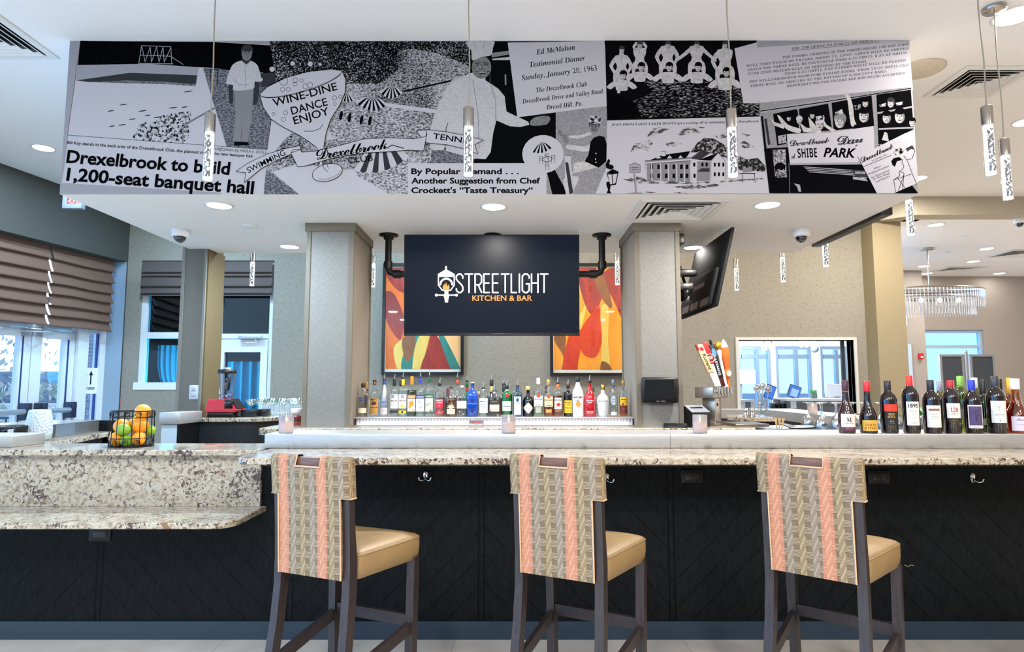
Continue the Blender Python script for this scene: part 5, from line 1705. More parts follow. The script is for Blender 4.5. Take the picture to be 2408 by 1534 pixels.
def painting(px0, px1, py0, py1, shapes, base, label):
    Y = YW - .04
    a, c = at(px0, py1, Y), at(px1, py0, Y)
    o = empty('painting', ((a.x + c.x) / 2, Y, a.z), 0, label, 'painting', 'framed abstract paintings behind the television')
    hx, hz = (c.x - a.x) / 2, c.z - a.z
    L = lambda q, d: at(q[0], q[1], Y) - o.location + Vector((0, d, 0))
    fr = MB()
    for q in (((-hx, -.03, 0), (-hx + .035, .035, hz)), ((hx - .035, -.03, 0), (hx, .035, hz)), ((-hx + .035, -.03, 0), (hx - .035, .035, .035)), ((-hx + .035, -.03, hz - .035), (hx - .035, .035, hz))): fr.box(*q)
    fr.build('frame', BLACK, o)
    MB().box((-hx + .03, .012, .03), (hx - .03, .03, hz - .03)).build('mat_board', pm((236, 230, 218), .6), o)
    ar = MB()
    i0, i1, j0, j1 = px0 + 9, px1 - 9, py0 + 10, py1 - 14
    ar.poly([L(q, .0115) for q in ((i0, j0), (i1, j0), (i1, j1), (i0, j1))], base)
    for k, (pts, m) in enumerate(shapes):
        # smooth the outline, keep it inside the sheet
        n = len(pts)
        sm = []
        for i in range(n):
            p0, p1, p2, p3 = (Vector(pts[(i + t) % n]) for t in (-1, 0, 1, 2))
            for t in (0, .25, .5, .75):
                w = .5 * ((2 * p1) + (p2 - p0) * t + (2 * p0 - 5 * p1 + 4 * p2 - p3) * t * t + (3 * p1 - p0 - 3 * p2 + p3) * t ** 3)
                sm.append((min(max(w.x, i0), i1), min(max(w.y, j0), j1)))
        out = [sm[0]]
        for w in sm[1:]:
            if abs(w[0] - out[-1][0]) + abs(w[1] - out[-1][1]) > .3: out.append(w)
        ar.poly([L(q, .011 - .0004 * k) for q in out], m)
    ar.build('canvas', base, o)
    MB().box((-hx + .03, -.006, .03), (hx - .03, -.003, hz - .03)).build('picture_glass', clear('ffffff', .06, .02, .15), o)


painting(897, 1092, 620, 882, [
    ([(906, 628), (960, 628), (1000, 640), (1040, 700), (950, 690), (915, 660)], WR),
    ([(905, 690), (925, 690), (945, 730), (950, 760), (938, 800), (905, 745)], WR),
    ([(950, 650), (1000, 660), (1075, 640), (1085, 760), (1020, 790), (960, 730)], WV),
    ([(938, 878), (925, 820), (955, 790), (975, 760), (985, 800), (960, 878)], WY),
    ([(948, 878), (944, 850), (965, 790), (985, 785), (978, 840), (968, 878)], WT),
    ([(945, 800), (975, 785), (972, 830), (955, 850)], WB),
    ([(970, 878), (975, 820), (990, 785), (1010, 785), (1000, 830), (990, 878)], WY),
    ([(990, 878), (1005, 820), (1015, 785), (1040, 785), (1050, 840), (1060, 878)], WR),
    ([(1028, 785), (1086, 785), (1086, 878), (1075, 860), (1050, 820)], WP),
    ([(1030, 785), (1040, 785), (1060, 820), (1083, 870), (1078, 880), (1062, 872), (1045, 830)], WT),
], WO, 'left abstract painting with teal, red and yellow strokes in a black frame')
painting(1294, 1490, 620, 884, [
    ([(1303, 800), (1310, 785), (1330, 790), (1330, 840), (1345, 878), (1320, 878), (1325, 840)], WB),
    ([(1325, 870), (1330, 820), (1350, 760), (1370, 790), (1360, 850), (1355, 878)], WV),
    ([(1355, 760), (1375, 720), (1385, 690), (1375, 740), (1365, 775)], WY),
    ([(1362, 630), (1400, 628), (1420, 680), (1395, 740), (1370, 700)], WR),
    ([(1420, 640), (1470, 628), (1482, 700), (1480, 780), (1440, 700), (1425, 680)], WR),
    ([(1365, 780), (1390, 740), (1410, 720), (1415, 800), (1400, 840), (1370, 830)], WV),
    ([(1412, 878), (1416, 800), (1412, 740), (1420, 715), (1432, 730), (1430, 800), (1434, 860)], WY),
    ([(1414, 880), (1415, 850), (1435, 860), (1438, 880)], WB),
    ([(1395, 640), (1420, 650), (1440, 720), (1425, 715), (1405, 680)], WB),
], WA, 'right abstract painting of amber and red strokes, partly hidden by the right column')
# ================================================================== BAR STOOLS
b = M('woven_wave_fabric', (170, 160, 136), .8, spec=.2)
tcn = b.nt.nodes.new('ShaderNodeUVMap')
u, v_, w_u = b.xyz(tcn.outputs[0])
c_ = u * 8.3
ci = c_.floor()
t = c_.fract()
s_ = t.ramp(.15, .85)
n = b.nt.nodes.new('ShaderNodeMapRange'); n.interpolation_type = 'SMOOTHSTEP'
b.nt.links.new(t.so, n.inputs[0]); n.inputs[1].default_value = .2; n.inputs[2].default_value = .8
ss = X(b.nt, n.outputs[0])
ph = (v_ * 21.0 - ss * 1.0 + ci * .0).fract()
band = ph.lt(.56)
lines = (ph * (5.0 / .56)).fract().gt(.42)
block = (t - .5).abs().lt(.24) * (1.0 - band) * ph.gt(.6) * ph.lt(.97)
vlin = (t * 12.0).fract().lt(.5) * (1.0 - band) * (1.0 - block)
light = (band * lines).mx(block)
cn = b.noise(b.co('UV', (400, 400, 1)), 1, 2)
coral = ((ci - 1.0).abs().lt(.5)).mx((ci - 5.0).abs().lt(.5))
grey = ((ci - 2.0).abs().lt(.5)).mx((ci - 4.0).abs().lt(.5)).mx((ci - 7.0).abs().lt(.5))
cl_ = b.mix(coral, b.mix(grey, (166, 146, 114), (160, 144, 124)), (198, 146, 116))
cd_ = b.mix(coral, b.mix(grey, (88, 74, 56), (96, 84, 70)), (160, 102, 80))
cm_ = b.mix(coral, b.mix(grey, (130, 110, 82), (126, 110, 90)), (186, 128, 102))
cc_ = b.mix(light, b.mix((band * (1.0 - lines)).mx(vlin * .6), cm_, cd_), cl_)
b.col(cc_)
b.bump(cn + light * .4, .25, .002)
FAB = b.m
b = M('tan_vinyl', (196, 168, 122), .42, spec=.4)
b.col(b.mix(b.noise(b.co(), 9, 3), (138, 112, 75), (152, 126, 87)))
b.bump(b.noise(b.co(), 260, 2), .12, .001)
TAN = b.m
b = M('espresso_wood', (58, 48, 47), .38)
b.col(b.ramp(b.noise(b.co(scale=(9, 9, .8)), 16, 4), (.3, (38, 31, 30)), (.7, (58, 47, 45))))
ESP = b.m
b = M('walnut_rail', (104, 72, 52), .4)
b.col(b.ramp(b.noise(b.co(scale=(.8, 9, 9)), 16, 4), (.3, (88, 58, 42)), (.7, (122, 86, 62))))
WAL = b.m


def yb(z):
    """the line of the back legs and back: splayed below, leaning above the seat"""
    if z < .62: return -.055 - .10 * ((.62 - z) / .62) ** 1.8
    return -.055 - .03 * ((z - .62) / .45) ** 1.5


def make_stool():
    o = empty('bar_stool', (0, 0, 0), 0, 'x', 'bar stool', 'bar stools with striped backs')
    zs, L = .693, .40
    # seat: boxed cushion with a crowned top
    st_ = MB()
    rings = []
    nseg = 10
    def outline(k, dz):
        pts = []
        hb, hf, y0, y1, r = .19 - k, .236 - k, 0.0 + k, L - k, .05
        cs = [(hb, y0), (hf, y1), (-hf, y1), (-hb, y0)]
        out = []
        for i in range(4):
            p0, p1, p2 = Vector(cs[i - 1]), Vector(cs[i]), Vector(cs[(i + 1) % 4])
            rr = r if i in (1, 2) else .015
            a, c = p1 + (p0 - p1).normalized() * rr, p1 + (p2 - p1).normalized() * rr
            for q in range(5):
                tt_ = q / 4
                w = (1 - tt_) ** 2 * a + 2 * tt_ * (1 - tt_) * p1 + tt_ ** 2 * c
                out.append((w.x, w.y, dz))
        return out
    for k, dz in ((.012, zs - .105), (.004, zs - .1), (0, zs - .06), (.0, zs - .018), (.004, zs - .006), (.012, zs), (.05, zs + .012), (.1, zs + .018)): rings.append(outline(k, dz))
    st_.rings(rings, TAN)
    seat = st_.build('seat', TAN, o)
    MB().tube(outline(.001, zs - .012), .0028, TAN, 6, closed=True).build('piping', TAN, seat)
    # back legs (one piece from the floor up into the back)
    for s_ in (-1, 1):
        lg = MB()
        zz = [0, .12, .25, .4, .55, .66, .8, .95, 1.03]
        rings = []
        for zq in zz:
            y_ = yb(zq)
            xo = s_ * (.19 + .012 * max(0, (.5 - zq)) / .5)
            xi = xo - s_ * .036
            dpt = .046 if zq < .7 else .034
            rings.append([(min(xo, xi), y_, zq), (max(xo, xi), y_, zq), (max(xo, xi), y_ + dpt, zq), (min(xo, xi), y_ + dpt, zq)])
        lg.rings(rings, ESP, smooth=False)
        lg.build('leg', ESP, o)
        fl = MB()
        xf_ = s_ * .215
        fl.rings([[(xf_ - .019 + s_ * d, .33 - q, zq), (xf_ + .019 + s_ * d, .33 - q, zq), (xf_ + .019 + s_ * d, .37 - q, zq), (xf_ - .019 + s_ * d, .37 - q, zq)] for zq, d, q in ((0, -.01, -.0), (.3, -.005, 0), (.6, 0, 0))], ESP, smooth=False)
        fl.build('leg', ESP, o)
        sr = MB()
        a, c = Vector((s_ * .183, yb(.3) + .02, .235)), Vector((s_ * .208, .35, .305))
        d = Vector((0, 0, .024)); e_ = Vector((.011, 0, 0))
        sr.rings([[p_ - d - e_, p_ - d + e_, p_ + d + e_, p_ + d - e_] for p_ in (a, c)], ESP, smooth=False)
        sr.build('stretcher', ESP, o)
    for y_, zq, hw_ in ((.35, .33, .2), (yb(.17) + .022, .17, .175)):
        MB().box((-hw_, y_ - .011, zq - .024), (hw_, y_ + .011, zq + .024)).build('stretcher', ESP, o)
    # back pad: fabric drawn over the top rail, with a hand hole
    pad = MB()
    ztop, zwrap, zlow = 1.072, .912, .6
    hx0, hx1, hz = -.062, .062, 1.03
    def outer(z):
        return .2 if z > zwrap else .155 + .006 * (z - zlow)
    xs_w = [-.2, -.197, -.19, -.155, -.11, hx0, -.03, .03, hx1, .11, .155, .19, .197, .2]
    def sheet(side, xs, zs_, skip):
        vs, uvs = [], []
        for zq in zs_:
            zt = max(0.0, (zq - (ztop - .02)) / .02)
            for xq in xs:
                ex = max(0.0, (abs(xq) - .185) / .015)
                if side < 0: y_ = yb(zq) - .012 + .014 * zt * zt + .01 * ex * ex
                else: y_ = yb(zq) + .042 - .014 * zt * zt - .01 * ex * ex
                vs.append((xq, y_, zq))
                uvs.append(((xq + .2) / .4, zq))
        n_ = len(xs)
        fs = [(r * n_ + i, r * n_ + i + 1, (r + 1) * n_ + i + 1, (r + 1) * n_ + i) for r in range(len(zs_) - 1) for i in range(n_ - 1)
              if not (skip and xs[i] >= hx0 - 1e-6 and xs[i + 1] <= hx1 + 1e-6 and zs_[r] >= hz - 1e-6)]
        if side > 0: fs = [f[::-1] for f in fs]
        base = len(pad.v)
        pad.add(vs, fs, FAB, True)
        for i, q in enumerate(uvs): pad.uv[base + i] = q
        return base, vs
    up = [zwrap, .95, .99, hz, 1.052, 1.062, 1.068, ztop]
    for sd in (-1, 1): sheet(sd, xs_w, up, True)
    xs_n = [-.155, -.15, -.11, -.06, 0, .06, .11, .15, .155]
    for sd in (-1, 1): sheet(sd, xs_n, [zlow, .68, .76, .84, .89, zwrap + .001], False)
    def strip(pa, pb):
        base = len(pad.v)
        pad.add([q for pr in zip(pa, pb) for q in pr], [(2 * i, 2 * i + 1, 2 * i + 3, 2 * i + 2) for i in range(len(pa) - 1)], FAB, True)
        for i, (q, r) in enumerate(zip(pa, pb)):
            k = 1.0 if q[0] > 0 else -1.0
            pad.uv[base + 2 * i] = ((q[0] + .2) / .4, q[2]); pad.uv[base + 2 * i + 1] = ((r[0] + .2) / .4 + k * .12, r[2])
    def edge(xq, zq, sd):
        zt = max(0.0, (zq - (ztop - .02)) / .02); ex = max(0.0, (abs(xq) - .185) / .015)
        return (xq, (yb(zq) - .012 + .014 * zt * zt + .01 * ex * ex) if sd < 0 else (yb(zq) + .042 - .014 * zt * zt - .01 * ex * ex), zq)
    for xq in (-.2, .2): strip([edge(xq, z_, -1) for z_ in up], [edge(xq, z_, 1) for z_ in up])
    for xq in (-.155, .155): strip([edge(xq, z_, -1) for z_ in (zlow, .76, zwrap)], [edge(xq, z_, 1) for z_ in (zlow, .76, zwrap)])
    for rng in (xs_w[:6], xs_w[8:]): strip([edge(xq, ztop, -1) for xq in rng], [edge(xq, ztop, 1) for xq in rng])
    for rng in ([-.2, -.155], [.155, .2]): strip([edge(xq, zwrap, -1) for xq in rng], [edge(xq, zwrap, 1) for xq in rng])
    strip([edge(xq, zlow, -1) for xq in xs_n], [edge(xq, zlow, 1) for xq in xs_n])
    hole = [(hx0, ztop), (hx0, hz), (hx1, hz), (hx1, ztop)]
    bk = pad.build('backrest', FAB, o)
    pp = MB()
    pp.tube([Vector(edge(xq, zq, -1)) + Vector((0, -.002, -.001)) for xq, zq in hole], .004, None, 6)
    PIPE = pm((206, 166, 128), .7)
    for s_ in (-1, 1):
        pp.tube([Vector(edge(s_ * .2, zwrap, 1)), Vector(edge(s_ * .2, zwrap, -1)), Vector(edge(s_ * .157, zwrap, -1)), Vector(edge(s_ * .156, zlow, -1))], .0032, None, 6)
    pp.build('piping', PIPE, bk)
    MB().box((hx0 - .1, yb(1.04) + .0, 1.0), (hx1 + .1, yb(1.04) + .03, ztop - .008), None, None, .008).build('top_rail', WAL, o)
    return o


stool = make_stool()
stool.location = (-.774, 2.659, 0)
stool.rotation_euler = (0, 0, -radians(24.2))
stool['label'] = 'bar stool standing nearest to the rounded granite corner and lowered counter'
dup(stool, (.206, 2.638, 0), -radians(27.9), 'bar stool in the middle, hiding part of a coat hook behind its back')
dup(stool, (1.227, 2.642, 0), -radians(40.6), 'bar stool with a loose thread at its seat, below the receipt printer side')
dup(stool, (2.375, 2.62, 0), -radians(34), 'bar stool cut by the photo edge, only a sliver of its back showing')
dup(stool, (3.36, 6.3, 0), radians(95), 'bar stool beyond the right bar return, behind the leftmost wine bottle')
dup(stool, (3.4, 5.72, 0), radians(92), 'bar stool beyond the right bar return, behind the bottle with a yellow label')
tb = MB()
a_ = Vector((1.227, 2.642, .59)) + Vector((cos(-.708) * .236 - sin(-.708) * .4, sin(-.708) * .236 + cos(-.708) * .4, 0))
thing(MB().tube([a_, a_ + Vector((.015, 0, -.006)), a_ + Vector((.028, .0, .0)), a_ + Vector((.04, 0, -.002))], .0012, None, 5), 'loose_thread', TAN, 'loose tan thread hanging from the front seat corner of the third stool', 'thread')

# ---- hooks and sockets on the bar front
for px, py, lb in ((1001, 1122, 'chrome double coat hook on the bar front right of the first stool'), (1427, 1126, 'chrome double coat hook on the bar front, mostly behind the middle stool'),
                   (2287, 1126, 'chrome double coat hook on the bar front right of the third stool')):
    P = at(px, py, 3.5545)
    o = empty('coat_hook', P, 0, lb, 'coat hook', 'coat hooks under the bar counter')
    MB().lathe([(.014, 0), (.016, .003), (.012, .006), (.0001, .007)], None, 16, Matrix.Translation((0, 0, .012)) @ Matrix.Rotation(pi / 2, 4, 'X') @ Matrix.Diagonal((.9, 1.5, 1, 1))).build('back_plate', CHROME, o)
    for s_ in (-1, 1):
        MB().tube([(0, -.006, 0), (s_ * .006, -.016, -.012), (s_ * .018, -.028, -.017), (s_ * .029, -.034, -.012), (s_ * .033, -.036, .0)], [.0045, .0045, .004, .0038, .0045], None, 8).sphere((s_ * .033, -.036, .001), .0055, None, 8, 6).build('prong', CHROME, o)
for px, py, z_, lb in ((236, 1257, 0, 'black power socket on the bar front under the lowered counter'), (1626, 1120, 0, 'black power socket on the bar front between the middle and third stools'), (2066, 1122, 0, 'black power socket on the bar front right beside the third stool')):
    P = at(px, py, 3.552)
    o = empty('power_socket', P, 0, lb, 'power socket', 'black sockets on the bar front')
    MB().box((-.06, -.006, -.037), (.06, 0, .037), None, None, .003).build('cover_plate', pm((11, 11, 12), .35, spec=.3), o)
    MB().box((-.035, -.0085, -.018), (.035, -.006, .018), None, None, .001).box((-.028, -.009, -.004), (-.012, -.0085, .01)).box((.012, -.009, -.004), (.028, -.009 + .0005, .01)).build('receptacle', pm((12, 12, 13), .3), o)

# ================================================================== BOTTLES
LG = 'liquor bottles on the lit shelf'


def label_fn(r, z0, a0, sq=0.0, ky=1.0, off=.0008):
    """wraps lettering or a label round a bottle: x runs round it from angle a0 (0 = straight towards the viewer)"""
    def f(x, y):
        t = a0 + x / r - pi / 2
        c, d = cos(t), sin(t)
        k = 1.0
        if sq: k = 1.0 / (abs(c) ** sq + abs(d) ** sq) ** (1.0 / sq)
        return Vector(((r + off) * c * k, (r * ky + off) * d * k, z0 + y))
    return f


def wrap_patch(mb, r, z0, z1, a0, half, m, sq=0.0, ky=1.0, off=.0008, n=14):
    f = label_fn(r, 0, a0, sq, ky, off)
    vs = []
    for z in (z0, z1):
        for i in range(n + 1): vs.append(f((-half + 2 * half * i / n) * r, z))
    mb.add(vs, [(i, i + 1, n + 2 + i, n + 1 + i) for i in range(n)], m, True)


def bottle(name, px, w, ytop, yshoulder, Y, zbase, glass, label, cat, liquid=None, level=.8, cap=None, pourer=False, neck=.3, sq=0.0, labels=(), texts=(), a0=0.0, group=None,
           capy=.16, capr=1.15, shape=None, ky=1.0, marks=None, collar=None):
    """px/w: centre and width in the picture, ytop: top of the closure, all at depth Y"""
    x = at(px, 950, Y).x
    if cat == 'bottle' and group == LG: a0 = -.5 * atan((px - 1204) / 1500)
    hgt = at(px, ytop, Y).z - zbase
    r = w / 2 / F * (Y / CT) * .985
    o = empty(name, (x, Y, zbase), 0, label, cat, group)
    zs = at(px, yshoulder, Y).z - zbase
    nr = max(.0105, r * neck)
    hn = hgt
    if pourer: hn = hgt - .052
    if shape == 'burgundy':
        prof = [(r * .9, 0), (r, .006), (r, zs * .62), (r * .93, zs * .74), (r * .72, zs * .92), (r * .5, zs * 1.08), (nr * 1.15, zs * 1.25), (nr, zs * 1.36), (nr, hn)]
    elif shape == 'taper':
        prof = [(r * .9, 0), (r, .006), (r * 1.0, zs * .5), (r * .96, zs * .7), (r * .8, zs * .9), (r * .6, zs * 1.05), (nr * 1.25, zs * 1.2), (nr, zs * 1.3), (nr, hn)]
    elif shape == 'oval':
        prof = [(r * .72, 0), (r * .8, .01), (r * .9, zs * .3), (r, zs * .65), (r * .98, zs * .82), (r * .82, zs * .98), (r * .5, zs * 1.08), (nr, zs * 1.14), (nr, hn)]
    elif shape == 'bell':
        prof = [(r * .94, 0), (r, .008), (r, zs * .8), (r * .9, zs * .98), (r * .66, zs * 1.14), (r * .42, zs * 1.24), (nr * 1.1, zs * 1.34), (nr, zs * 1.42), (nr, hn)]
    else:
        ns = min(zs + r * .95, zs + (hn - zs) * .5)
        prof = [(r * .9, 0, 1), (r, .006, 1), (r, zs - .012, 1), (r * .97, zs, 1), (r * .82, zs + (ns - zs) * .45, .7), (r * .52, zs + (ns - zs) * .8, .3), (nr * 1.12, ns, 0), (nr, ns + .01, 0), (nr, hn, 0)]
    prof = [(q[0], min(q[1], hn)) + tuple(q[2:]) for q in prof]
    nn = 28 if sq else 22
    prof.append((nr * 1.03, hn) + ((0,) if sq else ())); prof.append((nr * 1.03, hn + .001) + ((0,) if sq else ()))
    MB().lathe(prof, glass, nn, None, sq, ky).build('glass_body', glass, o)
    if liquid is not None:
        zl = zs * level
        lp = [(q[0] * .93, max(.006, q[1])) + tuple(q[2:]) for q in prof[:-2] if q[1] < zl - .004]
        def rad(z):
            for i in range(len(prof) - 1):
                if prof[i][1] <= z <= prof[i + 1][1] and prof[i + 1][1] > prof[i][1]:
                    t = (z - prof[i][1]) / (prof[i + 1][1] - prof[i][1])
                    return prof[i][0] * (1 - t) + prof[i + 1][0] * t
            return prof[0][0]
        fl = lp[-1][2] if sq else None
        lp.append((rad(zl) * .93, zl) + ((fl,) if sq else ()))
        MB().lathe(lp, liquid, nn, None, sq, ky).build('liquid', liquid, o)
    if cap:
        hc = hgt * capy if not pourer else hgt * capy * .6
        MB().lathe([(nr * capr * .98, hn - hc), (nr * capr, hn - hc + .003), (nr * capr, hn + .001), (nr * (capr - .1), hn + .003), (.0001, hn + .0035)], cap, 18).build('cap', cap, o)
    if collar:
        MB().lathe([(nr * 1.1, hn - hgt * collar[0]), (nr * 1.15, hn - hgt * collar[0] + .002), (nr * 1.15, hn - hgt * collar[1])], collar[2], 18, cap=False).build('neck_label', collar[2], o)
    if pourer:
        MB().lathe([(nr * 1.25, hn), (nr * 1.3, hn + .004), (nr * 1.0, hn + .012), (.0055, hn + .016)], BLACK, 14).tube([(0, 0, hn + .014), (0, 0, hn + .03), (.002, -.001, hn + .04), (.004, -.002, hn + .053)], [.0052, .0046, .004, .003], CHROME, 8).build('pourer', None, o)
    lz = lambda py: at(px, py, Y - r).z - zbase
    for k, L in enumerate(labels):
        y0, y1, colr, half = L[:4]
        m = colr if not isinstance(colr, (tuple, str)) else pm(colr, .55)
        lb = MB()
        wrap_patch(lb, r, lz(y1), lz(y0), a0 + (L[4] if len(L) > 4 else 0), half, m, sq, ky, .0007 + .0002 * k)
        lo = lb.build('label', m, o)
    if texts or marks:
        tm = MB()
        for s, yb_, wpx, hpx, colr, sty in texts:
            f = label_fn(r, lz(yb_), a0, sq, ky, .0016)
            tm.text(s, f, pm(colr, .5) if not hasattr(colr, 'name') else colr, sty.split('/')[0], .02 if '/b' in sty else 0.0, 0.0, w=wpx / F * Y, h=hpx / F * Y, ax='c')
        for (cx_, py_, rx, ry, colr, kind) in (marks or ()):
            f = label_fn(r, lz(py_), a0, sq, ky, .00145)
            s_ = Y / F
            if kind == 'dia': pts = [(0, -1), (1, 0), (0, 1), (-1, 0)]
            elif kind == 'star': pts = [((.45 + .55 * (i % 2)) * sin(i * pi / 8), (.45 + .55 * (i % 2)) * cos(i * pi / 8)) for i in range(16)]
            elif kind == 'leaf': pts = [(-1, 0), (-.3, .5), (-.8, .9), (0, .5), (.6, 1), (.3, .4), (1, .4), (.4, 0), (.8, -.6), (.1, -.3), (-.3, -1), (-.3, -.3)]
            else: pts = [(cos(2 * pi * i / 14), sin(2 * pi * i / 14)) for i in range(14)]
            if kind in ('dia', 'el'):
                xs_ = [-1 + q / 7 for q in range(15)]
                hh = [(1 - abs(q)) if kind == 'dia' else sqrt(max(0, 1 - q * q)) for q in xs_]
                tm.add([f((cx_ + q * rx) * s_, g * e_ * ry * s_) for q, g in zip(xs_, hh) for e_ in (-1, 1)], [(2 * q, 2 * q + 2, 2 * q + 3, 2 * q + 1) for q in range(14)], pm(colr, .5))
                continue
            tri = tessellate_polygon([[Vector((a, c, 0)) for a, c in pts]])
            tm.add([f((cx_ + a * rx) * s_, c * ry * s_) for a, c in pts], tri, pm(colr, .5))
        tm.build('lettering', None, o)
    return o


GC = clear('f4f8f8', .22, .03, .6)
FROST = pm((206, 214, 226), .6, var=.02, alpha=1) if False else clear('d4dce8', .9, .35, .5)
LQ = clear('eef2f0', .1, .02, .3)
AMB, GOLD, PEACH, DKB = clear('c87820', .12, .02, .25), clear('e8b030', .12, .02, .25), clear('ecc49c', .12, .02, .25), clear('5a2410', .12, .02, .25)
PINK = clear('f0b8a8', .12, .02, .25)
GRN = pm((14, 92, 38), .08, coat=.6)
BLU = pm((20, 70, 170), .1, coat=.6)
LBL = clear('8cd0ea', .3, .03, .6)
WHT = pm((238, 238, 240), .22, coat=.5)
REDB = pm((176, 20, 34), .14, coat=.6)
DKG = pm((14, 13, 16), .08, coat=.7)
ZB2 = 1.1195
YB = 4.83
W_, K_, CR_ = (244, 242, 236), (28, 28, 30), (236, 224, 196)
LG = 'liquor bottles on the lit shelf'
capm = lambda c: pm(c, .35)
LB = lambda *a, **k: bottle('liquor_bottle', *a, cat='bottle', group=LG, **k)


def liq(px, w, yt, ys, glass, label, row=0, **k):
    return LB(px, w, yt, ys, YB + .16 * row - .02 * random.random(), ZB2, glass, label, **k)


# back row first
liq(861, 10, 899, 930, GC, 'gold topped bottle behind the vodka bottle nearest the left column', 1, cap=capm((170, 120, 50)), liquid=AMB, level=1.3)
liq(942, 8, 896, 930, GC, 'dark capped bottle hidden behind the yellow capped vodka', 1, cap=capm((60, 20, 30)))
liq(1053, 14, 914, 945, DKB, 'maroon capped bottle behind the pale peach bottle', 1, cap=capm((86, 24, 40)), capy=.3)
liq(1075, 24, 877, 935, GC, 'amber whisky bottle with copper neck band in the back row', 1, cap=capm((170, 84, 50)), liquid=AMB, level=1.0, pourer=True, shape='bell')
liq(1098, 20, 882, 935, GRN, 'green bottle with a red neck band behind the cobalt bottle', 1, cap=capm((20, 90, 50)), pourer=True, collar=(.22, .14, capm((190, 40, 40))))
liq(1126, 9, 922, 950, GC, 'small brass topped bottle between the cobalt bottle and the dry gin', 1, cap=pm((190, 160, 120), .3, .8))
liq(1156, 26, 881, 935, DKB, 'dark brown bottle with gold collar in the back row', 1, cap=capm((30, 26, 24)), pourer=True, shape='bell', collar=(.3, .12, capm((190, 176, 110))))
liq(1185, 26, 890, 935, GC, 'black topped amber bottle behind the green gin', 1, cap=capm((30, 30, 34)), liquid=clear('d88c50', .12, .02, .25), level=.95, pourer=True, capy=.3)
liq(1240, 14, 909, 940, GC, 'straw coloured bottle neck behind the diamond labelled gin', 1, cap=capm((214, 180, 110)), liquid=GOLD)
liq(1285, 12, 908, 940, GC, 'black topped bottle hidden between the two matching rum bottles', 1, cap=capm((24, 34, 44)), capy=.25)
liq(1338, 14, 901, 930, GC, 'dark red topped bottle behind the dark rum', 1, cap=capm((120, 30, 36)), liquid=PINK)
liq(1395, 16, 911, 940, GC, 'brown bottle with dark cork between the red rum and the white oval bottle', 1, cap=capm((90, 60, 40)), liquid=AMB)
# front row
liq(853, 24, 890, 925, GC, 'clear vodka bottle with blue lettering, nearest to the left column', cap=BLACK, pourer=True, capy=.1, liquid=LQ, labels=[(960, 972, CR_, .9)],
    texts=[('ABSOLUT', 939, 20, 4.5, (30, 60, 150), 'sansb'), ('VODKA', 945, 14, 4.5, (30, 60, 150), 'sansb'), ('Country of Sweden', 951, 17, 2, K_, 'script'), ('imported', 955, 12, 1.8, K_, 'script')])
liq(880, 23, 882, 924, GC, 'clear vodka bottle with a kraft brown label and an oval seal', cap=pm((150, 90, 60), .3, .8), pourer=True, capy=.13, liquid=LQ, labels=[(937, 975, (190, 138, 66), .95)],
    marks=[(0, 949, 6, 4.5, (70, 36, 20), 'el')], texts=[("Tito's", 942, 16, 4.5, (50, 28, 16), 'script/b'), ('Handmade', 960, 17, 4, (50, 28, 16), 'script/b'), ('VODKA', 966, 9, 2, (50, 28, 16), 'plain'), ('AUSTIN TEXAS', 971, 14, 1.5, (50, 28, 16), 'plain')])
liq(903, 21, 879, 920, FROST, 'frosted vodka bottle with a tall blue cap and painted blue hills', cap=capm((40, 66, 150)), pourer=True, capy=.16, shape='taper', labels=[(960, 975, (214, 206, 206), .9)],
    marks=[(0, 946, 8, 4.5, (70, 110, 190), 'leaf'), (-3, 948, 5, 3, (110, 150, 215), 'leaf')], texts=[('BELVEDERE', 956, 15, 2.2, (60, 90, 160), 'plain'), ('VODKA', 967, 9, 2, (90, 80, 90), 'plain')])
liq(927, 22, 880, 918, GC, 'vodka bottle with white label and black cap, left of the yellow capped one', cap=capm((24, 24, 26)), pourer=True, capy=.2, liquid=LQ, labels=[(928, 961, W_, .95), (966, 971, (40, 36, 36), .95), (929, 937, (150, 150, 158), .3, -.25)],
    texts=[('Ketel One', 944, 16, 4, (60, 20, 24), 'script/b'), ('VODKA', 948, 8, 1.6, K_, 'plain'), ('Distilled Grain', 953, 13, 1.5, K_, 'plain')])
liq(947, 22, 876, 917, GC, 'vodka bottle with yellow cap and a lemon on its white label', cap=capm((240, 204, 20)), pourer=True, capy=.22, liquid=LQ, labels=[(928, 961, W_, .95), (966, 973, (238, 204, 30), .95), (929, 937, (150, 150, 158), .3)],
    marks=[(0, 955, 5, 3.2, (244, 206, 40), 'el'), (0, 969.5, 2.5, 2.5, (40, 40, 40), 'el')], texts=[('Ketel One', 944, 16, 4, (90, 50, 24), 'script/b'), ('CITROEN', 948, 9, 1.6, K_, 'plain')])
liq(968, 22, 886, 920, GC, 'vodka bottle with an orange band, orange cap and orange fruit label', cap=capm((238, 130, 24)), capy=.2, liquid=clear('4a9c50', .1, .02, .25), level=1.05, labels=[(929, 937, (238, 130, 34), 1.0), (938, 968, W_, .95)],
    marks=[(0, 950, 6, 6.5, (240, 140, 40), 'el'), (-3, 957, 4.5, 4, (246, 166, 70), 'el'), (3, 943, 3, 2, (50, 110, 50), 'leaf'), (4, 967, 2.4, 2.4, (238, 130, 34), 'el')], texts=[('STOLICHNAYA', 935.5, 18, 3, (250, 240, 220), 'sansb')])
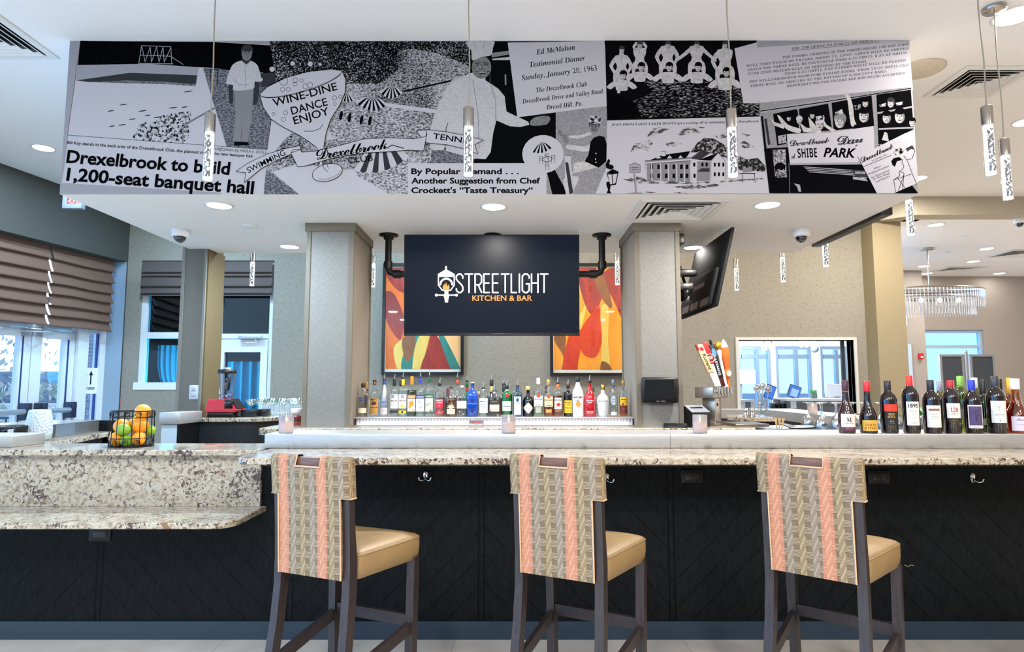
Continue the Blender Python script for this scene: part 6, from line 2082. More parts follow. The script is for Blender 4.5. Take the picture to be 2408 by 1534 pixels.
liq(988, 22, 873, 920, GC, 'vodka bottle with a royal blue band and blue cap', cap=capm((40, 56, 176)), pourer=True, capy=.2, liquid=LQ, labels=[(929, 937, (44, 70, 150), 1.0), (938, 968, W_, .95)],
    marks=[(-2, 945, 4.5, 4, (50, 84, 170), 'leaf'), (2, 957, 6, 3.5, (30, 60, 150), 'leaf'), (3, 951, 4, 3, (90, 130, 200), 'leaf')], texts=[('STOLICHNAYA', 935.5, 18, 3, (240, 240, 244), 'sansb')])
liq(1009, 22, 871, 917, GC, 'vodka bottle with a dark green band and green cap', cap=capm((24, 80, 50)), pourer=True, capy=.2, liquid=LQ, labels=[(927, 936, (50, 104, 66), 1.0), (937, 968, W_, .95)],
    marks=[(0, 949, 6, 5.5, (110, 150, 90), 'leaf'), (-3, 952, 4, 4, (160, 186, 130), 'el'), (4, 966, 2.2, 2.2, (90, 120, 60), 'el')], texts=[('STOLICHNAYA', 934, 18, 3, (236, 244, 236), 'sansb')])
liq(1034, 25, 889, 924, GC, 'clear bottle with a bright red shield label and pink foot band', cap=BLACK, pourer=True, capy=.06, liquid=PINK, level=.8, labels=[(940, 958, (206, 28, 62), .72), (967, 973, (214, 50, 84), .9)],
    marks=[(0, 958, 9, 3.5, (206, 28, 62), 'dia'), (0, 954, 2.5, 2.5, (240, 110, 90), 'el')], texts=[("BURNETT'S", 944, 16, 3.4, W_, 'sansb'), ('RASPBERRY', 948.5, 14, 2.4, W_, 'sansi'), ('VODKA', 971.5, 7, 2, W_, 'plain')])
liq(1061, 27, 910, 933, GC, 'squat peach bottle with a cream star label, left of the white labelled tequila', cap=capm((70, 40, 34)), capy=.06, liquid=PEACH, level=.9, labels=[(962, 974, (238, 214, 178), .6)],
    marks=[(0, 957, 9, 6.5, (246, 232, 206), 'star')], texts=[('HANGAR', 941, 15, 3, (150, 130, 110), 'plain'), ('ROSE', 968, 9, 2.4, (120, 80, 50), 'plain')], sq=5)
liq(1086, 25, 908, 934, GC, 'clear square bottle with a plain white label, left of the cobalt bottle', cap=capm((214, 190, 180)), capy=.05, liquid=LQ, labels=[(943, 961, (244, 244, 244), .8)],
    texts=[('PATRON', 949, 13, 2, (120, 120, 126), 'plain'), ('SILVER TEQUILA', 953, 14, 1.3, (120, 120, 126), 'plain')], sq=5)
liq(1111, 27, 900, 928, BLU, 'cobalt blue square bottle with embossed panels', cap=capm((210, 180, 170)), capy=.02, sq=6, labels=[(949, 951, (60, 120, 220), .8)],
    marks=[(0, 943, 4, 5, (10, 36, 110), 'el'), (0, 966, 4, 5, (10, 36, 110), 'el'), (-5, 940, 2.5, 2, (12, 44, 130), 'leaf'), (5, 940, 2.5, 2, (12, 44, 130), 'leaf'), (-6, 964, 2, 4, (12, 44, 130), 'dia'), (6, 964, 2, 4, (12, 44, 130), 'dia')])
liq(1137, 24, 899, 932, GC, 'clear gin bottle with a white map-like label and chrome pourer', cap=CHROME, pourer=True, capy=.14, liquid=LQ, labels=[(937, 972, (236, 236, 230), .95)],
    texts=[('Bluecoat', 946, 17, 3.4, (60, 76, 120), 'script/b'), ('TERRE', 953, 16, 3.4, (80, 90, 110), 'plain'), ('GIN', 959, 12, 3.4, (80, 90, 110), 'plain'), ('PHILADELPHIA', 965, 16, 1.8, (90, 96, 110), 'plain')])
liq(1163, 29, 905, 932, GC, 'clear round-shouldered bottle with a cream label and dark strip', cap=CHROME, pourer=True, capy=.12, liquid=LQ, labels=[(941, 951, (52, 46, 44), .8), (952, 968, CR_, .85), (969, 974, (52, 46, 44), .8)],
    texts=[('DISTILLERY', 946, 14, 2, (190, 170, 140), 'plain'), ('RUM', 965, 10, 6, (196, 150, 40), 'serif')], marks=[(-9, 966, 2, 2, (110, 90, 70), 'el')])
liq(1192, 25, 894, 928, GRN, 'green gin bottle with a white label and red seal behind the lit candle', cap=BLACK, pourer=True, capy=.08, collar=(.12, .07, capm((200, 206, 210))), labels=[(944, 967, (238, 240, 238), .95)],
    marks=[(0, 930, 4.5, 4.5, (196, 36, 44), 'el')], texts=[('Tanqueray', 957, 18, 4, (60, 110, 90), 'script/b'), ('LONDON DRY GIN', 963, 15, 1.6, K_, 'plain')])
liq(1217, 23, 894, 926, LBL, 'pale blue square gin bottle with a tall arched white label', cap=capm((30, 60, 110)), pourer=True, capy=.13, liquid=clear('74c0e4', .12, .02, .3), level=.98, labels=[(933, 976, (226, 238, 246), .62)],
    marks=[(0, 941, 3.6, 4.4, (50, 100, 160), 'el'), (0, 941, 1.8, 2.4, (200, 220, 236), 'el')], texts=[('BOMBAY', 936, 10, 2.2, (40, 70, 110), 'sansb'), ('SAPPHIRE', 950.5, 10, 2.2, (40, 70, 110), 'sansb'), ('DISTILLED', 955, 9, 1.4, (90, 120, 150), 'plain'), ('LONDON DRY', 959, 9, 1.4, (90, 120, 150), 'plain')], sq=5)
liq(1242, 26, 910, 942, DKG, 'black apothecary gin bottle with a white diamond label', cap=capm((200, 170, 110)), capy=.1, marks=[(0, 960, 12.5, 13, (238, 230, 214), 'dia')], texts=[("HENDRICK'S", 961.5, 21, 3, (90, 80, 74), 'plain'), ('GIN', 967, 6, 2.2, (90, 80, 74), 'plain')])
liq(1266, 24, 890, 920, GC, 'clear rum bottle with a red roundel and white cap', cap=capm((240, 240, 240)), capy=.15, liquid=clear('dcf0dc', .12, .02, .3), labels=[(931, 956, (244, 244, 240), .95), (958, 971, (170, 166, 158), .6)],
    marks=[(0, 931, 4.6, 4.6, (214, 70, 40), 'el'), (0, 931, 2.6, 1.4, (40, 24, 20), 'leaf')], texts=[('BACARDI', 941, 19, 3.6, K_, 'sansb'), ('SUPERIOR', 946, 11, 1.6, K_, 'plain'), ('Fundacion', 953.5, 15, 3, K_, 'script/b')])
liq(1290, 24, 894, 925, GC, 'golden rum bottle with a red roundel and gold cap', cap=pm((196, 150, 84), .3, .6), capy=.14, liquid=clear('e09838', .12, .02, .25), labels=[(933, 957, (238, 222, 176), .95), (963, 971, (190, 150, 80), .6)],
    marks=[(0, 933, 4.4, 4.4, (210, 80, 40), 'el'), (0, 933, 2.6, 1.4, (70, 30, 20), 'leaf')], texts=[('BACARDI', 943, 18, 3.6, K_, 'sansb'), ('GOLD', 948, 8, 2, K_, 'plain'), ('Fundacion', 954.5, 15, 3, K_, 'script/b')])
liq(1312, 23, 887, 922, GC, 'spiced rum bottle with a picture label and blue tipped pourer', cap=capm((180, 110, 60)), pourer=True, capy=.2, liquid=clear('d88830', .12, .02, .25), level=.85, labels=[(936, 963, (240, 232, 214), .8)],
    marks=[(1, 952, 6, 5, (170, 50, 44), 'dia'), (-2, 957, 5, 3, (90, 100, 140), 'leaf')], texts=[('Captain Morgan', 942, 18, 3, (50, 40, 40), 'script/b'), ('SPICED RUM', 968, 14, 2, (240, 220, 170), 'plain')])
liq(1336, 23, 893, 926, DKG, 'dark rum bottle with a slanted yellow label', cap=BLACK, pourer=True, capy=.07, collar=(.2, .1, capm((240, 200, 40))), labels=[(942, 972, (236, 190, 40), .85)],
    texts=[("MYERS'S", 949, 15, 3.4, (90, 40, 20), 'sansb'), ('RUM', 953.5, 8, 2.6, (90, 40, 20), 'sansb'), ('ORIGINAL DARK', 961, 17, 2.6, (120, 40, 20), 'sansb'), ('JAMAICA', 968, 12, 2.2, (90, 40, 20), 'plain')])
liq(1359, 28, 888, 922, WHT, 'white coconut rum bottle with black cap and a sunset over letters', cap=capm((18, 24, 24)), capy=.12, shape='bell',
    marks=[(0, 951, 6, 5.5, (240, 140, 40), 'el'), (1, 955, 4, 3, (200, 70, 40), 'leaf'), (-1, 943, 6.5, 4, (40, 70, 50), 'leaf')], texts=[('MALIBU', 937, 22, 5, (60, 44, 40), 'plain/b'), ('CARIBBEAN RUM', 960, 17, 1.8, (120, 120, 124), 'plain')])
liq(1387, 27, 883, 930, REDB, 'red cherry rum bottle with white lettering and a long neck', cap=BLACK, pourer=True, capy=.03, shape='bell', texts=[('Blue Chair', 944, 17, 3.6, W_, 'script/b'), ('BAY', 949, 9, 3.2, W_, 'sansb'), ('COCONUT SPICED', 969, 16, 2, W_, 'sansb'), ('RUM CREAM', 972.5, 14, 2, W_, 'sansb')])
liq(1418, 30, 906, 932, WHT, 'white oval cream liqueur bottle with a gold cap', cap=pm((196, 156, 60), .2, .9), capy=.15, shape='oval', texts=[('RUMCHATA', 946, 23, 4.6, (90, 90, 80), 'plain'), ('CREAM LIQUEUR', 951, 15, 1.4, (140, 140, 140), 'plain'), ('RUM', 970, 8, 1.4, (150, 150, 150), 'plain')])
liq(1443, 20, 894, 922, GC, 'clear tequila bottle with a silver oval label', cap=capm((120, 124, 134)), capy=.09, liquid=LQ, labels=[(969, 977, (228, 228, 224), .8)], collar=(.2, .15, capm((60, 70, 130))),
    marks=[(0, 942, 8.6, 12.5, (70, 84, 96), 'el'), (0, 942, 7.6, 11.2, (206, 216, 220), 'el')], texts=[('Cuervo', 940, 10, 3, (60, 80, 110), 'script/b'), ('TRADICIONAL', 946, 12, 1.8, (60, 80, 110), 'sansb')])
liq(1466, 20, 896, 922, GC, 'golden tequila bottle with yellow and maroon label, nearest to the right column', cap=pm((160, 120, 60), .3, .6), capy=.14, liquid=clear('e8b020', .12, .02, .25), labels=[(934, 956, (238, 190, 40), .9), (954, 972, (110, 34, 34), .9)],
    marks=[(-2, 951, 3, 3, (120, 70, 30), 'el')], texts=[('Cuervo', 941, 12, 4, (60, 50, 20), 'script/b'), ('ESPECIAL', 946, 10, 1.6, (90, 70, 20), 'plain'), ('GOLD', 963, 9, 1.8, (190, 150, 90), 'plain')])

# ---- wines on the metal ledge
ZLG = 1.0845
WG = 'wine bottles along the metal ledge'
DKW = pm((20, 10, 16), .05, coat=.8, var=.2)
DKW2 = pm((42, 12, 22), .06, coat=.8, var=.2)
YWN = 3.615
A0 = .42


def wine(px, w, yt, ys, glass, label, Y=YWN, **k):
    k.setdefault('a0', .3 - atan((px - 1204) / 1500)); k.setdefault('neck', .37); k.setdefault('capr', 1.07); k.setdefault('capy', .19)
    return bottle('wine_bottle', px, w, yt, ys, Y, ZLG, glass, label, 'bottle', group=WG, **k)


wine(1989, 37, 896, 955, DKW2, 'sloping red wine bottle with a plum foil and a white label marked with one letter', cap=capm((70, 28, 54)), shape='burgundy', labels=[(974, 1007, (238, 226, 220), .95), (1005, 1013, (96, 34, 70), .95)],
     collar=(.205, .195, pm((210, 170, 60), .3, .8)), texts=[('M', 993, 10, 11, K_, 'serif'), ('MARK WEST', 997, 20, 1.8, (90, 70, 70), 'plain'), ('PINOT NOIR', 1010, 15, 2, (220, 190, 200), 'plain')])
wine(2040, 38, 898, 958, DKW, 'sloping red wine bottle with a red foil and a yellow label', cap=capm((206, 36, 48)), shape='burgundy', labels=[(989, 1014, (236, 188, 74), 1.0)],
     texts=[('SMITH', 1003, 24, 6, (150, 50, 30), 'serif'), ('& PERRY', 1010, 26, 5.5, (150, 50, 30), 'serif'), ('PINOT NOIR', 998 - 3, 20, 1.4, (150, 90, 40), 'plain')])
wine(2089, 37, 897, 938, DKW, 'square-shouldered red wine bottle with black foil and a red and black label', cap=capm((24, 26, 34)), labels=[(951, 1000, (26, 26, 26), .8), (951, 968, (222, 62, 40), .8)],
     texts=[('RED', 977, 13, 5, (214, 170, 80), 'serif'), ('ROCK', 983, 16, 5, (214, 170, 80), 'serif'), ('MERLOT', 992, 9, 2, (230, 220, 200), 'plain'), ('CALIFORNIA', 996, 12, 1.3, (200, 190, 170), 'plain')])
wine(2141, 36, 885, 926, DKW, 'red wine bottle with a red foil and a tall white label dated in the 1800s', cap=capm((222, 44, 36)), labels=[(945, 1001, (240, 238, 230), .8)],
     texts=[('1895', 959, 20, 9, (40, 34, 30), 'bital/b'), ('Collection', 968, 15, 2.6, (140, 140, 140), 'script'), ('MALBEC', 976, 8, 1.4, (120, 120, 120), 'plain'), ('NORTON', 996, 11, 1.8, (120, 120, 120), 'plain')], marks=[(0, 984, 9, 2, (180, 178, 172), 'leaf')])
wine(2190, 38, 895, 938, DKW, 'red wine bottle with dark foil and a white label bearing a maroon strip', cap=capm((26, 32, 40)), labels=[(954, 1006, (238, 238, 230), .85), (962, 967, (130, 40, 44), .6)],
     texts=[('LOUIS M. MARTINI', 966, 20, 2.2, (230, 220, 210), 'serif'), ('CABERNET', 975, 15, 1.4, (120, 120, 120), 'plain'), ('Sonoma', 980, 12, 2.4, (110, 110, 110), 'script'), ('SAUVIGNON', 986, 16, 1.2, (130, 130, 130), 'plain')])
wine(2237, 36, 896, 932, DKW, 'red wine bottle with a dark red foil and a white label with a red number', cap=capm((176, 24, 36)), labels=[(949, 984, (240, 236, 228), .85), (984, 992, (40, 32, 26), .85)],
     texts=[('120', 969, 15, 10, (190, 40, 44), 'serif'), ('Reserva', 973, 11, 2.2, (150, 80, 70), 'script'), ('CABERNET', 977, 13, 1.3, (120, 110, 110), 'plain'), ('santa rita', 990, 13, 2.6, (196, 160, 90), 'script')])
wine(2287, 38, 895, 940, DKW, 'red wine bottle with a bright blue foil and a purple tree label', cap=capm((36, 56, 190)), labels=[(953, 1008, (238, 234, 228), .85), (956, 1001, (84, 70, 116), .72)],
     marks=[(0, 974, 9, 9, (50, 40, 74), 'leaf'), (0, 986, 2, 9, (46, 36, 66), 'dia'), (-4, 970, 6, 6, (60, 48, 88), 'leaf')], texts=[('Freakshow', 1006, 14, 2.6, (90, 80, 80), 'script')])
wine(2342, 40, 886, 930, DKW, 'tallest red wine bottle on the right with grey foil and a plain white tree label', cap=capm((46, 52, 58)), labels=[(943, 995, (232, 232, 228), .82)],
     marks=[(0, 957, 5, 4, (196, 198, 194), 'leaf'), (0, 962, .7, 4, (196, 198, 194), 'el'), (0, 990, 1.2, 1.2, (120, 120, 124), 'el')], texts=[('privada', 977, 18, 4, (150, 150, 152), 'script'), ('NORTON', 986, 8, 1.4, (150, 150, 152), 'plain')])
wine(2390, 46, 892, 955, clear('e8b468', .2, .03, .5), 'rose wine bottle with white foil and a pale lilac label, nearest the right photo edge', cap=capm((214, 216, 220)), shape='burgundy', liquid=clear('e89a48', .12, .02, .25), level=1.05,
     labels=[(980, 1014, (226, 216, 228), .8)], texts=[('Fleurs', 990, 18, 6, (110, 90, 120), 'script'), ('de Prairie', 1000, 18, 2, (150, 140, 160), 'plain')])
for px, w, yt, ys, gl, lb, k in ((2376, 34, 890, 945, clear('c89040', .2, .03, .5), 'sparkling wine bottle with gold foil behind the rose bottle', dict(cap=pm((196, 150, 60), .35, .6), capy=.36)),
                                 (2352, 34, 893, 945, DKW, 'black foiled sparkling wine bottle behind the tallest red wine', dict(cap=BLACK, capy=.3)),
                                 (2313, 34, 895, 945, clear('4c9a3c', .2, .03, .5), 'green sparkling wine bottle with black foil between the blue foil and grey foil bottles', dict(cap=BLACK, capy=.34, labels=[(985, 1000, (220, 226, 220), .5)], liquid=clear('4c9a3c', .1, .02, .2))),
                                 (2294, 34, 890, 930, clear('eef0a8', .2, .03, .5), 'pale white wine bottle with a white foil behind the blue foil bottle', dict(cap=capm((222, 226, 230)), liquid=clear('eeeaa0', .1, .02, .2), level=1.05)),
                                 (2261, 36, 886, 925, clear('e6f0b0', .2, .03, .5), 'white wine bottle with a lime green foil and green label', dict(cap=capm((130, 178, 70)), liquid=clear('e4eea0', .1, .02, .2), level=1.05, labels=[(940, 957, (110, 160, 140), .8), (962, 985, (226, 232, 226), .8)])),
                                 (2239, 32, 896, 938, clear('d8d070', .2, .03, .5), 'white wine bottle with a cream foil behind the red numbered bottle', dict(cap=capm((226, 214, 160)), liquid=clear('d8cc60', .1, .02, .2), level=1.05)),
                                 (2212, 32, 897, 938, clear('b8a020', .2, .03, .5), 'olive gold white wine bottle with a grey foil', dict(cap=capm((146, 146, 160)), liquid=clear('b09818', .1, .02, .2), level=1.05))):
    wine(px, w, yt, ys, gl, lb, {2376: 3.745, 2352: 3.83, 2313: 3.735, 2294: 3.83, 2261: 3.735, 2239: 3.83, 2212: 3.735}[px], **k)
# ================================================================== THINGS ON THE BAR
# ---- candles in textured glasses
b = M('mercury_glass', (216, 214, 216), .25, .15)
v = b.co()
x, y, z = b.xyz(v)
d_ = b.voro(b.co(scale=(1, 1, 1)), 330)
b.bump(d_, .8, .003)
up_ = z.ramp(.03, .085)
b.col(b.mix(up_ * .7, b.mix(d_.gt(.4), (226, 228, 232), (196, 196, 200)), b.mix(d_.gt(.4), (178, 164, 160), (142, 130, 132))))
b.b.inputs['Alpha'].default_value = .62
CG = b.m
FLAME = emis('ffd890', 9.0)
WAX = M('candle_wax', (240, 216, 186), .6, emit='ff9a50', es=1.1).m  # warm emission stands in for flame light glowing through the wax


def candle(px, py, z, Y, label, s=1.0):
    x = at(px, py, Y).x
    o = empty('candle', (x, Y, z), 0, label, 'candle', 'lit candles in textured glasses')
    o.scale = (s, s, s)
    MB().lathe([(.0001, .004), (.034, .004), (.0385, .001), (.04, .006), (.04, .1), (.0375, .101), (.037, .012), (.0001, .012)], CG, 26, cap=False).build('candle_glass', CG, o)
    MB().lathe([(.0001, .013), (.034, .013), (.034, .06), (.0001, .058)], WAX, 20, cap=False).build('wax', WAX, o)
    MB().lathe([(.0008, .063), (.006, .07), (.0065, .078), (.003, .09), (.0005, .1)], FLAME, 10).build('flame', FLAME, o)
    return o


candle(673, 1000, 1.0845, 3.62, 'lit candle glass at the left end of the long metal ledge')
candle(1196, 1000, 1.0845, 3.62, 'lit candle glass in front of the green gin bottle')
candle(1646, 1000, 1.0845, 3.62, 'lit candle glass in front of the receipt printer')
candle(1911, 960, 1.0955, 5.8, 'smallest lit candle glass, on the right bar return beyond the glasses')

# ---- fruit basket
bs = empty('fruit_basket', (at(311, 1000, 3.68).x, 3.68, ZB), 0, 'round black wire basket holding oranges and limes', 'basket')
WIRE = pm((18, 18, 20), .4, .5)
R_ = .113
rg = MB()
circ = lambda r, z, n=36: [(r * cos(2 * pi * i / n), r * sin(2 * pi * i / n), z) for i in range(n)]
for r, z in ((R_, .004), (R_, .05), (R_ * .98, .165), (R_ * .98, .2)): rg.tube(circ(r, z), .0032, None, 6, closed=True)
rg.build('hoops', WIRE, bs)
wr = MB()
for i in range(18):
    a = 2 * pi * i / 18
    wr.tube([(R_ * cos(a), R_ * sin(a), .004), (R_ * .98 * cos(a), R_ * .98 * sin(a), .2)], .0022, None, 5)
for i in range(8): 
    a = pi * i / 8
    wr.tube([(R_ * cos(a), R_ * sin(a), .004), (-R_ * cos(a), -R_ * sin(a), .004)], .002, None, 5)
wr.build('upright_wires', WIRE, bs)
sc_ = MB()  # scrollwork curls round the foot and rim of the basket
for z0 in (.006, .167):
    hgt = .042 if z0 < .1 else .032
    for i in range(12):
        for sgn in (-1, 1):
            pts = []
            for k in range(14):
                t = k / 13 * 1.6 * pi
                rr = .012 * (1 - .35 * k / 13)
                th_ = (i + .5) / 12 * 2 * pi + sgn * (.0 + rr * sin(t) + .004) / R_
                pts.append((R_ * cos(th_), R_ * sin(th_), z0 + hgt * .5 - (hgt * .42) * cos(t) * (1 - .3 * k / 13)))
            sc_.tube(pts, .0016, None, 4)
sc_.build('scroll_bands', WIRE, bs)
b = M('orange_peel', (244, 152, 24), .4)
b.col(b.mix(b.noise(b.co(), 14, 2), (240, 138, 20), (250, 172, 36)))
b.bump(b.noise(b.co(), 260, 2), .35, .001)
ORN = b.m
b = M('lemon_peel', (246, 190, 30), .4)
b.bump(b.noise(b.co(), 260, 2), .35, .001)
LEM = b.m
b = M('lime_peel', (128, 172, 40), .35)
b.col(b.mix(b.noise(b.co(), 18, 2), (104, 150, 30), (154, 190, 60)))
b.bump(b.noise(b.co(), 220, 2), .25, .001)
LIM = b.m
BX, BY = bs.location.x, bs.location.y


def fruit(kind, dx, dy, dz, r, label, rz=0.0, sc=(1, 1, 1)):
    m = {'orange': ORN, 'lime': LIM, 'lemon': LEM}[kind]
    o = empty(kind, (BX + dx, BY + dy, ZB + dz), rz, label, kind, 'fruit in the wire basket')
    mb = MB().sphere((0, 0, 0), r, m, 20, 14, sc)
    mb.build('peel', m, o)
    MB().lathe([(.004, 0), (.003, .003), (.0001, .003)], None, 8, Matrix.Rotation(1.2, 4, 'Y') @ Matrix.Translation((0, 0, r * sc[2] * .985)) if kind == 'lime' else Matrix.Translation((0, 0, r * .985 * sc[2]))).build('stem_end', pm((110, 120, 50), .7), o)
    if kind != 'lime': o.rotation_euler = (-.9 + rz * .3, .3 * sin(rz * 3), rz)
    return o


fruit('orange', -.058, -.045, .044, .040, 'orange at the bottom front left of the wire basket', .4)
fruit('lime', .012, -.062, .036, .031, 'lime at the bottom front middle of the wire basket', .2, (1.22, 1, 1))
fruit('orange', .066, -.04, .046, .039, 'orange at the bottom front right of the wire basket', 1.3)
fruit('lime', -.08, .02, .035, .029, 'lime low at the left side of the wire basket', 1.9, (1.2, 1, 1))
fruit('orange', .0, .058, .045, .041, 'orange hidden at the back of the wire basket', 2.0)
fruit('orange', -.06, .0, .112, .043, 'large orange on the second layer, left in the wire basket', 2.6)
fruit('lime', -.012, -.06, .098, .033, 'lime in the middle of the second layer of the wire basket', .0, (1.25, 1, 1))
fruit('orange', .05, -.01, .118, .046, 'large orange on the second layer, right in the wire basket', 3.3)
fruit('lime', .088, .03, .088, .028, 'lime pressed against the right side of the wire basket', 1.2, (1.15, 1, 1))
fruit('lemon', -.002, .045, .13, .038, 'yellow citrus between the two large oranges in the wire basket', 2.2)
fruit('orange', .05, .012, .195, .043, 'topmost orange, rising above the rim of the wire basket', .9)

# ---- frosted vase, napkin caddy
b = M('hobnail_glass', (214, 224, 232), .22)
x, y, z = b.xyz(b.co())
b.bump(b.voro(b.co(scale=(1, 1, .8)), 95), .9, .006)
b.b.inputs['Alpha'].default_value = .8
b.b.inputs['Emission Color'].default_value = (1, 1, 1, 1)
VG = b.m
vs_ = empty('glass_vase', (at(92, 1000, 4.07).x, 4.07, ZB), 0, 'frosted knobbly glass vase on the left bar return', 'vase')
MB().lathe([(.0001, .001), (.055, .001), (.066, .01), (.073, .04), (.074, .07), (.07, .12), (.062, .175), (.057, .192), (.053, .193), (.058, .172), (.066, .12), (.07, .07), (.0001, .012)], VG, 30, cap=False).build('vase_glass', VG, vs_)
nc = empty('napkin_caddy', (at(30, 1030, 3.98).x, 3.98, ZB), 0, 'black bar caddy beside the frosted vase, cut by the photo edge', 'caddy')
MB().box((-.3, -.08, 0), (.075, .08, .012)).box((-.3, .06, 0), (.07, .08, .085)).box((-.3, -.08, 0), (.0, -.06, .055)).box((.06, -.08, .0), (.075, .08, .1), None, None, .006).box((-.01, -.08, 0), (.004, .08, .075)).build('body', BLACK, nc)
MB().box((.012, -.06, .012), (.055, .05, .078)).build('napkins', pm((228, 226, 222), .8), nc)

# ---- blender
bl = empty('blender', (at(524, 980, 5.22).x, 5.4, 1.0825), 0, 'red bar blender with a clear jug on the corner counter', 'blender')
bl.location.y = 5.47
bl.location.x = at(524, 980, 5.42).x
k_ = .00372
RED = pm((190, 22, 40), .25, coat=.5)
pb = MB()
pb.rings([[(-.125, -.1, .045), (.12, -.1, .045), (.12, .1, .045), (-.125, .1, .045)], [(-.125, -.1, .06), (.13, -.1, .06), (.13, .1, .06), (-.125, .1, .06)], [(-.115, -.09, .145), (.07, -.09, .145), (.07, .09, .145), (-.115, .09, .145)], [(-.105, -.08, .155), (.06, -.08, .155), (.06, .08, .155), (-.105, .08, .155)]], RED, smooth=False)
pb.build('motor_base', RED, bl)
MB().box((-.12, -.09, 0), (.1, .09, .046), None, None, .01).build('foot', BLACK, bl)
MB().prism([(.072, -.075, .15), (.072, .075, .15), (.122, .075, .07), (.122, -.075, .07)], (.006, 0, .006)).box((.03, -.101, .075), (.1, -.095, .15), None, None, .004).build('control_panel', BLACK, bl)
for kx in (.045, .07): MB().lathe([(.011, 0), (.01, .012), (.0001, .013)], None, 12, Matrix.Translation((kx, -.1, .118)) @ Matrix.Rotation(pi / 2, 4, 'X')).build('knob', pm((60, 60, 64), .3), bl)
MB().lathe([(.0001, .157), (.05, .157), (.052, .165), (.055, .195), (.0001, .195)], clear('b8bcc8', .3, .1, .5), 8, None, cap=False).build('jug_base', pm((70, 72, 84), .3), bl)
MB().lathe([(.048, .196), (.054, .25), (.064, .36), (.068, .375)], None, 8, cap=False).build('jug', clear('c4c8d2', .4, .06, .55), bl)
MB().lathe([(.073, .37), (.075, .378), (.073, .4), (.06, .405), (.0001, .405)], BLACK, 20, cap=False).lathe([(.03, .404), (.028, .42), (.0001, .421)], pm((150, 152, 160), .4), 14, cap=False).build('lid', BLACK, bl)
MB().tube([(.045, -.06, .35), (.055, -.085, .355), (.062, -.095, .33), (.058, -.095, .26), (.052, -.09, .225)], [.009, .011, .013, .012, .009], None, 10).build('jug_handle', BLACK, bl)
bb = MB().box((-.07, -.05, 0), (.05, .05, .065), None, None, .006)
thing(bb, 'bar_organiser', pm((26, 30, 36), .25), 'small dark open box beside the red blender', 'organiser').location = (at(588, 975, 5.5).x, 5.52, 1.0835)
bb = MB().box((-.03, -.05, 0), (.05, .05, .062), None, None, .004)
thing(bb, 'bar_organiser', pm((22, 24, 28), .3), 'small dark box between the organiser and the coupe glasses', 'organiser').location = (at(612, 975, 5.56).x, 5.62, 1.0835)

# ---- coupe glasses
CPX = clear('eef8f8', .5, .05, 1.0)
cp = empty('coupe_glass', (0, 0, 0), 0, 'x', 'glass', 'coupe glasses beside the red blender')
MB().lathe([(.0001, .0), (.03, .0), (.032, .003), (.01, .007), (.0045, .015), (.004, .07), (.008, .085), (.03, .098), (.044, .118), (.047, .145), (.0455, .145), (.042, .12), (.028, .102), (.0001, .09)], CPX, 18, cap=False).build('coupe_bowl', CPX, cp)
spots = []
for r_ in range(3):
    for c in range(5): spots.append((-2.36 + c * .1 + r_ * .03, 5.82 + r_ * .13))
nm = ('leftmost', 'second', 'third', 'fourth', 'rightmost')
rw_ = ('front', 'middle', 'back')
for i, (x, y) in enumerate(spots):
    lb = '%s coupe glass from the blender in the %s row' % (nm[i % 5], rw_[i // 5])
    if i == 0:
        cp.location = (x, y, 1.083); cp['label'] = lb
    else: dup(cp, (x, y, 1.083), None, lb)

# ---- upturned wine glasses
SG = clear('e6ecee', .7, .12, 1.0)
wgx = empty('wine_glass', (0, 0, 0), 0, 'x', 'glass', 'upturned wine glasses behind the wine bottles')
MB().lathe([(.036, .0), (.041, .04), (.0435, .065), (.04, .09), (.026, .115), (.008, .128), (.004, .14), (.0036, .195), (.008, .203), (.034, .208), (.035, .21), (.0001, .211)], SG, 18, cap=False).build('glass_bowl', SG, wgx)
ords = ('first', 'second', 'third', 'fourth', 'fifth', 'sixth', 'seventh', 'eighth', 'ninth', 'tenth', 'eleventh', 'twelfth', 'thirteenth', 'fourteenth')
k = 0
for r_, (yy, x0, n_) in enumerate(((4.02, 1.93, 13), (4.13, 1.98, 12), (4.24, 1.95, 9))):
    for c in range(n_):
        x = x0 + c * .096
        lb = '%s upturned wine glass from the left in the %s row behind the wines' % (ords[c], rw_[r_])
        if k == 0:
            wgx.location = (x, yy, 1.031); wgx['label'] = lb
        else: dup(wgx, (x, yy, 1.031), None, lb)
        k += 1
# widen the counter under them
p = [(2.581, 3.93), (3.35, 3.93), (3.35, 4.5), (2.581, 4.5)]
p2 = [(1.85, 3.93), (1.949, 3.93), (1.949, 5.2), (1.85, 5.2)]

# ---- POS tablet on the right column
pt = empty('order_tablet', (at(1552, 918, 4.58).x, 4.58, at(1552, 918, 4.58).z), 0, 'black order tablet mounted on the right column', 'tablet')
hw2, hh2 = 42 / 1500 * 4.58, 30 / 1500 * 4.58
MB().box((-hw2, -.012, -hh2), (hw2, .02, hh2), None, None, .01).box((hw2 - .004, -.008, -hh2 * .3), (hw2 + .006, .014, hh2 * .4), None, None, .003).build('body', BLACK, pt)
MB().box((-hw2 + .016, -.0132, -hh2 + .03), (hw2 - .03, -.012, hh2 - .016)).build('screen', pm((16, 18, 22), .12, var=.3), pt)
MB().box((-.04, .018, -.05), (.04, .038, .05)).build('bracket', BLACK, pt)
tm = MB()
tm.text('ORDER', flat((-.03, -.0135, -hh2 + .012), (1, 0, 0), (0, 0, 1)), pm((210, 210, 214), .5), 'sansb', w=.022, h=.005) if False else tm.text('micros', flat((-.032, -.0135, -hh2 + .012), (1, 0, 0), (0, 0, 1)), pm((210, 210, 214), .5), 'sansb', w=.026, h=.005)
